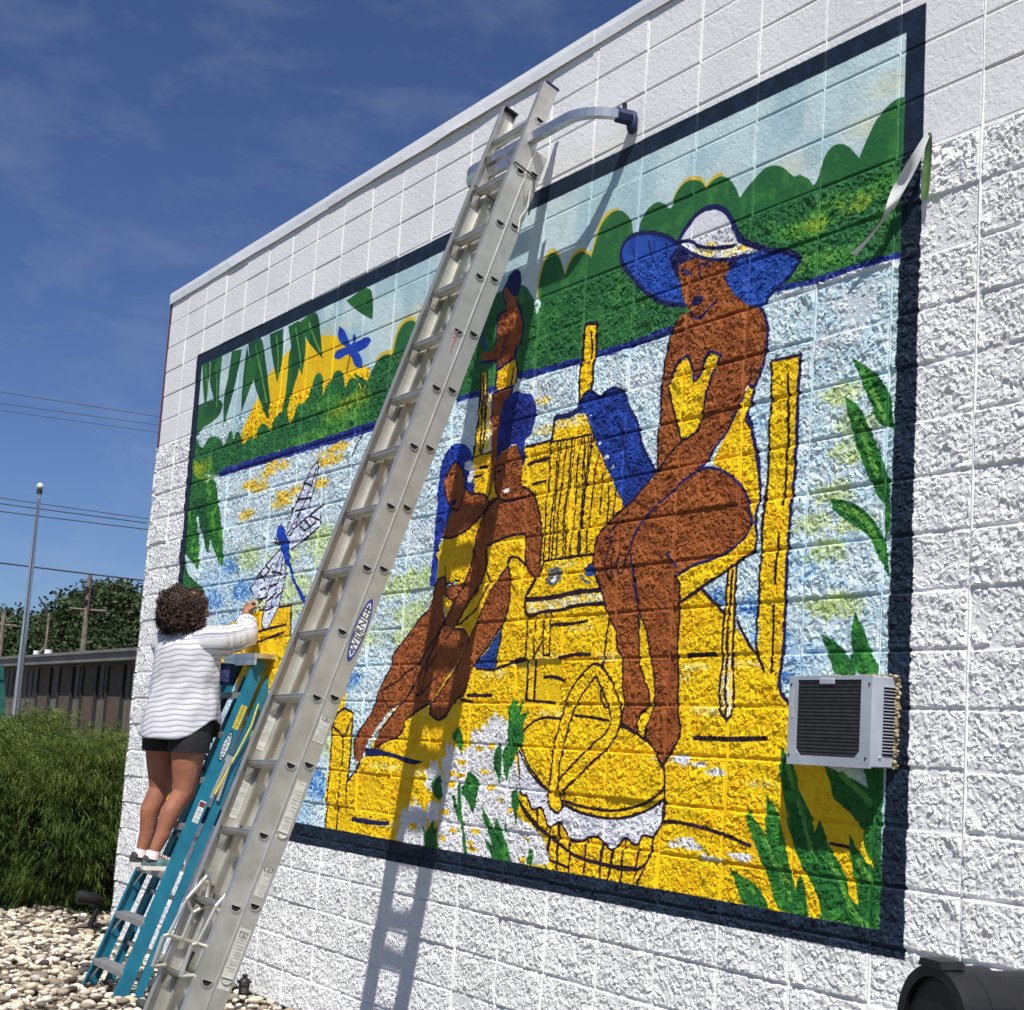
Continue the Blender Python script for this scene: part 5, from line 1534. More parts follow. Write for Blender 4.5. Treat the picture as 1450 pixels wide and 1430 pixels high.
# rungs: D section, flat tread on top
def dsec(r, k=9):
    pts = [(-r, .35 * r), (r, .35 * r)]
    return pts + [(r * math.cos(a), .35 * r - 1.05 * r * math.sin(a)) for a in np.linspace(0, math.pi, k)[1:-1]]
def rung(n0, u):
    m = MB()
    M = LM(0, n0, u, (LN, LU, LX))
    m.prism(dsec(.0245), M, -W_L + .003, -.003)
    m.box(lad(-W_L / 2, n0, u + .0100), (W_L - .02, .054, .004), ROT3)
    return m.build('rung', M_alu, ladder)
def rung_end(n0, u):
    m = MB()
    M = LM(0, n0, u, (LN, LU, LX))
    o, i = dsec(.0275, 13), dsec(.0205, 13)
    n = len(o)
    vs = [M @ Vector((x, y, .0005)) for x, y in o] + [M @ Vector((x * .94, y * .94, .006)) for x, y in o] + [M @ Vector((x, y, .006)) for x, y in i] + [M @ Vector((x, y, -.004)) for x, y in i]
    fs = []
    for a in range(3):
        for k in range(n):
            k2 = (k + 1) % n
            fs.append((a * n + k, a * n + k2, (a + 1) * n + k2, (a + 1) * n + k))
    m.add(vs, fs)
    e = m.build('rung_end', M_alu2, ladder)
    h = MB()
    h.prism(i, M, .0002, .0012)
    h.build('hollow', M_hole, e)
    return e
nb = int((-foot_u) // RS)
for k in range(-1, 15):
    rung(0, -k * RS)
    rung_end(0, -k * RS)
for k in range(0, nb + 1):
    rung(OFF, -k * RS + .030)
    rung_end(OFF, -k * RS + .030)
# inner gusset plates under each fly rung at the far rail
for k in range(0, 14):
    m = MB()
    M = LM(-W_L + .006, 0, -k * RS - .02, (LX, LN, LU))
    vs = [M @ Vector(q) for q in ((0, -.024, 0), (0, .024, 0), (.045, .0, -.004), (0, -.012, -.055), (0, .012, -.055))]
    m.add(vs, [(0, 1, 2), (0, 2, 3), (1, 4, 2), (3, 2, 4), (0, 3, 4, 1)])
    m.build('rung_brace', M_alu, ladder)
# feet
for sx in (-.015, -W_L + .015):
    m = MB()
    m.box(Vector(lad(sx, OFF, foot_u)) + Vector((0, 0, .0)), (.055, .13, .035), None, .008)
    f = m.build('foot', M_alu, ladder)
    MB().box(Vector(lad(sx, OFF, foot_u)) + Vector((0, 0, -.022)), (.05, .12, .012)).build('foot_pad', M_hole, f)
# rail caps
for sx, c in ((-.014, M_navyrub), (-W_L + .014, M_hole)):
    MB().box(lad(sx, 0, FLY_TOP + .004), (.036, DEP + .006, .016), ROT3, .004).build('rail_cap', c, ladder)
# rung locks near the foot of the fly section: open castings with a hook that drops over the base rung
for sx in (-.040, -W_L + .040):
    u0 = -12.62 * RS
    lk = MB()
    P = dict(top=(.0, .30), a=(-.052, .17), b=(.040, .17), c=(-.006, .125), d=(-.006, .02), e=(-.07, .012), f=(.050, .012), g=(.050, .10), h=(-.088, .0), i=(-.082, -.125), j=(-.030, -.105), k=(.022, .26), l=(-.022, .26))
    for a, b, rr in (('top', 'a', .010), ('top', 'b', .010), ('a', 'c', .009), ('b', 'c', .009), ('c', 'd', .009), ('e', 'f', .010), ('f', 'g', .008), ('g', 'b', .008), ('a', 'e', .008), ('e', 'h', .010), ('h', 'i', .010), ('i', 'j', .010), ('k', 'l', .012)):
        lk.tube([lad(sx, P[a][0] - .012, u0 + P[a][1]), lad(sx, P[b][0] - .012, u0 + P[b][1])], rr, 8)
    l_ = lk.build('rung_lock', M_alu, ladder)
    MB().tube([lad(sx - .03, -.012, u0 + .295), lad(sx + .03, -.012, u0 + .295)], .013, 10).build('lock_pivot', M_alu2, l_)
    MB().tube([lad(sx, .045, u0 - .02), lad(sx, .040, u0 - .11)], [.014, .008], 8).build('lock_grip', M_hole, l_)

def text_mesh(txt, size, M, matl, parent, name='lettering', ext=.0006, shear=0.0):
    cu = bpy.data.curves.new('lettering', 'FONT')
    cu.body = txt
    cu.size = size
    cu.extrude = ext
    cu.shear = shear
    cu.align_x = 'CENTER'
    cu.align_y = 'CENTER'
    cu.resolution_u = 3
    to = bpy.data.objects.new('lettering_tmp', cu)
    COL.objects.link(to)
    dg = bpy.context.evaluated_depsgraph_get()
    me = bpy.data.meshes.new_from_object(to.evaluated_get(dg))
    bpy.data.objects.remove(to)
    bpy.data.curves.remove(cu)
    off = rootloc(parent)
    me.transform(Matrix.Translation(-off) @ M)
    me.materials.clear()
    me.materials.append(matl)
    o = bpy.data.objects.new(name, me)
    COL.objects.link(o)
    o.parent = parent
    return o

def oval(a, b, p=2.0, n=40):
    """pointed oval badge"""
    out = []
    for k in range(n):
        t = 2 * math.pi * k / n
        c, s = math.cos(t), math.sin(t)
        out.append((a * c, b * s * (1 - .12 * abs(c) ** 3)))
    return out

# maker's oval on the base rail: blue rim, white field, blue letters running up the rail
def badge(M, parent, a, b, lett, rim=M_decalblue):
    p = MB().prism(oval(a, b), M, .0004, .0012).build('badge', rim, parent)
    MB().prism(oval(a * .86, b * .74), M, .0012, .0017).build('badge_field', M_white, p)
    text_mesh('WERNER', lett, M @ Matrix.Translation((0, 0, .0023)), M_ink, p, shear=.15)
    for s in (-1, 1):
        MB().prism([(s * a * .83, 0), (s * a * .66, b * .30), (s * a * .66, -b * .30)], M, .0016, .0022).build('badge_arrow', rim, p)
    return p
badge(LM(.0006, OFF, -7.86 * RS, (LU, -LN, LX)), ladder, .148, .028, .052)

def sticker(x, n, u, w, h, seed, axes, matl=M_label, parent=None, where=lad, head=False):
    """printed label: paper plate with rows of tiny unreadable print"""
    parent = parent or ladder
    M = Matrix(axes).transposed().to_4x4()
    M.translation = where(x, n, u)
    p = MB().box((0, 0, 0), (w, h, .0008)).v
    m = MB()
    m.prism([(-w / 2, -h / 2), (w / 2, -h / 2), (w / 2, h / 2), (-w / 2, h / 2)], M, .0004, .0011)
    o = m.build('label', matl, parent)
    r = random.Random(seed)
    ink = MB()
    y = h / 2 - h * .05
    first = True
    while y > -h / 2 + h * .06:
        hh = h * (.05 if (first and head) else r.uniform(.010, .022))
        x0 = -w / 2 + w * .10
        L = w * (r.uniform(.45, .8) if not (first and head) else .8)
        ink.prism([(x0, y - hh), (x0 + L, y - hh), (x0 + L, y), (x0, y)], M, .0011, .0014)
        y -= hh + h * r.uniform(.02, .05)
        if r.random() < .16:
            y -= h * .08
        first = False
    ink.build('label_print', M_soft, o)
    return o
AXO = (-LN, LU, LX)            # outer face of the near rail, read upright
sticker(.0006, OFF, -9.38 * RS, .050, .115, 3, AXO)
sticker(.0006, OFF, -10.55 * RS, .046, .25, 4, AXO)
sticker(.0006, OFF, -11.60 * RS, .044, .105, 5, AXO)
sticker(.0006, OFF, -12.62 * RS, .052, .25, 6, AXO, head=True)
AXI = (LN, LU, LX)
AXI = (-LN, LU, LX)
sticker(-W_L + .0042, 0, -9.45 * RS, .050, .20, 7, AXI)
sticker(-W_L + .0042, 0, -10.48 * RS, .050, .20, 8, AXI, head=True)
# the figures in black frames on the near rail labels
for uu in (-9.22, -11.40, -12.30):
    M = Matrix((-LN, LU, LX)).transposed().to_4x4()
    M.translation = lad(.0006, OFF, uu * RS)
    fr = MB().prism([(-.017, -.010), (.017, -.010), (.017, .010), (-.017, .010)], M, .0012, .0018).build('label_frame', M_ink, ladder)
    MB().prism([(-.0145, -.0075), (.0145, -.0075), (.0145, .0075), (-.0145, .0075)], M, .0018, .0022).build('label_field', M_label, fr)
    text_mesh('0', .021, M @ Matrix.Translation((0, 0, .0027)) @ Matrix.Rotation(math.pi / 2, 4, 'Z'), M_ink, fr)
# smears of old paint on the near rail
M_red = mat('red_paint_smear', lin((170, 110, 96)), .7, var=.3, vscale=90)
for kk in range(5):
    r = random.Random(kk)
    MB().tube([lad(.0012, -.012 + kk * .004, -3.05 * RS - kk * .022), lad(.0012, .010 - kk * .003, -3.02 * RS - kk * .022 + .016)], .0028, 5).build('paint_smear', M_red, ladder)
# lashing at the head
rp = random.Random(3)
for sx in (-.01, -W_L + .01):
    c = MB()
    path = [lad(sx + .022, -.04, .02), lad(sx + .022, .09, .012), lad(sx - .03, .10, .0), lad(sx - .03, -.05, .03), lad(sx + .022, -.04, .02)]
    c.tube(path, .0045, 6)
    c.tube([lad(sx + .01, .09, .0), lad(sx + .02, .12, -.10), lad(sx + .0, .13, -.17), lad(sx - .02, .12, -.10), lad(sx + .01, .09, -.02)], .003, 6)
    c.build('lashing', M_cord, ladder)
c = MB()
c.tube([lad(.012, .08, -.05), lad(.015, .10, -.15), lad(.010, .085, -.22), lad(.016, .10, -.30)], .004, 6)
c.tube([lad(.010, .02, .02), lad(.018, .06, -.12), lad(.018, .07, -.02)], .0035, 6)
c.build('rope_end', M_label, ladder)

# ================================================================= stand-off stabiliser
stab = empty('stand_off_stabiliser', (-2.85, -.16, 4.47))
tag(stab, 'curved aluminium stand-off arms with navy rubber ends tied to the ladder head', 'stabiliser')
zc = 4.578
yb = -.235
def arc(s):
    xm = -2.845
    st_, R_ = (.525, .21) if s > 0 else (.33, .21)
    pts = [(xm + s * t * st_, yb, zc) for t in np.linspace(0, 1, 4)]
    for a in np.linspace(.12, 1.5, 10):
        pts.append((xm + s * (st_ + R_ * 1.05 * math.sin(a)), yb + R_ * (1 - math.cos(a)), zc - .006 * a))
    return pts
for s in (1, -1):
    A = arc(s)
    MB().tube(A, .030, 4, False, True).build('arm', M_alu2, stab)
    e = Vector(A[-1])
    MB().tube([Vector(A[-3]), e + Vector((s * .002, .004, 0))], .038, 8, False).build('rubber_sleeve', M_navyrub, stab)
    pad = MB()
    pad.ball((e.x + s * .004, -.026, e.z - .020), (.036, .022, .058), 14, 9)
    pad.build('wall_pad', M_navyrub, stab)
    MB().tube([e + Vector((0, -.03, .03)), e + Vector((0, -.032, .062))], .011, 8).build('clamp_knob', M_hole, stab)
MB().box((-2.845, yb - .002, zc - .062), (.36, .03, .05), None, .004).build('centre_plate', M_alu2, stab)

# ================================================================= teal step ladder, folded and leaned
M_teal = mat('teal_fibreglass', lin((22, 116, 142)), .42, rgb2=lin((16, 98, 124)), vscale=7, bump=.06, bscale=60, bdist=.002)
M_grey = mat('grey_step', (.40, .40, .41), .5, .5, var=.25, vscale=20)
M_yellow = mat('yellow_label', lin((226, 196, 40)), .5, rgb2=lin((190, 170, 60)), vscale=60)
sl = empty('step_ladder', (-6.05, -.84, -.02))
tag(sl, 'teal fibreglass step ladder folded shut and leaning on the wall under the painter', 'ladder')
TZ, BZ = 2.10, -.03
def sly(z):
    return -.075 + (z - TZ) * .356
SU = Vector((0, .356, 1)).normalized()
SN = Vector((0, 1, -.356)).normalized()
def slp(side, z, n=0.0, inset=0.0):
    t = (TZ - z) / (TZ - BZ)
    hw = .205 + .105 * t - inset
    return Vector((-6.05 + side * hw, sly(z), z)) + SN * n
def srail(side, z0, z1, n, dep, wid, name, inset=0.0, mt=M_teal):
    a, b = slp(side, z0, n, inset), slp(side, z1, n, inset)
    U = (b - a).normalized()
    X = Vector((1, 0, 0))
    X = (X - U * X.dot(U)).normalized()
    N = U.cross(X)
    if N.y < 0:
        N = -N
    M = Matrix((X, N, U)).transposed().to_4x4()
    M.translation = a
    inn = -side
    t = .004
    o = [(0, -dep / 2), (0, dep / 2), (inn * wid, dep / 2), (inn * wid, dep / 2 - t), (inn * t, dep / 2 - t), (inn * t, -dep / 2 + t), (inn * wid, -dep / 2 + t), (inn * wid, -dep / 2)]
    if inn < 0:
        o = o[::-1]
    return MB().prism(o, M, 0, (b - a).length).build(name, mt, sl)
for s in (1, -1):
    srail(s, BZ, TZ - .01, 0, .080, .030, 'front_rail')
    srail(s, BZ + .03, TZ - .08, .105, .052, .024, 'rear_rail', .012)
    f = MB().box(slp(s, BZ, .0) + Vector((-s * .012, 0, .01)), (.045, .10, .05), None, .006).build('foot', M_hole, sl)
SOLE = None
for k, z in enumerate((.165, .455, .745, 1.035, 1.325, 1.615, 1.87)):
    a, b = slp(-1, z), slp(1, z)
    w = b.x - a.x
    c = (a + b) / 2
    st = MB()
    st.box(c + Vector((0, -.005, .0)), (w - .008, .082, .006))
    st.box(c + Vector((0, -.045, -.017)), (w - .008, .005, .034))
    st.box(c + Vector((0, .034, -.014)), (w - .008, .005, .028))
    so_ = st.build('step', M_grey, sl)
    tr = MB()
    for q in range(5):
        tr.box(c + Vector((0, -.035 + q * .014, .0045)), (w - .03, .004, .003))
    tr.build('tread_rib', M_grey, so_)
    if k < 3:
        for s in (1, -1):
            MB().tube([slp(s, z - .015, -.02) + Vector((-s * .13, 0, 0)), slp(s, z - .13, -.01) + Vector((-s * .01, 0, 0))], .006, 6).build('knee_brace', M_alu2, sl)
for z in (.30, .62, .98, 1.4, 1.75):
    a, b = slp(-1, z, .105, .016), slp(1, z, .105, .016)
    MB().box((a + b) / 2, (b.x - a.x, .022, .030), None, .003).build('rear_brace', M_alu2, sl)
# top cap
tc = MB()
o = [(-.27, -.085), (.27, -.085), (.255, .075), (-.255, .075)]
MT = Matrix.Translation((-6.05, sly(TZ) + .005, TZ))
tc.prism(o, MT, 0, .032)
tc.prism([(-.265, -.08), (.265, -.08), (.265, -.065), (-.265, -.065)], MT, -.045, 0)
cap = tc.build('top_cap', M_alu2, sl)
for q in (-.12, .0, .12):
    MB().tube([(-6.05 + q, sly(TZ) - .02, TZ + .0325), (-6.05 + q, sly(TZ) - .02, TZ + .0335)], .018, 12).build('tool_hole', M_hole, cap)
# spreaders, folded flat along the rails
for s in (1, -1):
    MB().box((slp(s, 1.46, .055, -.006) + slp(s, 1.22, .03, -.006)) / 2, (.004, .020, .26), Matrix.Rotation(-.35, 3, 'X')).build('spreader', M_alu, sl)
    MB().box((slp(s, 1.46, .055, -.010) + slp(s, 1.22, .09, -.010)) / 2, (.004, .020, .26), Matrix.Rotation(-.24, 3, 'X')).build('spreader', M_alu, sl)
    MB().box(slp(s, 1.47, .055, -.008), (.006, .06, .04), Matrix.Rotation(-.3, 3, 'X')).build('spreader_pivot', M_alu2, sl)
# labels on the near front rail
def SLM(z, n, extra=.0006):
    p = slp(1, z, n)
    U = (slp(1, z + .1, n) - p).normalized()
    X = Vector((1, 0, 0))
    X = (X - U * X.dot(U)).normalized()
    N = U.cross(X)
    N = N if N.y > 0 else -N
    m = Matrix((U, -N, X)).transposed().to_4x4()
    m.translation = p
    return m
def sl_plate(z, n, L, w, mt):
    m = SLM(z, n)
    p = MB().prism([(-L / 2, -w / 2), (L / 2, -w / 2), (L / 2, w / 2), (-L / 2, w / 2)], m, .0004, .0012).build('label', mt, sl)
    ink = MB()
    r = random.Random(int(z * 100))
    x = -L / 2 + .008
    while x < L / 2 - .012:
        t = r.uniform(.002, .005)
        ww = w * r.uniform(.25, .42)
        ink.prism([(x, -ww), (x + t, -ww), (x + t, ww), (x, ww)], m, .0012, .0016)
        x += t + r.uniform(.004, .012)
    ink.build('label_print', M_ink, p)
    return p
sl_plate(1.72, .012, .16, .040, M_yellow)
badge(SLM(1.53, .0), sl, .105, .026, .042, mat('decal_dark_teal', lin((14, 60, 80)), .5))
wl_ = sl_plate(1.12, .005, .14, .040, M_white)
m = SLM(1.165, .005)
MB().prism([(-.016, -.018), (.016, -.018), (.016, .018), (-.016, .018)], m, .0016, .0022).build('label_heading', mat('warning_red', lin((120, 40, 36)), .6), wl_)
rope = MB()
rope.tube([slp(1, 1.84, .09, -.01), slp(1, 1.7, .098, -.02), slp(1, 1.52, .085, -.01), slp(1, 1.44, .07, -.012), slp(1, 1.25, .055, -.01)], .006, 6)
rope.build('yellow_cord', M_yellow, sl)

# ================================================================= air conditioner
ac = empty('air_conditioner', (-.52, -.07, 1.62))
tag(ac, 'grey through-wall air conditioner with black condenser grille set in the mural', 'air conditioner')
M_case = mat('grey_steel_case', lin((178, 184, 194)), .45, .1, rgb2=lin((160, 166, 178)), vscale=6, bump=.05, bscale=30)
M_fin = mat('condenser_fins', (.045, .046, .049), .6, .2, var=.4, vscale=40)
M_foam = mat('cream_sealant_foam', lin((206, 192, 156)), .85, rgb2=lin((120, 98, 66)), vscale=40, bump=.6, bscale=60, bdist=.01)
AX0, AX1, AZ0, AZ1, AD = -.735, -.315, 1.630, 1.945, .135
m = MB()
m.box(((AX0 + AX1) / 2, -AD / 2 + .012, (AZ0 + AZ1) / 2), (AX1 - AX0, AD, AZ1 - AZ0), None, .004)
case = m.build('case', M_case, ac)
yf = -AD + .012
fr = MB()
gx0, gx1, gz0, gz1 = AX0 + .045, AX1 - .052, AZ0 + .030, AZ1 - .014
yfr = yf - .0005
def plate(mb, x0, x1, z0, z1, d=.008):
    mb.box(((x0 + x1) / 2, yf - d / 2 - .0006, (z0 + z1) / 2), (x1 - x0, d, z1 - z0))
plate(fr, AX0, gx0, AZ0 - .004, AZ1 + .001)
plate(fr, gx1, AX1, AZ0 + .012, AZ1 + .001)
plate(fr, gx0, gx1, gz1, AZ1 + .001)
plate(fr, gx0, gx1, AZ0 - .004, gz0)
plate(fr, gx1, AX1, AZ0 - .004, AZ0 + .0115, .009)
frame = fr.build('front_frame', M_case, ac)
for s, xx in ((1, gx0), (-1, gx1)):
    MB().add([(xx, yf - .0092, gz0), (xx + s * .022, yf - .0092, gz0), (xx, yf - .0092, gz0 + .022), (xx, yf - .002, gz0), (xx + s * .022, yf - .002, gz0), (xx, yf - .002, gz0 + .022)],
             [(0, 1, 2), (3, 5, 4), (0, 3, 4, 1), (1, 4, 5, 2), (2, 5, 3, 0)]).build('corner_gusset', M_case, frame)
plate_tab = MB()
plate_tab.box(((gx0 + gx1) / 2 - .01, yf - .006, gz1 - .006), (.075, .012, .022), None, .003)
plate_tab.build('frame_tab', M_case, frame)
MB().box(((gx0 + gx1) / 2, yf - .0004, (gz0 + gz1) / 2), (gx1 - gx0, .0012, gz1 - gz0)).build('condenser_core', M_fin, ac)
nf = 21
for k in range(nf):
    z = gz0 + (k + .5) * (gz1 - gz0) / nf
    MB().box(((gx0 + gx1) / 2, yf - .0035, z), (gx1 - gx0 - .002, .004, (gz1 - gz0) / nf * .62), Matrix.Rotation(random.uniform(-.12, .12), 3, 'X')).build('condenser_fin', M_fin, ac)
for xx, zz in ((AX0 + .012, AZ1 - .03), (AX1 - .012, AZ1 - .03), (AX0 + .012, AZ0 + .03), (AX1 - .02, AZ0 + .03)):
    MB().tube([(xx, yf - .008, zz), (xx, yf - .012, zz)], .004, 8).build('screw', M_hole, frame)
# side panel with louvre slots towards the camera
nlv = 21
for k in range(nlv):
    z = AZ0 + .045 + k * (AZ1 - AZ0 - .075) / nlv
    sl_ = MB().box((AX1 + .0006, -.044, z), (.002, .058, .0065)).build('louvre_slot', M_hole, ac)
    MB().box((AX1 + .004, -.044, z + .0062), (.007, .058, .0022), Matrix.Rotation(.35, 3, 'Y')).build('louvre_lip', M_case, sl_)
MB().ball((AX1 + .001, -.085, AZ0 + .035), .006, 10, 6).build('rivet', M_case, ac)
fo = MB()
rf = random.Random(4)
for k in range(90):
    t = k / 89
    fo.ball((AX1 + rf.uniform(.0, .012), -.012 + rf.uniform(-.006, .008), AZ0 + t * (AZ1 - AZ0)), (rf.uniform(.004, .013), rf.uniform(.004, .010), rf.uniform(.004, .011)), 7, 5)
for k in range(60):
    t = k / 59
    if rf.random() < .6:
        fo.ball((AX0 + .05 + t * (AX1 - AX0 - .04), -.020 + rf.uniform(-.01, .01), AZ1 + rf.uniform(.002, .010)), (rf.uniform(.004, .014), rf.uniform(.006, .012), rf.uniform(.003, .009)), 7, 5)
fo.build('sealant_foam', M_foam, ac)
vt = MB()
vt.box((AX0 + .021, yf - .0092, AZ1 - .10), (.016, .0008, .10))
vo = vt.build('rating_plate', mat('rating_plate_grey', (.50, .51, .54), .6, rgb2=(.36, .37, .4), vscale=90), frame)

# ================================================================= curled green leaf cut-out
M_leaf_g = mat('leaf_green_face', lin((128, 160, 92)), .45, rgb2=lin((84, 126, 58)), vscale=14)
lf = empty('curled_leaf_cutout', (-.30, -.03, 3.66))
tag(lf, 'curled green leaf cut-out with white underside peeling off the mural border', 'cut-out')
def ribbon(Lp, Rp, name, ma, mb_, th=.004, n=5):
    L = [Vector(p) for p in Lp]
    R = [Vector(p) for p in Rp]
    def cr(P, t):
        k = min(int(t), len(P) - 2)
        f = t - k
        p0, p1, p2, p3 = P[max(k - 1, 0)], P[k], P[k + 1], P[min(k + 2, len(P) - 1)]
        return .5 * ((2 * p1) + (p2 - p0) * f + (2 * p0 - 5 * p1 + 4 * p2 - p3) * f * f + (3 * p1 - p0 - 3 * p2 + p3) * f ** 3)
    ts = np.linspace(0, len(L) - 1, (len(L) - 1) * n + 1)
    A = [cr(L, t) for t in ts]
    B = [cr(R, t) for t in ts]
    top, bot = MB(), MB()
    tv, bv, fs = [], [], []
    m = 4
    for i in range(len(A)):
        w = B[i] - A[i]
        t = A[min(i + 1, len(A) - 1)] - A[max(i - 1, 0)]
        nn = w.cross(t)
        nn = nn.normalized() if nn.length > 1e-9 else Vector((0, -1, 0))
        for j in range(m + 1):
            q = A[i].lerp(B[i], j / m) + nn * (.10 * w.length * math.sin(math.pi * j / m))
            tv.append(q)
            bv.append(q - nn * th)
    for i in range(len(A) - 1):
        for j in range(m):
            a = i * (m + 1) + j
            fs.append((a, a + 1, a + m + 2, a + m + 1))
    top.add(tv, fs, True)
    bot.add(bv, [f[::-1] for f in fs], True)
    o = top.build(name, ma, lf)
    bot.build(name + '_underside', mb_, lf)
    return o
ribbon([(-0.215, -0.050, 3.903), (-0.271, -0.070, 3.819), (-0.370, -0.050, 3.741), (-0.392, -0.074, 3.644), (-0.459, -0.062, 3.597), (-0.577, -0.055, 3.538)],
       [(-0.202, -0.045, 3.890), (-0.243, -0.052, 3.800), (-0.287, -0.050, 3.741), (-0.351, -0.045, 3.681), (-0.425, -0.040, 3.634), (-0.562, -0.040, 3.527)], 'blade', M_leaf_g, M_white)
ribbon([(-0.221, -0.050, 3.900), (-0.223, -0.040, 3.872), (-0.241, -0.032, 3.800), (-0.243, -0.030, 3.721), (-0.247, -0.030, 3.659)],
       [(-0.194, -0.050, 3.894), (-0.185, -0.055, 3.855), (-0.194, -0.045, 3.782), (-0.203, -0.040, 3.707), (-0.212, -0.035, 3.664)], 'stub', M_white, M_leaf_g)

# ================================================================= the painter
person = empty('person', (-6.05, -.60, .75))
tag(person, 'person with dark curly hair in striped shirt and black shorts painting the mural', 'person')
M_skin = mat('tanned_skin', lin((160, 106, 80)), .5, rgb2=lin((142, 90, 68)), vscale=14, bump=.08, bscale=160, bdist=.002)
lat = Vector((.86, .51, 0))
fwd = Vector((-.51, .86, 0))
TC = Vector((-6.06, -.485, 0))
def T(l, f, z):
    return Vector((TC.x, TC.y, z)) + lat * l + fwd * f
body = MB()
hipR, kneeR, ankR = Vector((-5.935, -.470, 1.58)), Vector((-5.93, -.478, 1.235)), Vector((-5.93, -.632, .862))
hipL, kneeL, ankL = Vector((-6.165, -.560, 1.58)), Vector((-6.17, -.548, 1.245)), Vector((-6.17, -.628, .852))
for h, k, a in ((hipR, kneeR, ankR), (hipL, kneeL, ankL)):
    body.capsule(h, .118, h.lerp(k, .45), .100)
    body.capsule(h.lerp(k, .45), .100, k, .068)
    calf = k.lerp(a, .36) + Vector((0, -.022, 0))
    body.capsule(k, .066, calf, .062)
    body.capsule(calf, .062, k.lerp(a, .75), .043)
    body.capsule(k.lerp(a, .7), .048, a, .036)
    body.ball(k + Vector((0, .022, .005)), (.055, .055, .062))
    body.capsule(a + Vector((0, -.02, -.045)), .036, a + Vector((0, .085, -.062)), .030)
body.ball(T(0, -.01, 1.66), (.190, .150, .14), M=Matrix((lat, fwd, Vector((0, 0, 1)))).transposed())
body.capsule(T(0, 0, 1.70), .135, T(0, 0, 1.90), .130)
body.ball(T(0, 0, 2.02), (.185, .13, .17), M=Matrix((lat, fwd, Vector((0, 0, 1)))).transposed())
body.capsule(T(-.13, 0, 2.18), .060, T(.13, 0, 2.19), .060)
body.capsule(T(0, .01, 2.2), .058, T(0, .04, 2.30), .052)
# head, turned to the wall
HF = Vector((-.22, .975, 0)).normalized()
HS = Vector((HF.y, -HF.x, 0))
HC = Vector((-6.06, -.475, 2.385))
HM = Matrix((HS, HF, Vector((0, 0, 1)))).transposed()
def hd(s, f, z):
    return HC + HS * s + HF * f + Vector((0, 0, z))
body.ball(hd(0, -.012, .025), (.074, .092, .098), M=HM)
body.capsule(hd(0, .030, -.030), .058, hd(0, .052, -.072), .036)
body.capsule(hd(-.045, .0, -.045), .028, hd(0, .055, -.085), .024)
body.capsule(hd(.045, .0, -.045), .028, hd(0, .055, -.085), .024)
body.capsule(hd(0, .082, .018), .011, hd(0, .102, -.022), .015)
body.capsule(hd(-.035, .072, .038), .012, hd(.035, .072, .038), .012)
body.capsule(hd(-.022, .080, -.052), .010, hd(.022, .080, -.052), .010)
for s in (-1, 1):
    body.ball(hd(s * .076, -.008, .005), (.012, .022, .032), M=HM)
# right arm up to the wall
shR, elR, wrR = T(.185, .0, 2.185), Vector((-5.985, -.135, 2.262)), Vector((-6.195, -.075, 2.405))
body.capsule(shR, .062, elR, .046)
body.capsule(elR, .044, elR.lerp(wrR, .4), .042)
body.capsule(elR.lerp(wrR, .4), .042, wrR, .027)
def hand(wr, dirv, palm_n, curl, sgn):
    """palm, four unequal bent fingers and a thumb leaving the side of the palm"""
    d = dirv.normalized()
    pn = (palm_n - d * palm_n.dot(d)).normalized()
    sd = d.cross(pn) * sgn
    k = wr + d * .075
    body.capsule(wr, .026, wr + d * .03, .030)
    for q in (-.024, -.008, .008, .024):
        body.capsule(wr + d * .02 + sd * q * .7, .016, k + sd * q, .0135)
    Ls = (.060, .072, .076, .066)
    for q, L in zip((-.027, -.009, .009, .027), Ls):
        b0 = k + sd * q
        d1 = (d * math.cos(curl * .55) + pn * math.sin(curl * .55))
        d2 = (d * math.cos(curl * 1.35) + pn * math.sin(curl * 1.35))
        d3 = (d * math.cos(curl * 2.1) + pn * math.sin(curl * 2.1))
        p1 = b0 + d1 * L * .50
        p2 = p1 + d2 * L * .34
        p3 = p2 + d3 * L * .28
        body.capsule(b0, .0100, p1, .0092, 10)
        body.capsule(p1, .0092, p2, .0084, 10)
        body.capsule(p2, .0084, p3, .0074, 10)
    t0 = wr + d * .022 - sd * .026
    t1 = t0 + (d * .7 - sd * .6 + pn * .35).normalized() * .036
    t2 = t1 + (d * .75 + pn * .75 + sd * .25).normalized() * .032
    body.capsule(t0, .0145, t1, .0115, 10)
    body.capsule(t1, .0115, t2, .0095, 10)
    return k
hand(wrR, Vector((-.35, .30, .88)), Vector((-.3, .95, 0)), 1.15, 1)
# left arm down to the paint jar
JC = Vector((-6.02, -.245, 1.985))
shL, elL, wrL = T(-.185, .0, 2.175), Vector((-6.27, -.40, 1.955)), Vector((-6.135, -.285, 1.945))
body.capsule(shL, .060, elL, .046)
body.capsule(elL, .044, wrL, .027)
hand(wrL, Vector((.72, .62, .10)), Vector((.55, -.75, .1)), .72, -1)
bo = body.build('body', M_skin, person)
rm = bo.modifiers.new('fuse', 'REMESH')
rm.mode = 'VOXEL'
rm.voxel_size = .0058
smd = bo.modifiers.new('smooth', 'SMOOTH')
smd.factor = .5
smd.iterations = 5
dg = bpy.context.evaluated_depsgraph_get()
nm = bpy.data.meshes.new_from_object(bo.evaluated_get(dg))
bo.modifiers.clear()
old = bo.data
bo.data = nm
bpy.data.meshes.remove(old)
nm.polygons.foreach_set('use_smooth', [True] * len(nm.polygons))
M_eye = mat('eye', (.75, .74, .72), .2)
for s in (-1, 1):
    e = MB().ball(hd(s * .032, .078, .016), .011, 10, 7).build('eye', M_eye, person)
    MB().ball(hd(s * .032, .0865, .016), .0055, 8, 6).build('iris', M_hole, e)
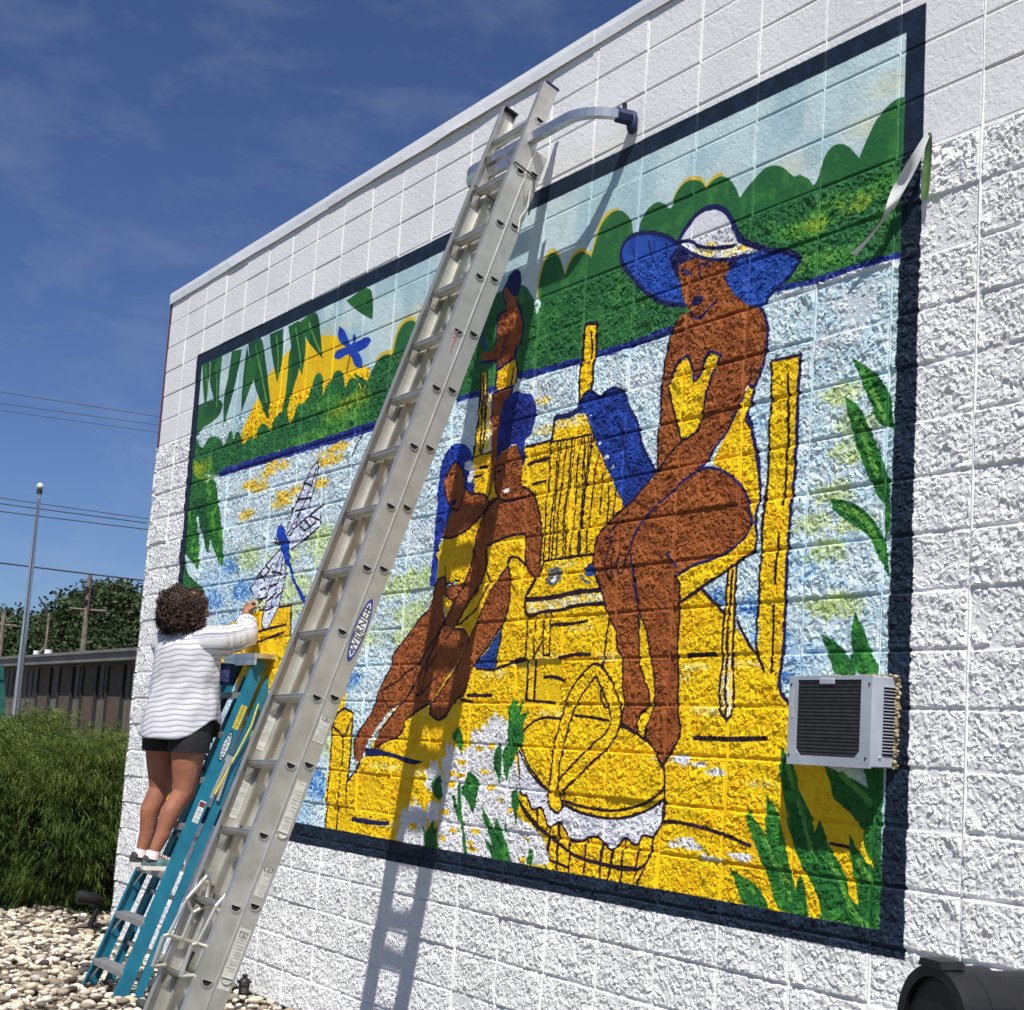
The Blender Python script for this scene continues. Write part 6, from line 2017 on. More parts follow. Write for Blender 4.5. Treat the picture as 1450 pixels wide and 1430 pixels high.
MB().capsule(hd(-.020, .090, -.052), .0045, hd(.020, .090, -.052), .0045, 8).build('lips', mat('lips', lin((150, 84, 78)), .5), person)

# hair: a mass of dark brown curls
hv, hf, ht, bi = [], [], [], 0
r = np.random.default_rng(12)
hc = np.array([-6.07, -.548, 2.375])
MBh = MB().ball(tuple(hc), (.135, .142, .135), 20, 14, None)
MBh.build('hair_core', mat('hair_core', (.016, .009, .006), .8), person)
for k in range(2600):
    d = r.normal(size=3)
    d /= np.linalg.norm(d)
    face = d @ np.array([HF.x, HF.y, -.15])
    if face > .62 and d[2] < .45:
        continue
    lump = 1 + .10 * math.sin(5 * d[0] + 3 * d[2]) + .07 * math.sin(9 * d[1] + 4 * d[2])
    rad = np.array([.150, .158, .150]) * lump * r.uniform(.86, 1.06)
    if d[2] < -.3:
        rad *= 1.06
    p = hc + d * rad
    a = np.cross(d, r.normal(size=3))
    a /= np.linalg.norm(a)
    b = np.cross(d, a)
    rr, pitch = r.uniform(.008, .016), r.uniform(.004, .010)
    th = np.linspace(0, r.uniform(4.5, 8.5), 9)
    c = p[None] + np.outer(np.cos(th) * rr, a) + np.outer(np.sin(th) * rr, d * .8) + np.outer(th * pitch, b * .6 - np.array([0, 0, .35]))
    w = .0026
    side = np.cross(np.gradient(c, axis=0), d)
    side /= np.linalg.norm(side, axis=1)[:, None] + 1e-9
    nn = np.cross(np.gradient(c, axis=0), side)
    nn /= np.linalg.norm(nn, axis=1)[:, None] + 1e-9
    ring = [c + side * w, c - side * w * .5 + nn * w * .87, c - side * w * .5 - nn * w * .87]
    m_ = len(c)
    hv += ring
    for q in range(3):
        q2 = (q + 1) % 3
        i0 = bi + q * m_ + np.arange(m_ - 1)
        j0 = bi + q2 * m_ + np.arange(m_ - 1)
        hf.append(np.stack([i0, j0, j0 + 1, i0 + 1], -1))
    ht.append(np.full(3 * m_, np.clip(r.normal(.4, .25) , 0, 1)))
    bi += 3 * m_
M_hair = tone_mat('brown_curls', (.022, .011, .007), (.085, .042, .024), .45, spec=.5)
np_mesh('hair', np.concatenate(hv), np.concatenate(hf), M_hair, person, True, np.concatenate(ht))

# shirt
def striped(name, axis, freq):
    m = bpy.data.materials.new(name)
    m.use_nodes = True
    n, l = m.node_tree.nodes, m.node_tree.links
    b = n['Principled BSDF']
    b.inputs['Roughness'].default_value = .85
    b.inputs['Specular IOR Level'].default_value = .15
    at = n.new('ShaderNodeAttribute')
    at.attribute_name = 'tone'
    mu = n.new('ShaderNodeMath'); mu.operation = 'MULTIPLY'; mu.inputs[1].default_value = freq
    fr = n.new('ShaderNodeMath'); fr.operation = 'FRACT'
    cr = n.new('ShaderNodeValToRGB')
    e = cr.color_ramp.elements
    e[0].position, e[0].color = 0.0, (.68, .67, .71, 1)
    e[1].position, e[1].color = .50, (.68, .67, .71, 1)
    for p, c in ((.56, (.26, .26, .33, 1)), (.70, (.36, .36, .43, 1)), (.76, (.70, .69, .73, 1)), (.82, (.40, .40, .47, 1)), (.90, (.68, .67, .71, 1))):
        q = e.new(p)
        q.color = c
    l.new(at.outputs['Fac'], mu.inputs[0])
    l.new(mu.outputs[0], fr.inputs[0])
    l.new(fr.outputs[0], cr.inputs['Fac'])
    l.new(cr.outputs['Color'], b.inputs['Base Color'])
    tcn = n.new('ShaderNodeTexCoord')
    nb = n.new('ShaderNodeTexNoise'); nb.inputs['Scale'].default_value = 22
    bp = n.new('ShaderNodeBump'); bp.inputs['Strength'].default_value = .25; bp.inputs['Distance'].default_value = .010
    l.new(tcn.outputs['Object'], nb.inputs['Vector'])
    l.new(nb.outputs['Fac'], bp.inputs['Height'])
    l.new(bp.outputs['Normal'], b.inputs['Normal'])
    tr = n.new('ShaderNodeBsdfTranslucent')
    l.new(cr.outputs['Color'], tr.inputs['Color'])
    mx = n.new('ShaderNodeMixShader'); mx.inputs['Fac'].default_value = .12
    l.new(b.outputs['BSDF'], mx.inputs[1]); l.new(tr.outputs['BSDF'], mx.inputs[2])
    l.new(mx.outputs['Shader'], n['Material Output'].inputs['Surface'])
    return m
M_shirt = striped('striped_cotton', 'z', 29)
M_sleeve = striped('striped_cotton_sleeve', 'x', 24)
rows, cols = 56, 96
zs = [1.50, 1.60, 1.70, 1.80, 1.92, 2.04, 2.13, 2.185, 2.225, 2.255, 2.275]
la = [.268, .264, .256, .244, .228, .226, .226, .205, .150, .095, .072]
fa = [.232, .226, .212, .192, .172, .168, .158, .138, .110, .086, .070]
fc = [-.010, -.008, -.004, .0, .0, -.004, -.004, .0, .008, .016, .022]
V, tone = [], []
for i in range(rows):
    s = i / (rows - 1)
    for j in range(cols):
        th = 2 * math.pi * j / cols
        c, sn = math.cos(th), math.sin(th)         # c lateral (+ her right), sn forward
        hem = 1.555 + .135 * abs(c) ** 5 + (.05 if sn > 0 else 0.0) * sn
        z = hem + (2.272 - hem) * s
        A, B, Cc = np.interp(z, zs, la), np.interp(z, zs, fa), np.interp(z, zs, fc)
        k = 1 - .5 * max(0, (z - 2.0) / .3)
        fold = .007 * math.sin(4 * th + 9 * z) + .006 * math.sin(9 * th - 14 * z + 1.3) + .003 * math.sin(15 * th + 8 * z)
        q_ = c * .8 + sn * -.3
        pull = .020 * math.sin(30 * z - 7.5 * c + 1.2 * math.sin(2 * th)) * max(0, 1 - abs(z - 1.90) / .30) * (1.0 if sn < .3 else .4)
        w = (1 + (fold * .7 + pull * .45) * 3.0 * k)
        sq = .86 + .14 * abs(c * sn) * 2
        p = T(c * A * w * (1 / (.93 + .07 * abs(c))), sn * B * w + Cc, z)
        V.append(p[:])
        tone.append(z + .020 * math.sin(2 * th + 2) - .06 * c + .004 * math.sin(9 * th + 20 * z))
F = [(i * cols + j, i * cols + (j + 1) % cols, (i + 1) * cols + (j + 1) % cols, (i + 1) * cols + j) for i in range(rows - 1) for j in range(cols)]
sh = np_mesh('shirt', np.array(V), np.array(F), M_shirt, person, True, tone)
so2 = sh.modifiers.new('thick', 'SOLIDIFY'); so2.thickness = .004; so2.offset = -1
def sleeve(pts, rad, name, parent):
    P = [Vector(p) for p in pts]
    n, m = 34, 22
    V, tone, F = [], [], []
    up = Vector((0, 0, 1))
    cum = [0]
    for a, b in zip(P[:-1], P[1:]):
        cum.append(cum[-1] + (b - a).length)
    for i in range(n):
        s = cum[-1] * i / (n - 1)
        k = max(q for q in range(len(P)) if cum[q] <= s + 1e-9)
        k = min(k, len(P) - 2)
        f = (s - cum[k]) / (cum[k + 1] - cum[k])
        p = P[k].lerp(P[k + 1], f)
        rr = rad[k] * (1 - f) + rad[k + 1] * f
        t = (P[min(k + 1, len(P) - 1)] - P[k]).normalized()
        if f > .7 and k + 2 < len(P):
            t = t.lerp((P[k + 2] - P[k + 1]).normalized(), (f - .7) / .6).normalized()
        if f < .3 and k > 0:
            t = t.lerp((P[k] - P[k - 1]).normalized(), (.3 - f) / .6).normalized()
        a = t.cross(up).normalized()
        b = a.cross(t)
        for j in range(m):
            th = 2 * math.pi * j / m
            w = 1 + .05 * math.sin(i * .9 + 2 * th) + .045 * math.sin(i * 1.7 - 3 * th)
            sag = -.012 * math.sin(math.pi * i / (n - 1)) if math.sin(th) < 0 else 0
            V.append((p + a * (math.cos(th) * rr * w) + b * (math.sin(th) * rr * w + sag))[:])
            tone.append(1.0 + .12 * math.cos(th) * (1 if j <= m / 2 else 1) + .02 * i / n)
    for i in range(n - 1):
        for j in range(m):
            F.append((i * m + j, (i + 1) * m + j, (i + 1) * m + (j + 1) % m, i * m + (j + 1) % m))
    o = np_mesh(name, np.array(V), np.array(F), M_sleeve, person, True, tone)
    q = o.modifiers.new('thick', 'SOLIDIFY'); q.thickness = .004; q.offset = 1
    return o
cuffR = elR.lerp(wrR, .45)
sleeve([T(.10, .0, 2.165), shR, shR.lerp(elR, .5) + Vector((0, 0, -.008)), elR, cuffR], [.100, .096, .082, .070, .062], 'sleeve', person)
MB().tube([elR.lerp(wrR, .36), elR.lerp(wrR, .56)], [.067, .066], 18).build('cuff', mat('rolled_cuff', (.76, .75, .77), .85), person)
MB().tube([elR.lerp(wrR, .375), elR.lerp(wrR, .395)], .0685, 18).build('cuff_piping', M_ink, person)
cuffL = elL.lerp(wrL, .55)
sleeve([T(-.10, .0, 2.16), shL, shL.lerp(elL, .5), elL, cuffL], [.098, .092, .080, .068, .058], 'sleeve', person)
# collar
col = MB()
cv, cf = [], []
for j in range(24):
    th = 2 * math.pi * j / 24
    for k, (rr, z) in enumerate(((.074, 2.262), (.070, 2.292), (.088, 2.258))):
        cv.append(T(math.cos(th) * rr, math.sin(th) * rr + .022, z))
for j in range(24):
    for k in range(2):
        a, b = j * 3 + k, ((j + 1) % 24) * 3 + k
        cf.append((a, b, b + 1, a + 1))
col.add(cv, cf, True).build('collar', mat('collar_cotton', (.74, .73, .76), .85), person)
# shorts
M_short = mat('black_jersey', (.010, .010, .012), .8, var=.3, vscale=30, bump=.25, bscale=30, bdist=.01)
so3 = MB()
rings = [(1.86, .150, .13), (1.80, .196, .156), (1.70, .214, .172), (1.60, .222, .180), (1.545, .222, .178)]
vs, fs = [], []
n = 40
for z, A, B in rings:
    for j in range(n):
        th = 2 * math.pi * j / n
        vs.append(T(math.cos(th) * A, math.sin(th) * B - .01, z))
for i in range(len(rings) - 1):
    for j in range(n):
        fs.append((i * n + j, i * n + (j + 1) % n, (i + 1) * n + (j + 1) % n, (i + 1) * n + j))
so3.add(vs, fs, True)
for h, k in ((hipR, kneeR), (hipL, kneeL)):
    a = h + Vector((0, -.002, .10))
    b = h.lerp(k, .30)
    so3.tube([a, a.lerp(b, .5), b], [.110, .132, .128], 28, True)
sho = so3.build('shorts', M_short, person)
# shoes and socks
M_shoe = mat('grey_teal_shoe', lin((96, 150, 150)), .7, rgb2=lin((60, 66, 70)), vscale=16)
M_shoed = mat('dark_shoe_fabric', (.045, .045, .05), .8, var=.3, vscale=40)
M_sole = mat('cream_sole', (.70, .67, .60), .7)
M_sock = mat('pale_pink_sock', lin((236, 214, 214)), .9)
for a, up_m in ((ankR, M_shoe), (ankL, M_shoed)):
    d = Vector((.05, 1, -.02)).normalized()
    sd = Vector((d.y, -d.x, 0)).normalized()
    o0 = Vector((a.x, a.y - .045, .750))
    prof = [(0, .030, .052), (.02, .036, .075), (.06, .037, .082), (.10, .040, .068), (.15, .046, .052), (.20, .047, .044), (.235, .040, .036), (.252, .022, .024)]
    vs, fs = [], []
    m = 14
    for t, w, hgt in prof:
        for j in range(m):
            th = math.pi * j / (m - 1)
            vs.append(o0 + d * (t - .02) + sd * (math.cos(th) * w) + Vector((0, 0, .022 + math.sin(th) * hgt)))
    for i in range(len(prof) - 1):
        for j in range(m - 1):
            fs.append((i * m + j, (i + 1) * m + j, (i + 1) * m + j + 1, i * m + j + 1))
    fs.append(tuple(range(m)))
    fs.append(tuple(range((len(prof) - 1) * m, len(prof) * m))[::-1])
    s_ = MB().add(vs, fs, True).build('shoe', up_m, person)
    vs, fs = [], []
    for t, w, hgt in prof:
        for q in (-1, 1):
            for zz in (.003, .028):
                vs.append(o0 + d * (t - .021 + .003 * (t > .2)) + sd * (q * (w + .004)) + Vector((0, 0, zz)))
    for i in range(len(prof) - 1):
        b0, b1 = i * 4, i * 4 + 4
        fs += [(b0, b1, b1 + 1, b0 + 1), (b0 + 2, b0 + 3, b1 + 3, b1 + 2), (b0 + 1, b1 + 1, b1 + 3, b0 + 3), (b0, b0 + 2, b1 + 2, b1)]
    fs += [(0, 1, 3, 2), (len(vs) - 4, len(vs) - 2, len(vs) - 1, len(vs) - 3)]
    MB().add(vs, fs).build('sole', M_sole, s_)
    lc = MB()
    for q in range(4):
        c0 = o0 + d * (.085 + q * .018) + Vector((0, 0, .098 - q * .008))
        lc.tube([c0 + sd * .026 + Vector((0, 0, -.010)), c0 + Vector((0, 0, .006)), c0 - sd * .026 + Vector((0, 0, -.010))], .003, 5)
    lc.build('lace', M_white, s_)
    hp = MB()
    hp.ball(o0 + d * .012 + Vector((0, 0, .062)), (.040, .036, .036), 14, 9)
    hp.build('heel_counter', M_shoed, s_)
    MB().tube([a + Vector((0, -.012, -.045)), a + Vector((0, -.002, .004))], [.046, .041], 16).build('sock', M_sock, person)

# paint jar in the painter's left hand
jar = empty('paint_jar', tuple(JC - Vector((0, 0, .07))))
tag(jar, 'blue paint jar with white label held beside the step ladder top', 'paint jar')
M_jar = mat('blue_plastic', lin((28, 40, 104)), .3)
MB().tube([JC + Vector((0, 0, -.068)), JC + Vector((0, 0, -.062)), JC + Vector((0, 0, .050)), JC + Vector((0, 0, .062)), JC + Vector((0, 0, .066))], [.050, .054, .054, .050, .044], 24).build('cup', M_jar, jar)
MB().tube([JC + Vector((0, 0, .060)), JC + Vector((0, 0, .074))], [.056, .056], 24).build('rim', mat('navy_lid', lin((22, 26, 70)), .35), jar)
lb = MB()
vs, fs = [], []
for j in range(9):
    th = -1.15 + .16 * j
    for z in (-.045, .032):
        vs.append(JC + Vector((.0548 * math.cos(th), .0548 * math.sin(th), z)))
for j in range(8):
    fs.append((2 * j, 2 * j + 2, 2 * j + 3, 2 * j + 1))
lbo = lb.add(vs, fs).build('label', mat('jar_label', lin((150, 160, 205)), .5, rgb2=lin((60, 70, 150)), vscale=70), jar)

# ================================================================= mailbox
mb_root = empty('mailbox', (1.662, -2.0, 0))
tag(mb_root, 'black plastic mailbox with a rounded top in the lower right corner', 'mailbox')
M_black = mat('black_plastic', (.004, .004, .005), .5, rgb2=(.007, .007, .009), vscale=30, bump=.15, bscale=200, bdist=.002)
MA = math.radians(-12)
ax = Vector((-math.sin(MA), math.cos(MA), -.012)).normalized()      # from the door backwards
sx_ = Vector((ax.y, -ax.x, 0)).normalized()
MO = Vector((1.675, -1.965, 1.106))
Mm = Matrix((sx_, Vector((0, 0, 1)), ax)).transposed().to_4x4()
Mm.translation = MO
def arch(w, h, n=20):
    r_ = w / 2
    out = [(-r_, 0), (r_, 0)]
    for k in range(n + 1):
        a = math.pi * k / n
        out.append((r_ * math.cos(a), h - r_ + r_ * math.sin(a)))
    return out
def shell(o, a, z0, z1, name, par):
    return MB().prism(a, Mm, z0, z1).build(name, M_black, par)
bodyb = shell(None, arch(.172, .216), .018, .50, 'body', mb_root)
shell(None, arch(.186, .224), .030, .075, 'collar_band', mb_root)
door = shell(None, arch(.188, .225), -.012, .028, 'door', mb_root)
inset = MB()
o, i_ = arch(.188, .225), arch(.150, .19)
inset.prism([(x, y + .012) for x, y in arch(.148, .188)], Mm, -.0145, -.0118)
# raised rim round the door
rim = MB()
oo = arch(.190, .226, 24)
ii = [(x * .80, .018 + (y - .0) * .84) for x, y in oo]
n = len(oo)
vs = [Mm @ Vector((x, y, -.012)) for x, y in oo] + [Mm @ Vector((x * .99, y * .997, -.024)) for x, y in oo] + [Mm @ Vector((x, y, -.024)) for x, y in ii] + [Mm @ Vector((x, y, -.0125)) for x, y in ii]
fs = []
for a_ in range(3):
    for k in range(n):
        k2 = (k + 1) % n
        fs.append((a_ * n + k, (a_ + 1) * n + k, (a_ + 1) * n + k2, a_ * n + k2))
rim.add(vs, fs).build('door_rim', M_black, door)
inset.build('door_panel', M_black, door)
MB().prism([(-.032, 0), (.032, 0), (.026, .012), (-.026, .012)], Mm @ Matrix.Translation((0, .222, 0)), -.030, .016).build('door_pull', M_black, door)
MB().ball(Mm @ Vector((.0935, .10, .055)), .004, 8, 6).build('rivet', M_alu2, mb_root)
pst = MB()
pst.box((MO.x + ax.x * .25, MO.y + ax.y * .25, .53), (.10, .10, 1.12), None, .006)
M_post = mat('cedar_post', (.20, .13, .08), .85, var=.4, vscale=14)
pst.build('post', M_post, mb_root)
MB().box(Vector((MO.x, MO.y, MO.z - .022)) + ax * .26, (.15, .46, .03), Matrix.Rotation(MA, 3, 'Z'), .004).build('mount_board', M_post, mb_root)

# ================================================================= garden lights
M_dkmet = mat('black_cast_metal', (.020, .019, .018), .5, .3, var=.4, vscale=40)
gl = empty('garden_spotlight', (-8.80, -.10, 0))
tag(gl, 'black garden spotlight standing in the stones at the corner of the painted wall', 'garden light')
b0 = Vector((-8.80, -.10, 0))
MB().tube([b0 + Vector((0, -.0, -.05)), b0 + Vector((0, .01, .06)), b0 + Vector((0, .05, .17)), b0 + Vector((0, .05, .225))], [.026, .024, .020, .018], 12).build('stake', M_dkmet, gl)
hd_ = MB()
hd_.tube([b0 + Vector((.0, .07, .235)), b0 + Vector((0, .04, .245)), b0 + Vector((-.01, -.06, .262)), b0 + Vector((-.02, -.105, .268))], [.030, .045, .050, .056], 16)
hh_ = hd_.build('lamp_head', M_dkmet, gl)
MB().tube([b0 + Vector((-.02, -.100, .2672)), b0 + Vector((-.0203, -.106, .268))], .047, 16).build('lens', mat('lens_glass', (.05, .06, .07), .08), hh_)
MB().box(b0 + Vector((0, .07, .235)), (.03, .03, .05), None, .004).build('hinge', mat('rusty_hinge', lin((120, 70, 50)), .7), gl)
MB().tube([b0 + Vector((0, -.02, .03)), b0 + Vector((.0, -.12, .035)), b0 + Vector((0, -.2, .03))], .008, 6).build('cable', M_hole, gl)

pl = empty('path_light', (-5.66, -.085, 0))
tag(pl, 'small black tiered path light in the stones under the mural', 'garden light')
b0 = Vector((-5.66, -.085, -.02))
MB().tube([b0, b0 + Vector((0, 0, .05))], [.030, .034], 14).build('base', M_dkmet, pl)
MB().tube([b0 + Vector((0, 0, .05)), b0 + Vector((0, 0, .10))], .026, 14).build('lamp_body', mat('smoked_glass', (.10, .09, .08), .15), pl)
for k in range(4):
    a = math.pi / 2 * k + .5
    MB().tube([b0 + Vector((.034 * math.cos(a), .034 * math.sin(a), .045)), b0 + Vector((.036 * math.cos(a), .036 * math.sin(a), .115))], .005, 6).build('bar', M_dkmet, pl)
cp = MB().tube([b0 + Vector((0, 0, .108)), b0 + Vector((0, 0, .116)), b0 + Vector((0, 0, .135)), b0 + Vector((0, 0, .142))], [.044, .046, .022, .014], 14).build('cap', M_dkmet, pl)
MB().ball(b0 + Vector((0, 0, .152)), (.018, .018, .012), 10, 7).build('finial', M_dkmet, cp)

# ================================================================= shrubs
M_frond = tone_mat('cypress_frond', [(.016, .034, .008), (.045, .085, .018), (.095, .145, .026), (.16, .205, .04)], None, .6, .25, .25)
M_wood = mat('shrub_wood', (.07, .05, .035), .9)
def shrub(name, label, c, rx, ry, h, nfr, seed, grp):
    r = np.random.default_rng(seed)
    root = empty(name, tuple(c))
    tag(root, label, 'shrub', grp)
    tr = MB()
    for k in range(5):
        a = 2 * math.pi * k / 5
        tr.tube([(c[0], c[1], -.05), (c[0] + .3 * rx * math.cos(a), c[1] + .3 * ry * math.sin(a), h * .35), (c[0] + .55 * rx * math.cos(a), c[1] + .55 * ry * math.sin(a), h * .7)], [.04, .025, .010], 6)
    tr.build('stem', M_wood, root)
    # clumps: shelves of drooping sprays
    nc = 170
    cl = []
    for k in range(nc):
        u = r.normal(size=3)
        u /= np.linalg.norm(u)
        u[2] = r.uniform(-.95, 1.0)
        u[:2] *= math.sqrt(max(1 - u[2] ** 2 * .8, .12)) / (np.hypot(u[0], u[1]) + 1e-9)
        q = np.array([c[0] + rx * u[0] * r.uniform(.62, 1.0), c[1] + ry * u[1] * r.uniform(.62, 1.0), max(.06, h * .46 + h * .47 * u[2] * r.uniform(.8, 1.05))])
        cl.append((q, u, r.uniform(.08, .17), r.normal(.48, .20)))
    V, F, Tn, bi = [], [], [], 0
    for k in range(nfr):
        q, u, s, tn = cl[int(r.integers(nc))]
        o = r.normal(size=3) * np.array([s, s, s * .55])
        p = q + o
        if p[2] < .02:
            continue
        out = (p - np.array([c[0], c[1], h * .35]))
        out[2] *= .3
        out /= np.linalg.norm(out) + 1e-9
        d = out + r.normal(size=3) * .50 + np.array([0, 0, .06])
        d /= np.linalg.norm(d)
        L = r.uniform(.05, .13)
        g = np.array([0, 0, -1.0])
        pts = [p, p + d * L * .5, p + d * L * .8 + g * L * .22, p + d * L * .95 + g * L * .62]
        side = np.cross(d, r.normal(size=3))
        side /= np.linalg.norm(side) + 1e-9
        w = r.uniform(.0022, .0042)
        vv = []
        for pt, ww in zip(pts, (w * .6, w, w * .8, w * .2)):
            vv += [pt - side * ww, pt + side * ww]
        V.append(np.array(vv))
        F.append(np.array([[0, 1, 3, 2], [2, 3, 5, 4], [4, 5, 7, 6]]) + bi)
        # side needles
        ex = []
        for t in (.35, .6, .8):
            b_ = pts[1] * (1 - t) + pts[2] * t if t > .5 else pts[0] * (1 - t) + pts[1] * t
            for sgn in (-1, 1):
                e = b_ + side * sgn * L * r.uniform(.18, .42) + d * L * .22 + g * L * r.uniform(.10, .42)
                ex += [b_ - d * w * .8, b_ + d * w * .8, e + d * .0008, e - d * .0008]
        m0 = bi + 8
        V.append(np.array(ex))
        F.append(np.arange(24).reshape(6, 4) + m0)
        Tn.append(np.full(32, np.clip(tn + r.normal(0, .16) + .25 * (u[2] > .3), 0, 1)))  # upper clumps get a lighter tone, their highlights put into the colour
        bi += 32
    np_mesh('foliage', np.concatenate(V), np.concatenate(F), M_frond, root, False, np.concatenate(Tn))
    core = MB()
    core.ball((c[0], c[1], h * .42), (rx * .55, ry * .55, h * .36), 14, 9)  # near-black ball: the shade inside the shrub put into its colour
    core.build('dark_core', mat('shrub_core', (.010, .014, .006), 1.0), root)
SG = 'threadleaf cypress shrubs beyond the wall corner'
shrub('cypress_shrub', 'feathery green cypress shrub touching the corner of the painted wall', (-10.60, .22, 0), .90, .72, 1.60, 27000, 21, SG)
shrub('cypress_shrub', 'feathery green cypress shrub at the left edge of the picture', (-11.05, -1.00, 0), 1.00, .92, 1.86, 28000, 22, SG)
shrub('cypress_shrub', 'taller cypress shrub behind the other two, under the flagpole', (-12.7, .05, 0), 1.0, .95, 1.80, 16000, 23, SG)

# ================================================================= low brown building behind
lb_ = empty('low_office_building', (-31, 5.6, 0))
tag(lb_, 'low brown office building with flat fascia roof behind the shrubs', 'building')
M_plank = mat('grey_siding', lin((112, 108, 102)), .8, rgb2=lin((92, 88, 84)), vscale=4)
M_bay = mat('brown_bay_panel', lin((96, 82, 70)), .8, rgb2=lin((80, 66, 56)), vscale=6)
M_dark = mat('dark_mullion', (.02, .018, .017), .7)
M_fascia = mat('grey_fascia', lin((128, 124, 120)), .6, rgb2=lin((104, 100, 98)), vscale=1.5)
M_vent = mat('white_vent', (.75, .75, .75), .5)
MB().box((-31, 10.6, 1.42), (26, 10, 2.84)).build('wall', M_plank, lb_)
MB().box((-31, 10.6, 2.945), (26.8, 10.6, .19)).build('roof', M_fascia, lb_)
MB().box((-31, 5.28, 3.045), (27.0, .05, .06)).build('fascia_lip', M_fascia, lb_)
for k in range(-4, 3):
    x0 = -29.31 - 1.755 * k
    for a_, b_, c_ in ((x0, x0 + .90, M_bay),):
        MB().box(((a_ + b_) / 2, 5.585, 1.4), (b_ - a_, .02, 2.78)).build('bay_panel', c_, lb_)
    for xx in (x0 - .05, x0 + .95):
        MB().box((xx, 5.57, 1.4), (.09, .06, 2.78)).build('mullion', M_dark, lb_)
for k in range(26):
    x0 = -43.8 + k * .45
    if x0 < -31.3:
        MB().box((x0, 5.59, 1.4), (.03, .03, 2.78)).build('siding_seam', M_bay, lb_)
for x0 in (-29.7, -27.95, -26.25):
    MB().box((x0, 5.59, 1.4), (.025, .03, 2.78)).build('siding_seam', M_bay, lb_)
for x in (-35.4, -34.3):
    MB().tube([(x, 6.1, 3.0), (x, 6.1, 3.30)], .07 if x < -35 else .09, 10).build('roof_vent', M_vent, lb_)
tw = empty('teal_awning', (-27.3, 3.35, 0))
tag(tw, 'dark teal awning at the left edge in front of the low building', 'awning')
M_awn = mat('teal_canvas', lin((14, 92, 84)), .8, rgb2=lin((10, 70, 66)), vscale=3)
a = MB()
a.add([(-27.3, 2.75, 2.62), (-27.1, 3.40, 2.62), (-27.1, 3.55, 1.55), (-27.3, 2.75, 1.55), (-28.6, 2.75, 2.62), (-28.6, 3.40, 2.62), (-28.6, 3.75, 1.55), (-28.6, 2.75, 1.55)],
      [(0, 3, 2, 1), (1, 2, 6, 5), (0, 1, 5, 4), (4, 5, 6, 7), (0, 4, 7, 3), (3, 7, 6, 2)])
a.build('canopy', M_awn, tw)
for yy in (2.85, 3.4):
    MB().tube([(-27.4, yy, 0), (-27.4, yy, 1.6)], .03, 8).build('post', M_dark, tw)

# ================================================================= poles and wires
fp = empty('flagpole', (-21.91, 2.43, 0))
tag(fp, 'tall silver flagpole with a ball top at the left of the sky', 'flagpole')
MB().tube([(-21.91, 2.43, -.05), (-21.91, 2.43, 1.9), (-21.91, 2.43, 5.33)], [.066, .058, .030], 14).build('shaft', M_alu2, fp)
MB().ball((-21.91, 2.43, 5.41), .055, 14, 9).build('ball', mat('white_ball', (.75, .75, .72), .3), fp)
MB().tube([(-21.91, 2.43, 5.28), (-21.91, 2.43, 5.36)], .045, 12).build('truck', M_dark, fp)
MB().tube([(-21.84, 2.40, .8), (-21.86, 2.41, 5.2)], .006, 6).build('halyard', M_cord, fp)

M_pole = mat('grey_timber_pole', lin((128, 118, 106)), .9, rgb2=lin((96, 86, 78)), vscale=8)
M_arm = mat('dark_crossarm', (.05, .045, .042), .9)
up = empty('utility_pole', (-49.56, 11.28, 0))
tag(up, 'timber utility pole with several crossarms in front of the trees', 'utility pole')
MB().tube([(-49.56, 11.28, -.1), (-49.56, 11.27, 4.0), (-49.565, 11.26, 6.70)], [.11, .10, .075], 12).build('shaft', M_pole, up)
for (a, b, t) in (((-49.66, 10.93, 6.43), (-49.44, 11.69, 6.43), .035), ((-49.66, 10.92, 6.02), (-49.50, 11.52, 6.02), .035), ((-49.70, 10.70, 5.46), (-49.40, 11.90, 5.46), .05)):
    ar = MB().tube([a, b], t, 6, False).build('crossarm', M_arm if t < .04 else M_pole, up)
    for f_ in (.08, .5, .92):
        p = Vector(a).lerp(Vector(b), f_)
        MB().tube([p, p + Vector((0, 0, .10))], .02, 6).build('insulator', M_dark, ar)
for z in (6.22, 5.78):
    MB().box((-49.5, 11.26, z), (.2, .34, .05)).build('bracket', M_dark, up)
MB().tube([(-49.4, 11.26, 5.3), (-49.4, 11.26, 6.6)], .035, 6).build('conduit', mat('rusty_conduit', lin((88, 60, 62)), .8), up)
for nm_, lab, p, hz, arm in (('light_pole', 'slim white mast with a slanted brace on the low roof', (-36.34, 6.56), 4.33, False), ('utility_pole', 'pale timber pole with one short crossarm at the left edge', (-40.49, 6.44), 4.55, True)):
    q = empty(nm_, (p[0], p[1], 0 if arm else 3.0))
    tag(q, lab, 'pole')
    MB().tube([(p[0], p[1], 0 if arm else 3.0), (p[0], p[1], hz)], [.07, .06] if arm else [.035, .03], 10).build('shaft', M_pole, q)
    if arm:
        MB().tube([(p[0], p[1] - .35, 4.16), (p[0], p[1] + .36, 4.16)], .04, 6).build('crossarm', M_pole, q)
    else:
        MB().tube([(p[0], p[1] - .34, 3.02), (p[0], p[1] - .02, 3.45)], .03, 6).build('brace', M_pole, q)
        MB().tube([(p[0], p[1] - .30, 4.72), (p[0], p[1] - .05, 4.36)], .02, 6).build('top_stay', M_arm, q)
M_wire = mat('black_cable', (.03, .032, .036), .7)
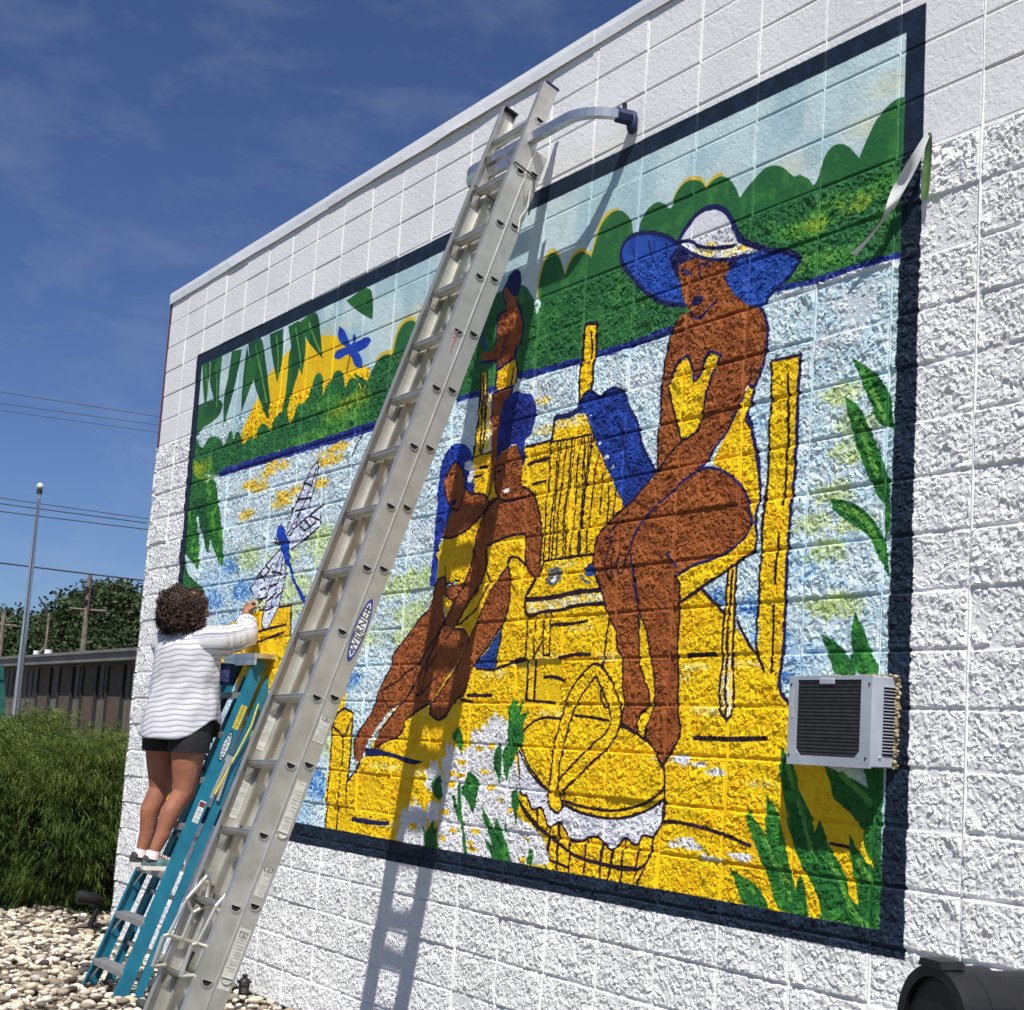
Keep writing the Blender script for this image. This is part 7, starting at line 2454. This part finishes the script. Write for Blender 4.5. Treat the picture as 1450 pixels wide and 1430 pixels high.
WI = [('topmost thin wire of the upper trio crossing the sky', (-18.173, .844, 6.077), (-17.627, 2.883, 6.010), .0042),
      ('middle thin wire of the upper trio crossing the sky', (-18.170, .860, 5.919), (-17.623, 2.894, 5.888), .0042),
      ('lowest thin wire of the upper trio crossing the sky', (-18.168, .869, 5.821), (-17.629, 2.875, 5.782), .0038),
      ('topmost wire of the middle trio passing the flagpole', (-22.045, 1.863, 5.146), (-21.429, 4.125, 5.049), .007),
      ('middle wire of the middle trio passing the flagpole', (-22.043, 1.872, 5.054), (-21.431, 4.121, 4.977), .009),
      ('lowest wire of the middle trio passing the flagpole', (-22.040, 1.885, 4.928), (-21.431, 4.119, 4.869), .009),
      ('thick lone cable just above the treetops', (-25.921, 2.857, 4.468), (-25.244, 5.329, 4.372), .016)]
for lab, a, b, t in WI:
    a, b = Vector(a), Vector(b)
    d = b - a
    P = [a + d * q + Vector((0, 0, .004 * q * (q - 1))) for q in np.linspace(-6, 7, 30)]
    w = MB().tube(P, t, 6).build('overhead_wire', M_wire)
    tag(w, lab, 'wire', 'wires across the sky')

# ================================================================= trees
M_treeleaf = tone_mat('tree_leaves', [(.016, .028, .014), (.032, .054, .024), (.058, .086, .034), (.09, .118, .05)], None, .7, .15, .2)
M_bark = mat('bark', (.06, .05, .04), .95)
def tree(label, c, rx, h, n, seed, low=.18):
    r = np.random.default_rng(seed)
    root = empty('tree', tuple(c))
    tag(root, label, 'tree', 'trees behind the low building')
    tr = MB()
    tr.tube([(c[0], c[1], -.1), (c[0] + .1, c[1], h * .35), (c[0], c[1] + .2, h * .8)], [.28, .2, .07], 8)
    for k in range(7):
        a = r.uniform(0, 6.28)
        z = h * r.uniform(.3, .65)
        tr.tube([(c[0], c[1], z), (c[0] + .45 * rx * math.cos(a), c[1] + .45 * rx * math.sin(a), z + h * .12), (c[0] + .75 * rx * math.cos(a), c[1] + .75 * rx * math.sin(a), z + h * .22)], [.09, .06, .02], 6)
    tr.build('trunk', M_bark, root)
    cl = []
    for k in range(90):
        u = r.normal(size=3)
        u /= np.linalg.norm(u)
        cz = h * (low + 1) / 2
        q = np.array([c[0] + rx * u[0] * r.uniform(.5, .95), c[1] + rx * u[1] * r.uniform(.5, .95), cz + (h - cz) * u[2] * r.uniform(.6, .95)])
        cl.append((q, r.uniform(.10, .20) * rx + .25, np.clip(r.normal(.42, .2) + .2 * u[2], 0, 1)))
    n = n * 2
    k_ = r.integers(0, 90, n)
    Q = np.array([c_[0] for c_ in cl])[k_]
    S_ = np.array([c_[1] for c_ in cl])[k_][:, None]
    t_ = np.array([c_[2] for c_ in cl])[k_]
    p = Q + np.clip(r.normal(size=(n, 3)), -1.8, 1.8) * S_ * np.array([1, 1, .75])
    a = r.normal(size=(n, 3))
    a /= np.linalg.norm(a, axis=1)[:, None]
    b = np.cross(a, r.normal(size=(n, 3)))
    b /= np.linalg.norm(b, axis=1)[:, None] + 1e-9
    L, w = r.uniform(.06, .13, (n, 1)), r.uniform(.045, .09, (n, 1))
    L, w = L * 1.1, w * 1.1
    V = np.stack([p - a * L, p + b * w, p + a * L, p - b * w], 1).reshape(-1, 3)
    T_ = np.repeat(np.clip(t_ + r.normal(0, .15, n), 0, 1), 4)
    np_mesh('crown', V, np.arange(len(V)).reshape(-1, 4), M_treeleaf, root, False, T_)
TR = [('tall round tree standing above the others right of the utility pole', (-63.8, 16.3, 0), 2.1, 7.7, 13000, 1, .35),
      ('dark tree at the left edge behind the pale pole', (-66, 12.0, 0), 3.4, 6.0, 16000, 2, .1),
      ('dark tree behind the flagpole', (-64.5, 13.6, 0), 3.0, 5.8, 15000, 3, .1),
      ('low dark tree between the flagpole and the utility pole', (-65, 15.0, 0), 3.2, 5.9, 15000, 4, .1),
      ('dark tree filling the gap behind the utility pole', (-62.5, 15.2, 0), 3.0, 5.6, 13000, 5, .1),
      ('dark tree beside the white wall corner, right of the tall round tree', (-63.4, 18.2, 0), 3.2, 5.9, 14000, 6, .1),
      ('broad dark tree half hidden behind the painted wall corner', (-61, 20.5, 0), 3.6, 6.0, 9000, 7, .1),
      ('dark tree beyond the left edge of the low roof', (-67, 8.5, 0), 3.6, 6.2, 8000, 8, .1)]
for a in TR:
    tree(*a)
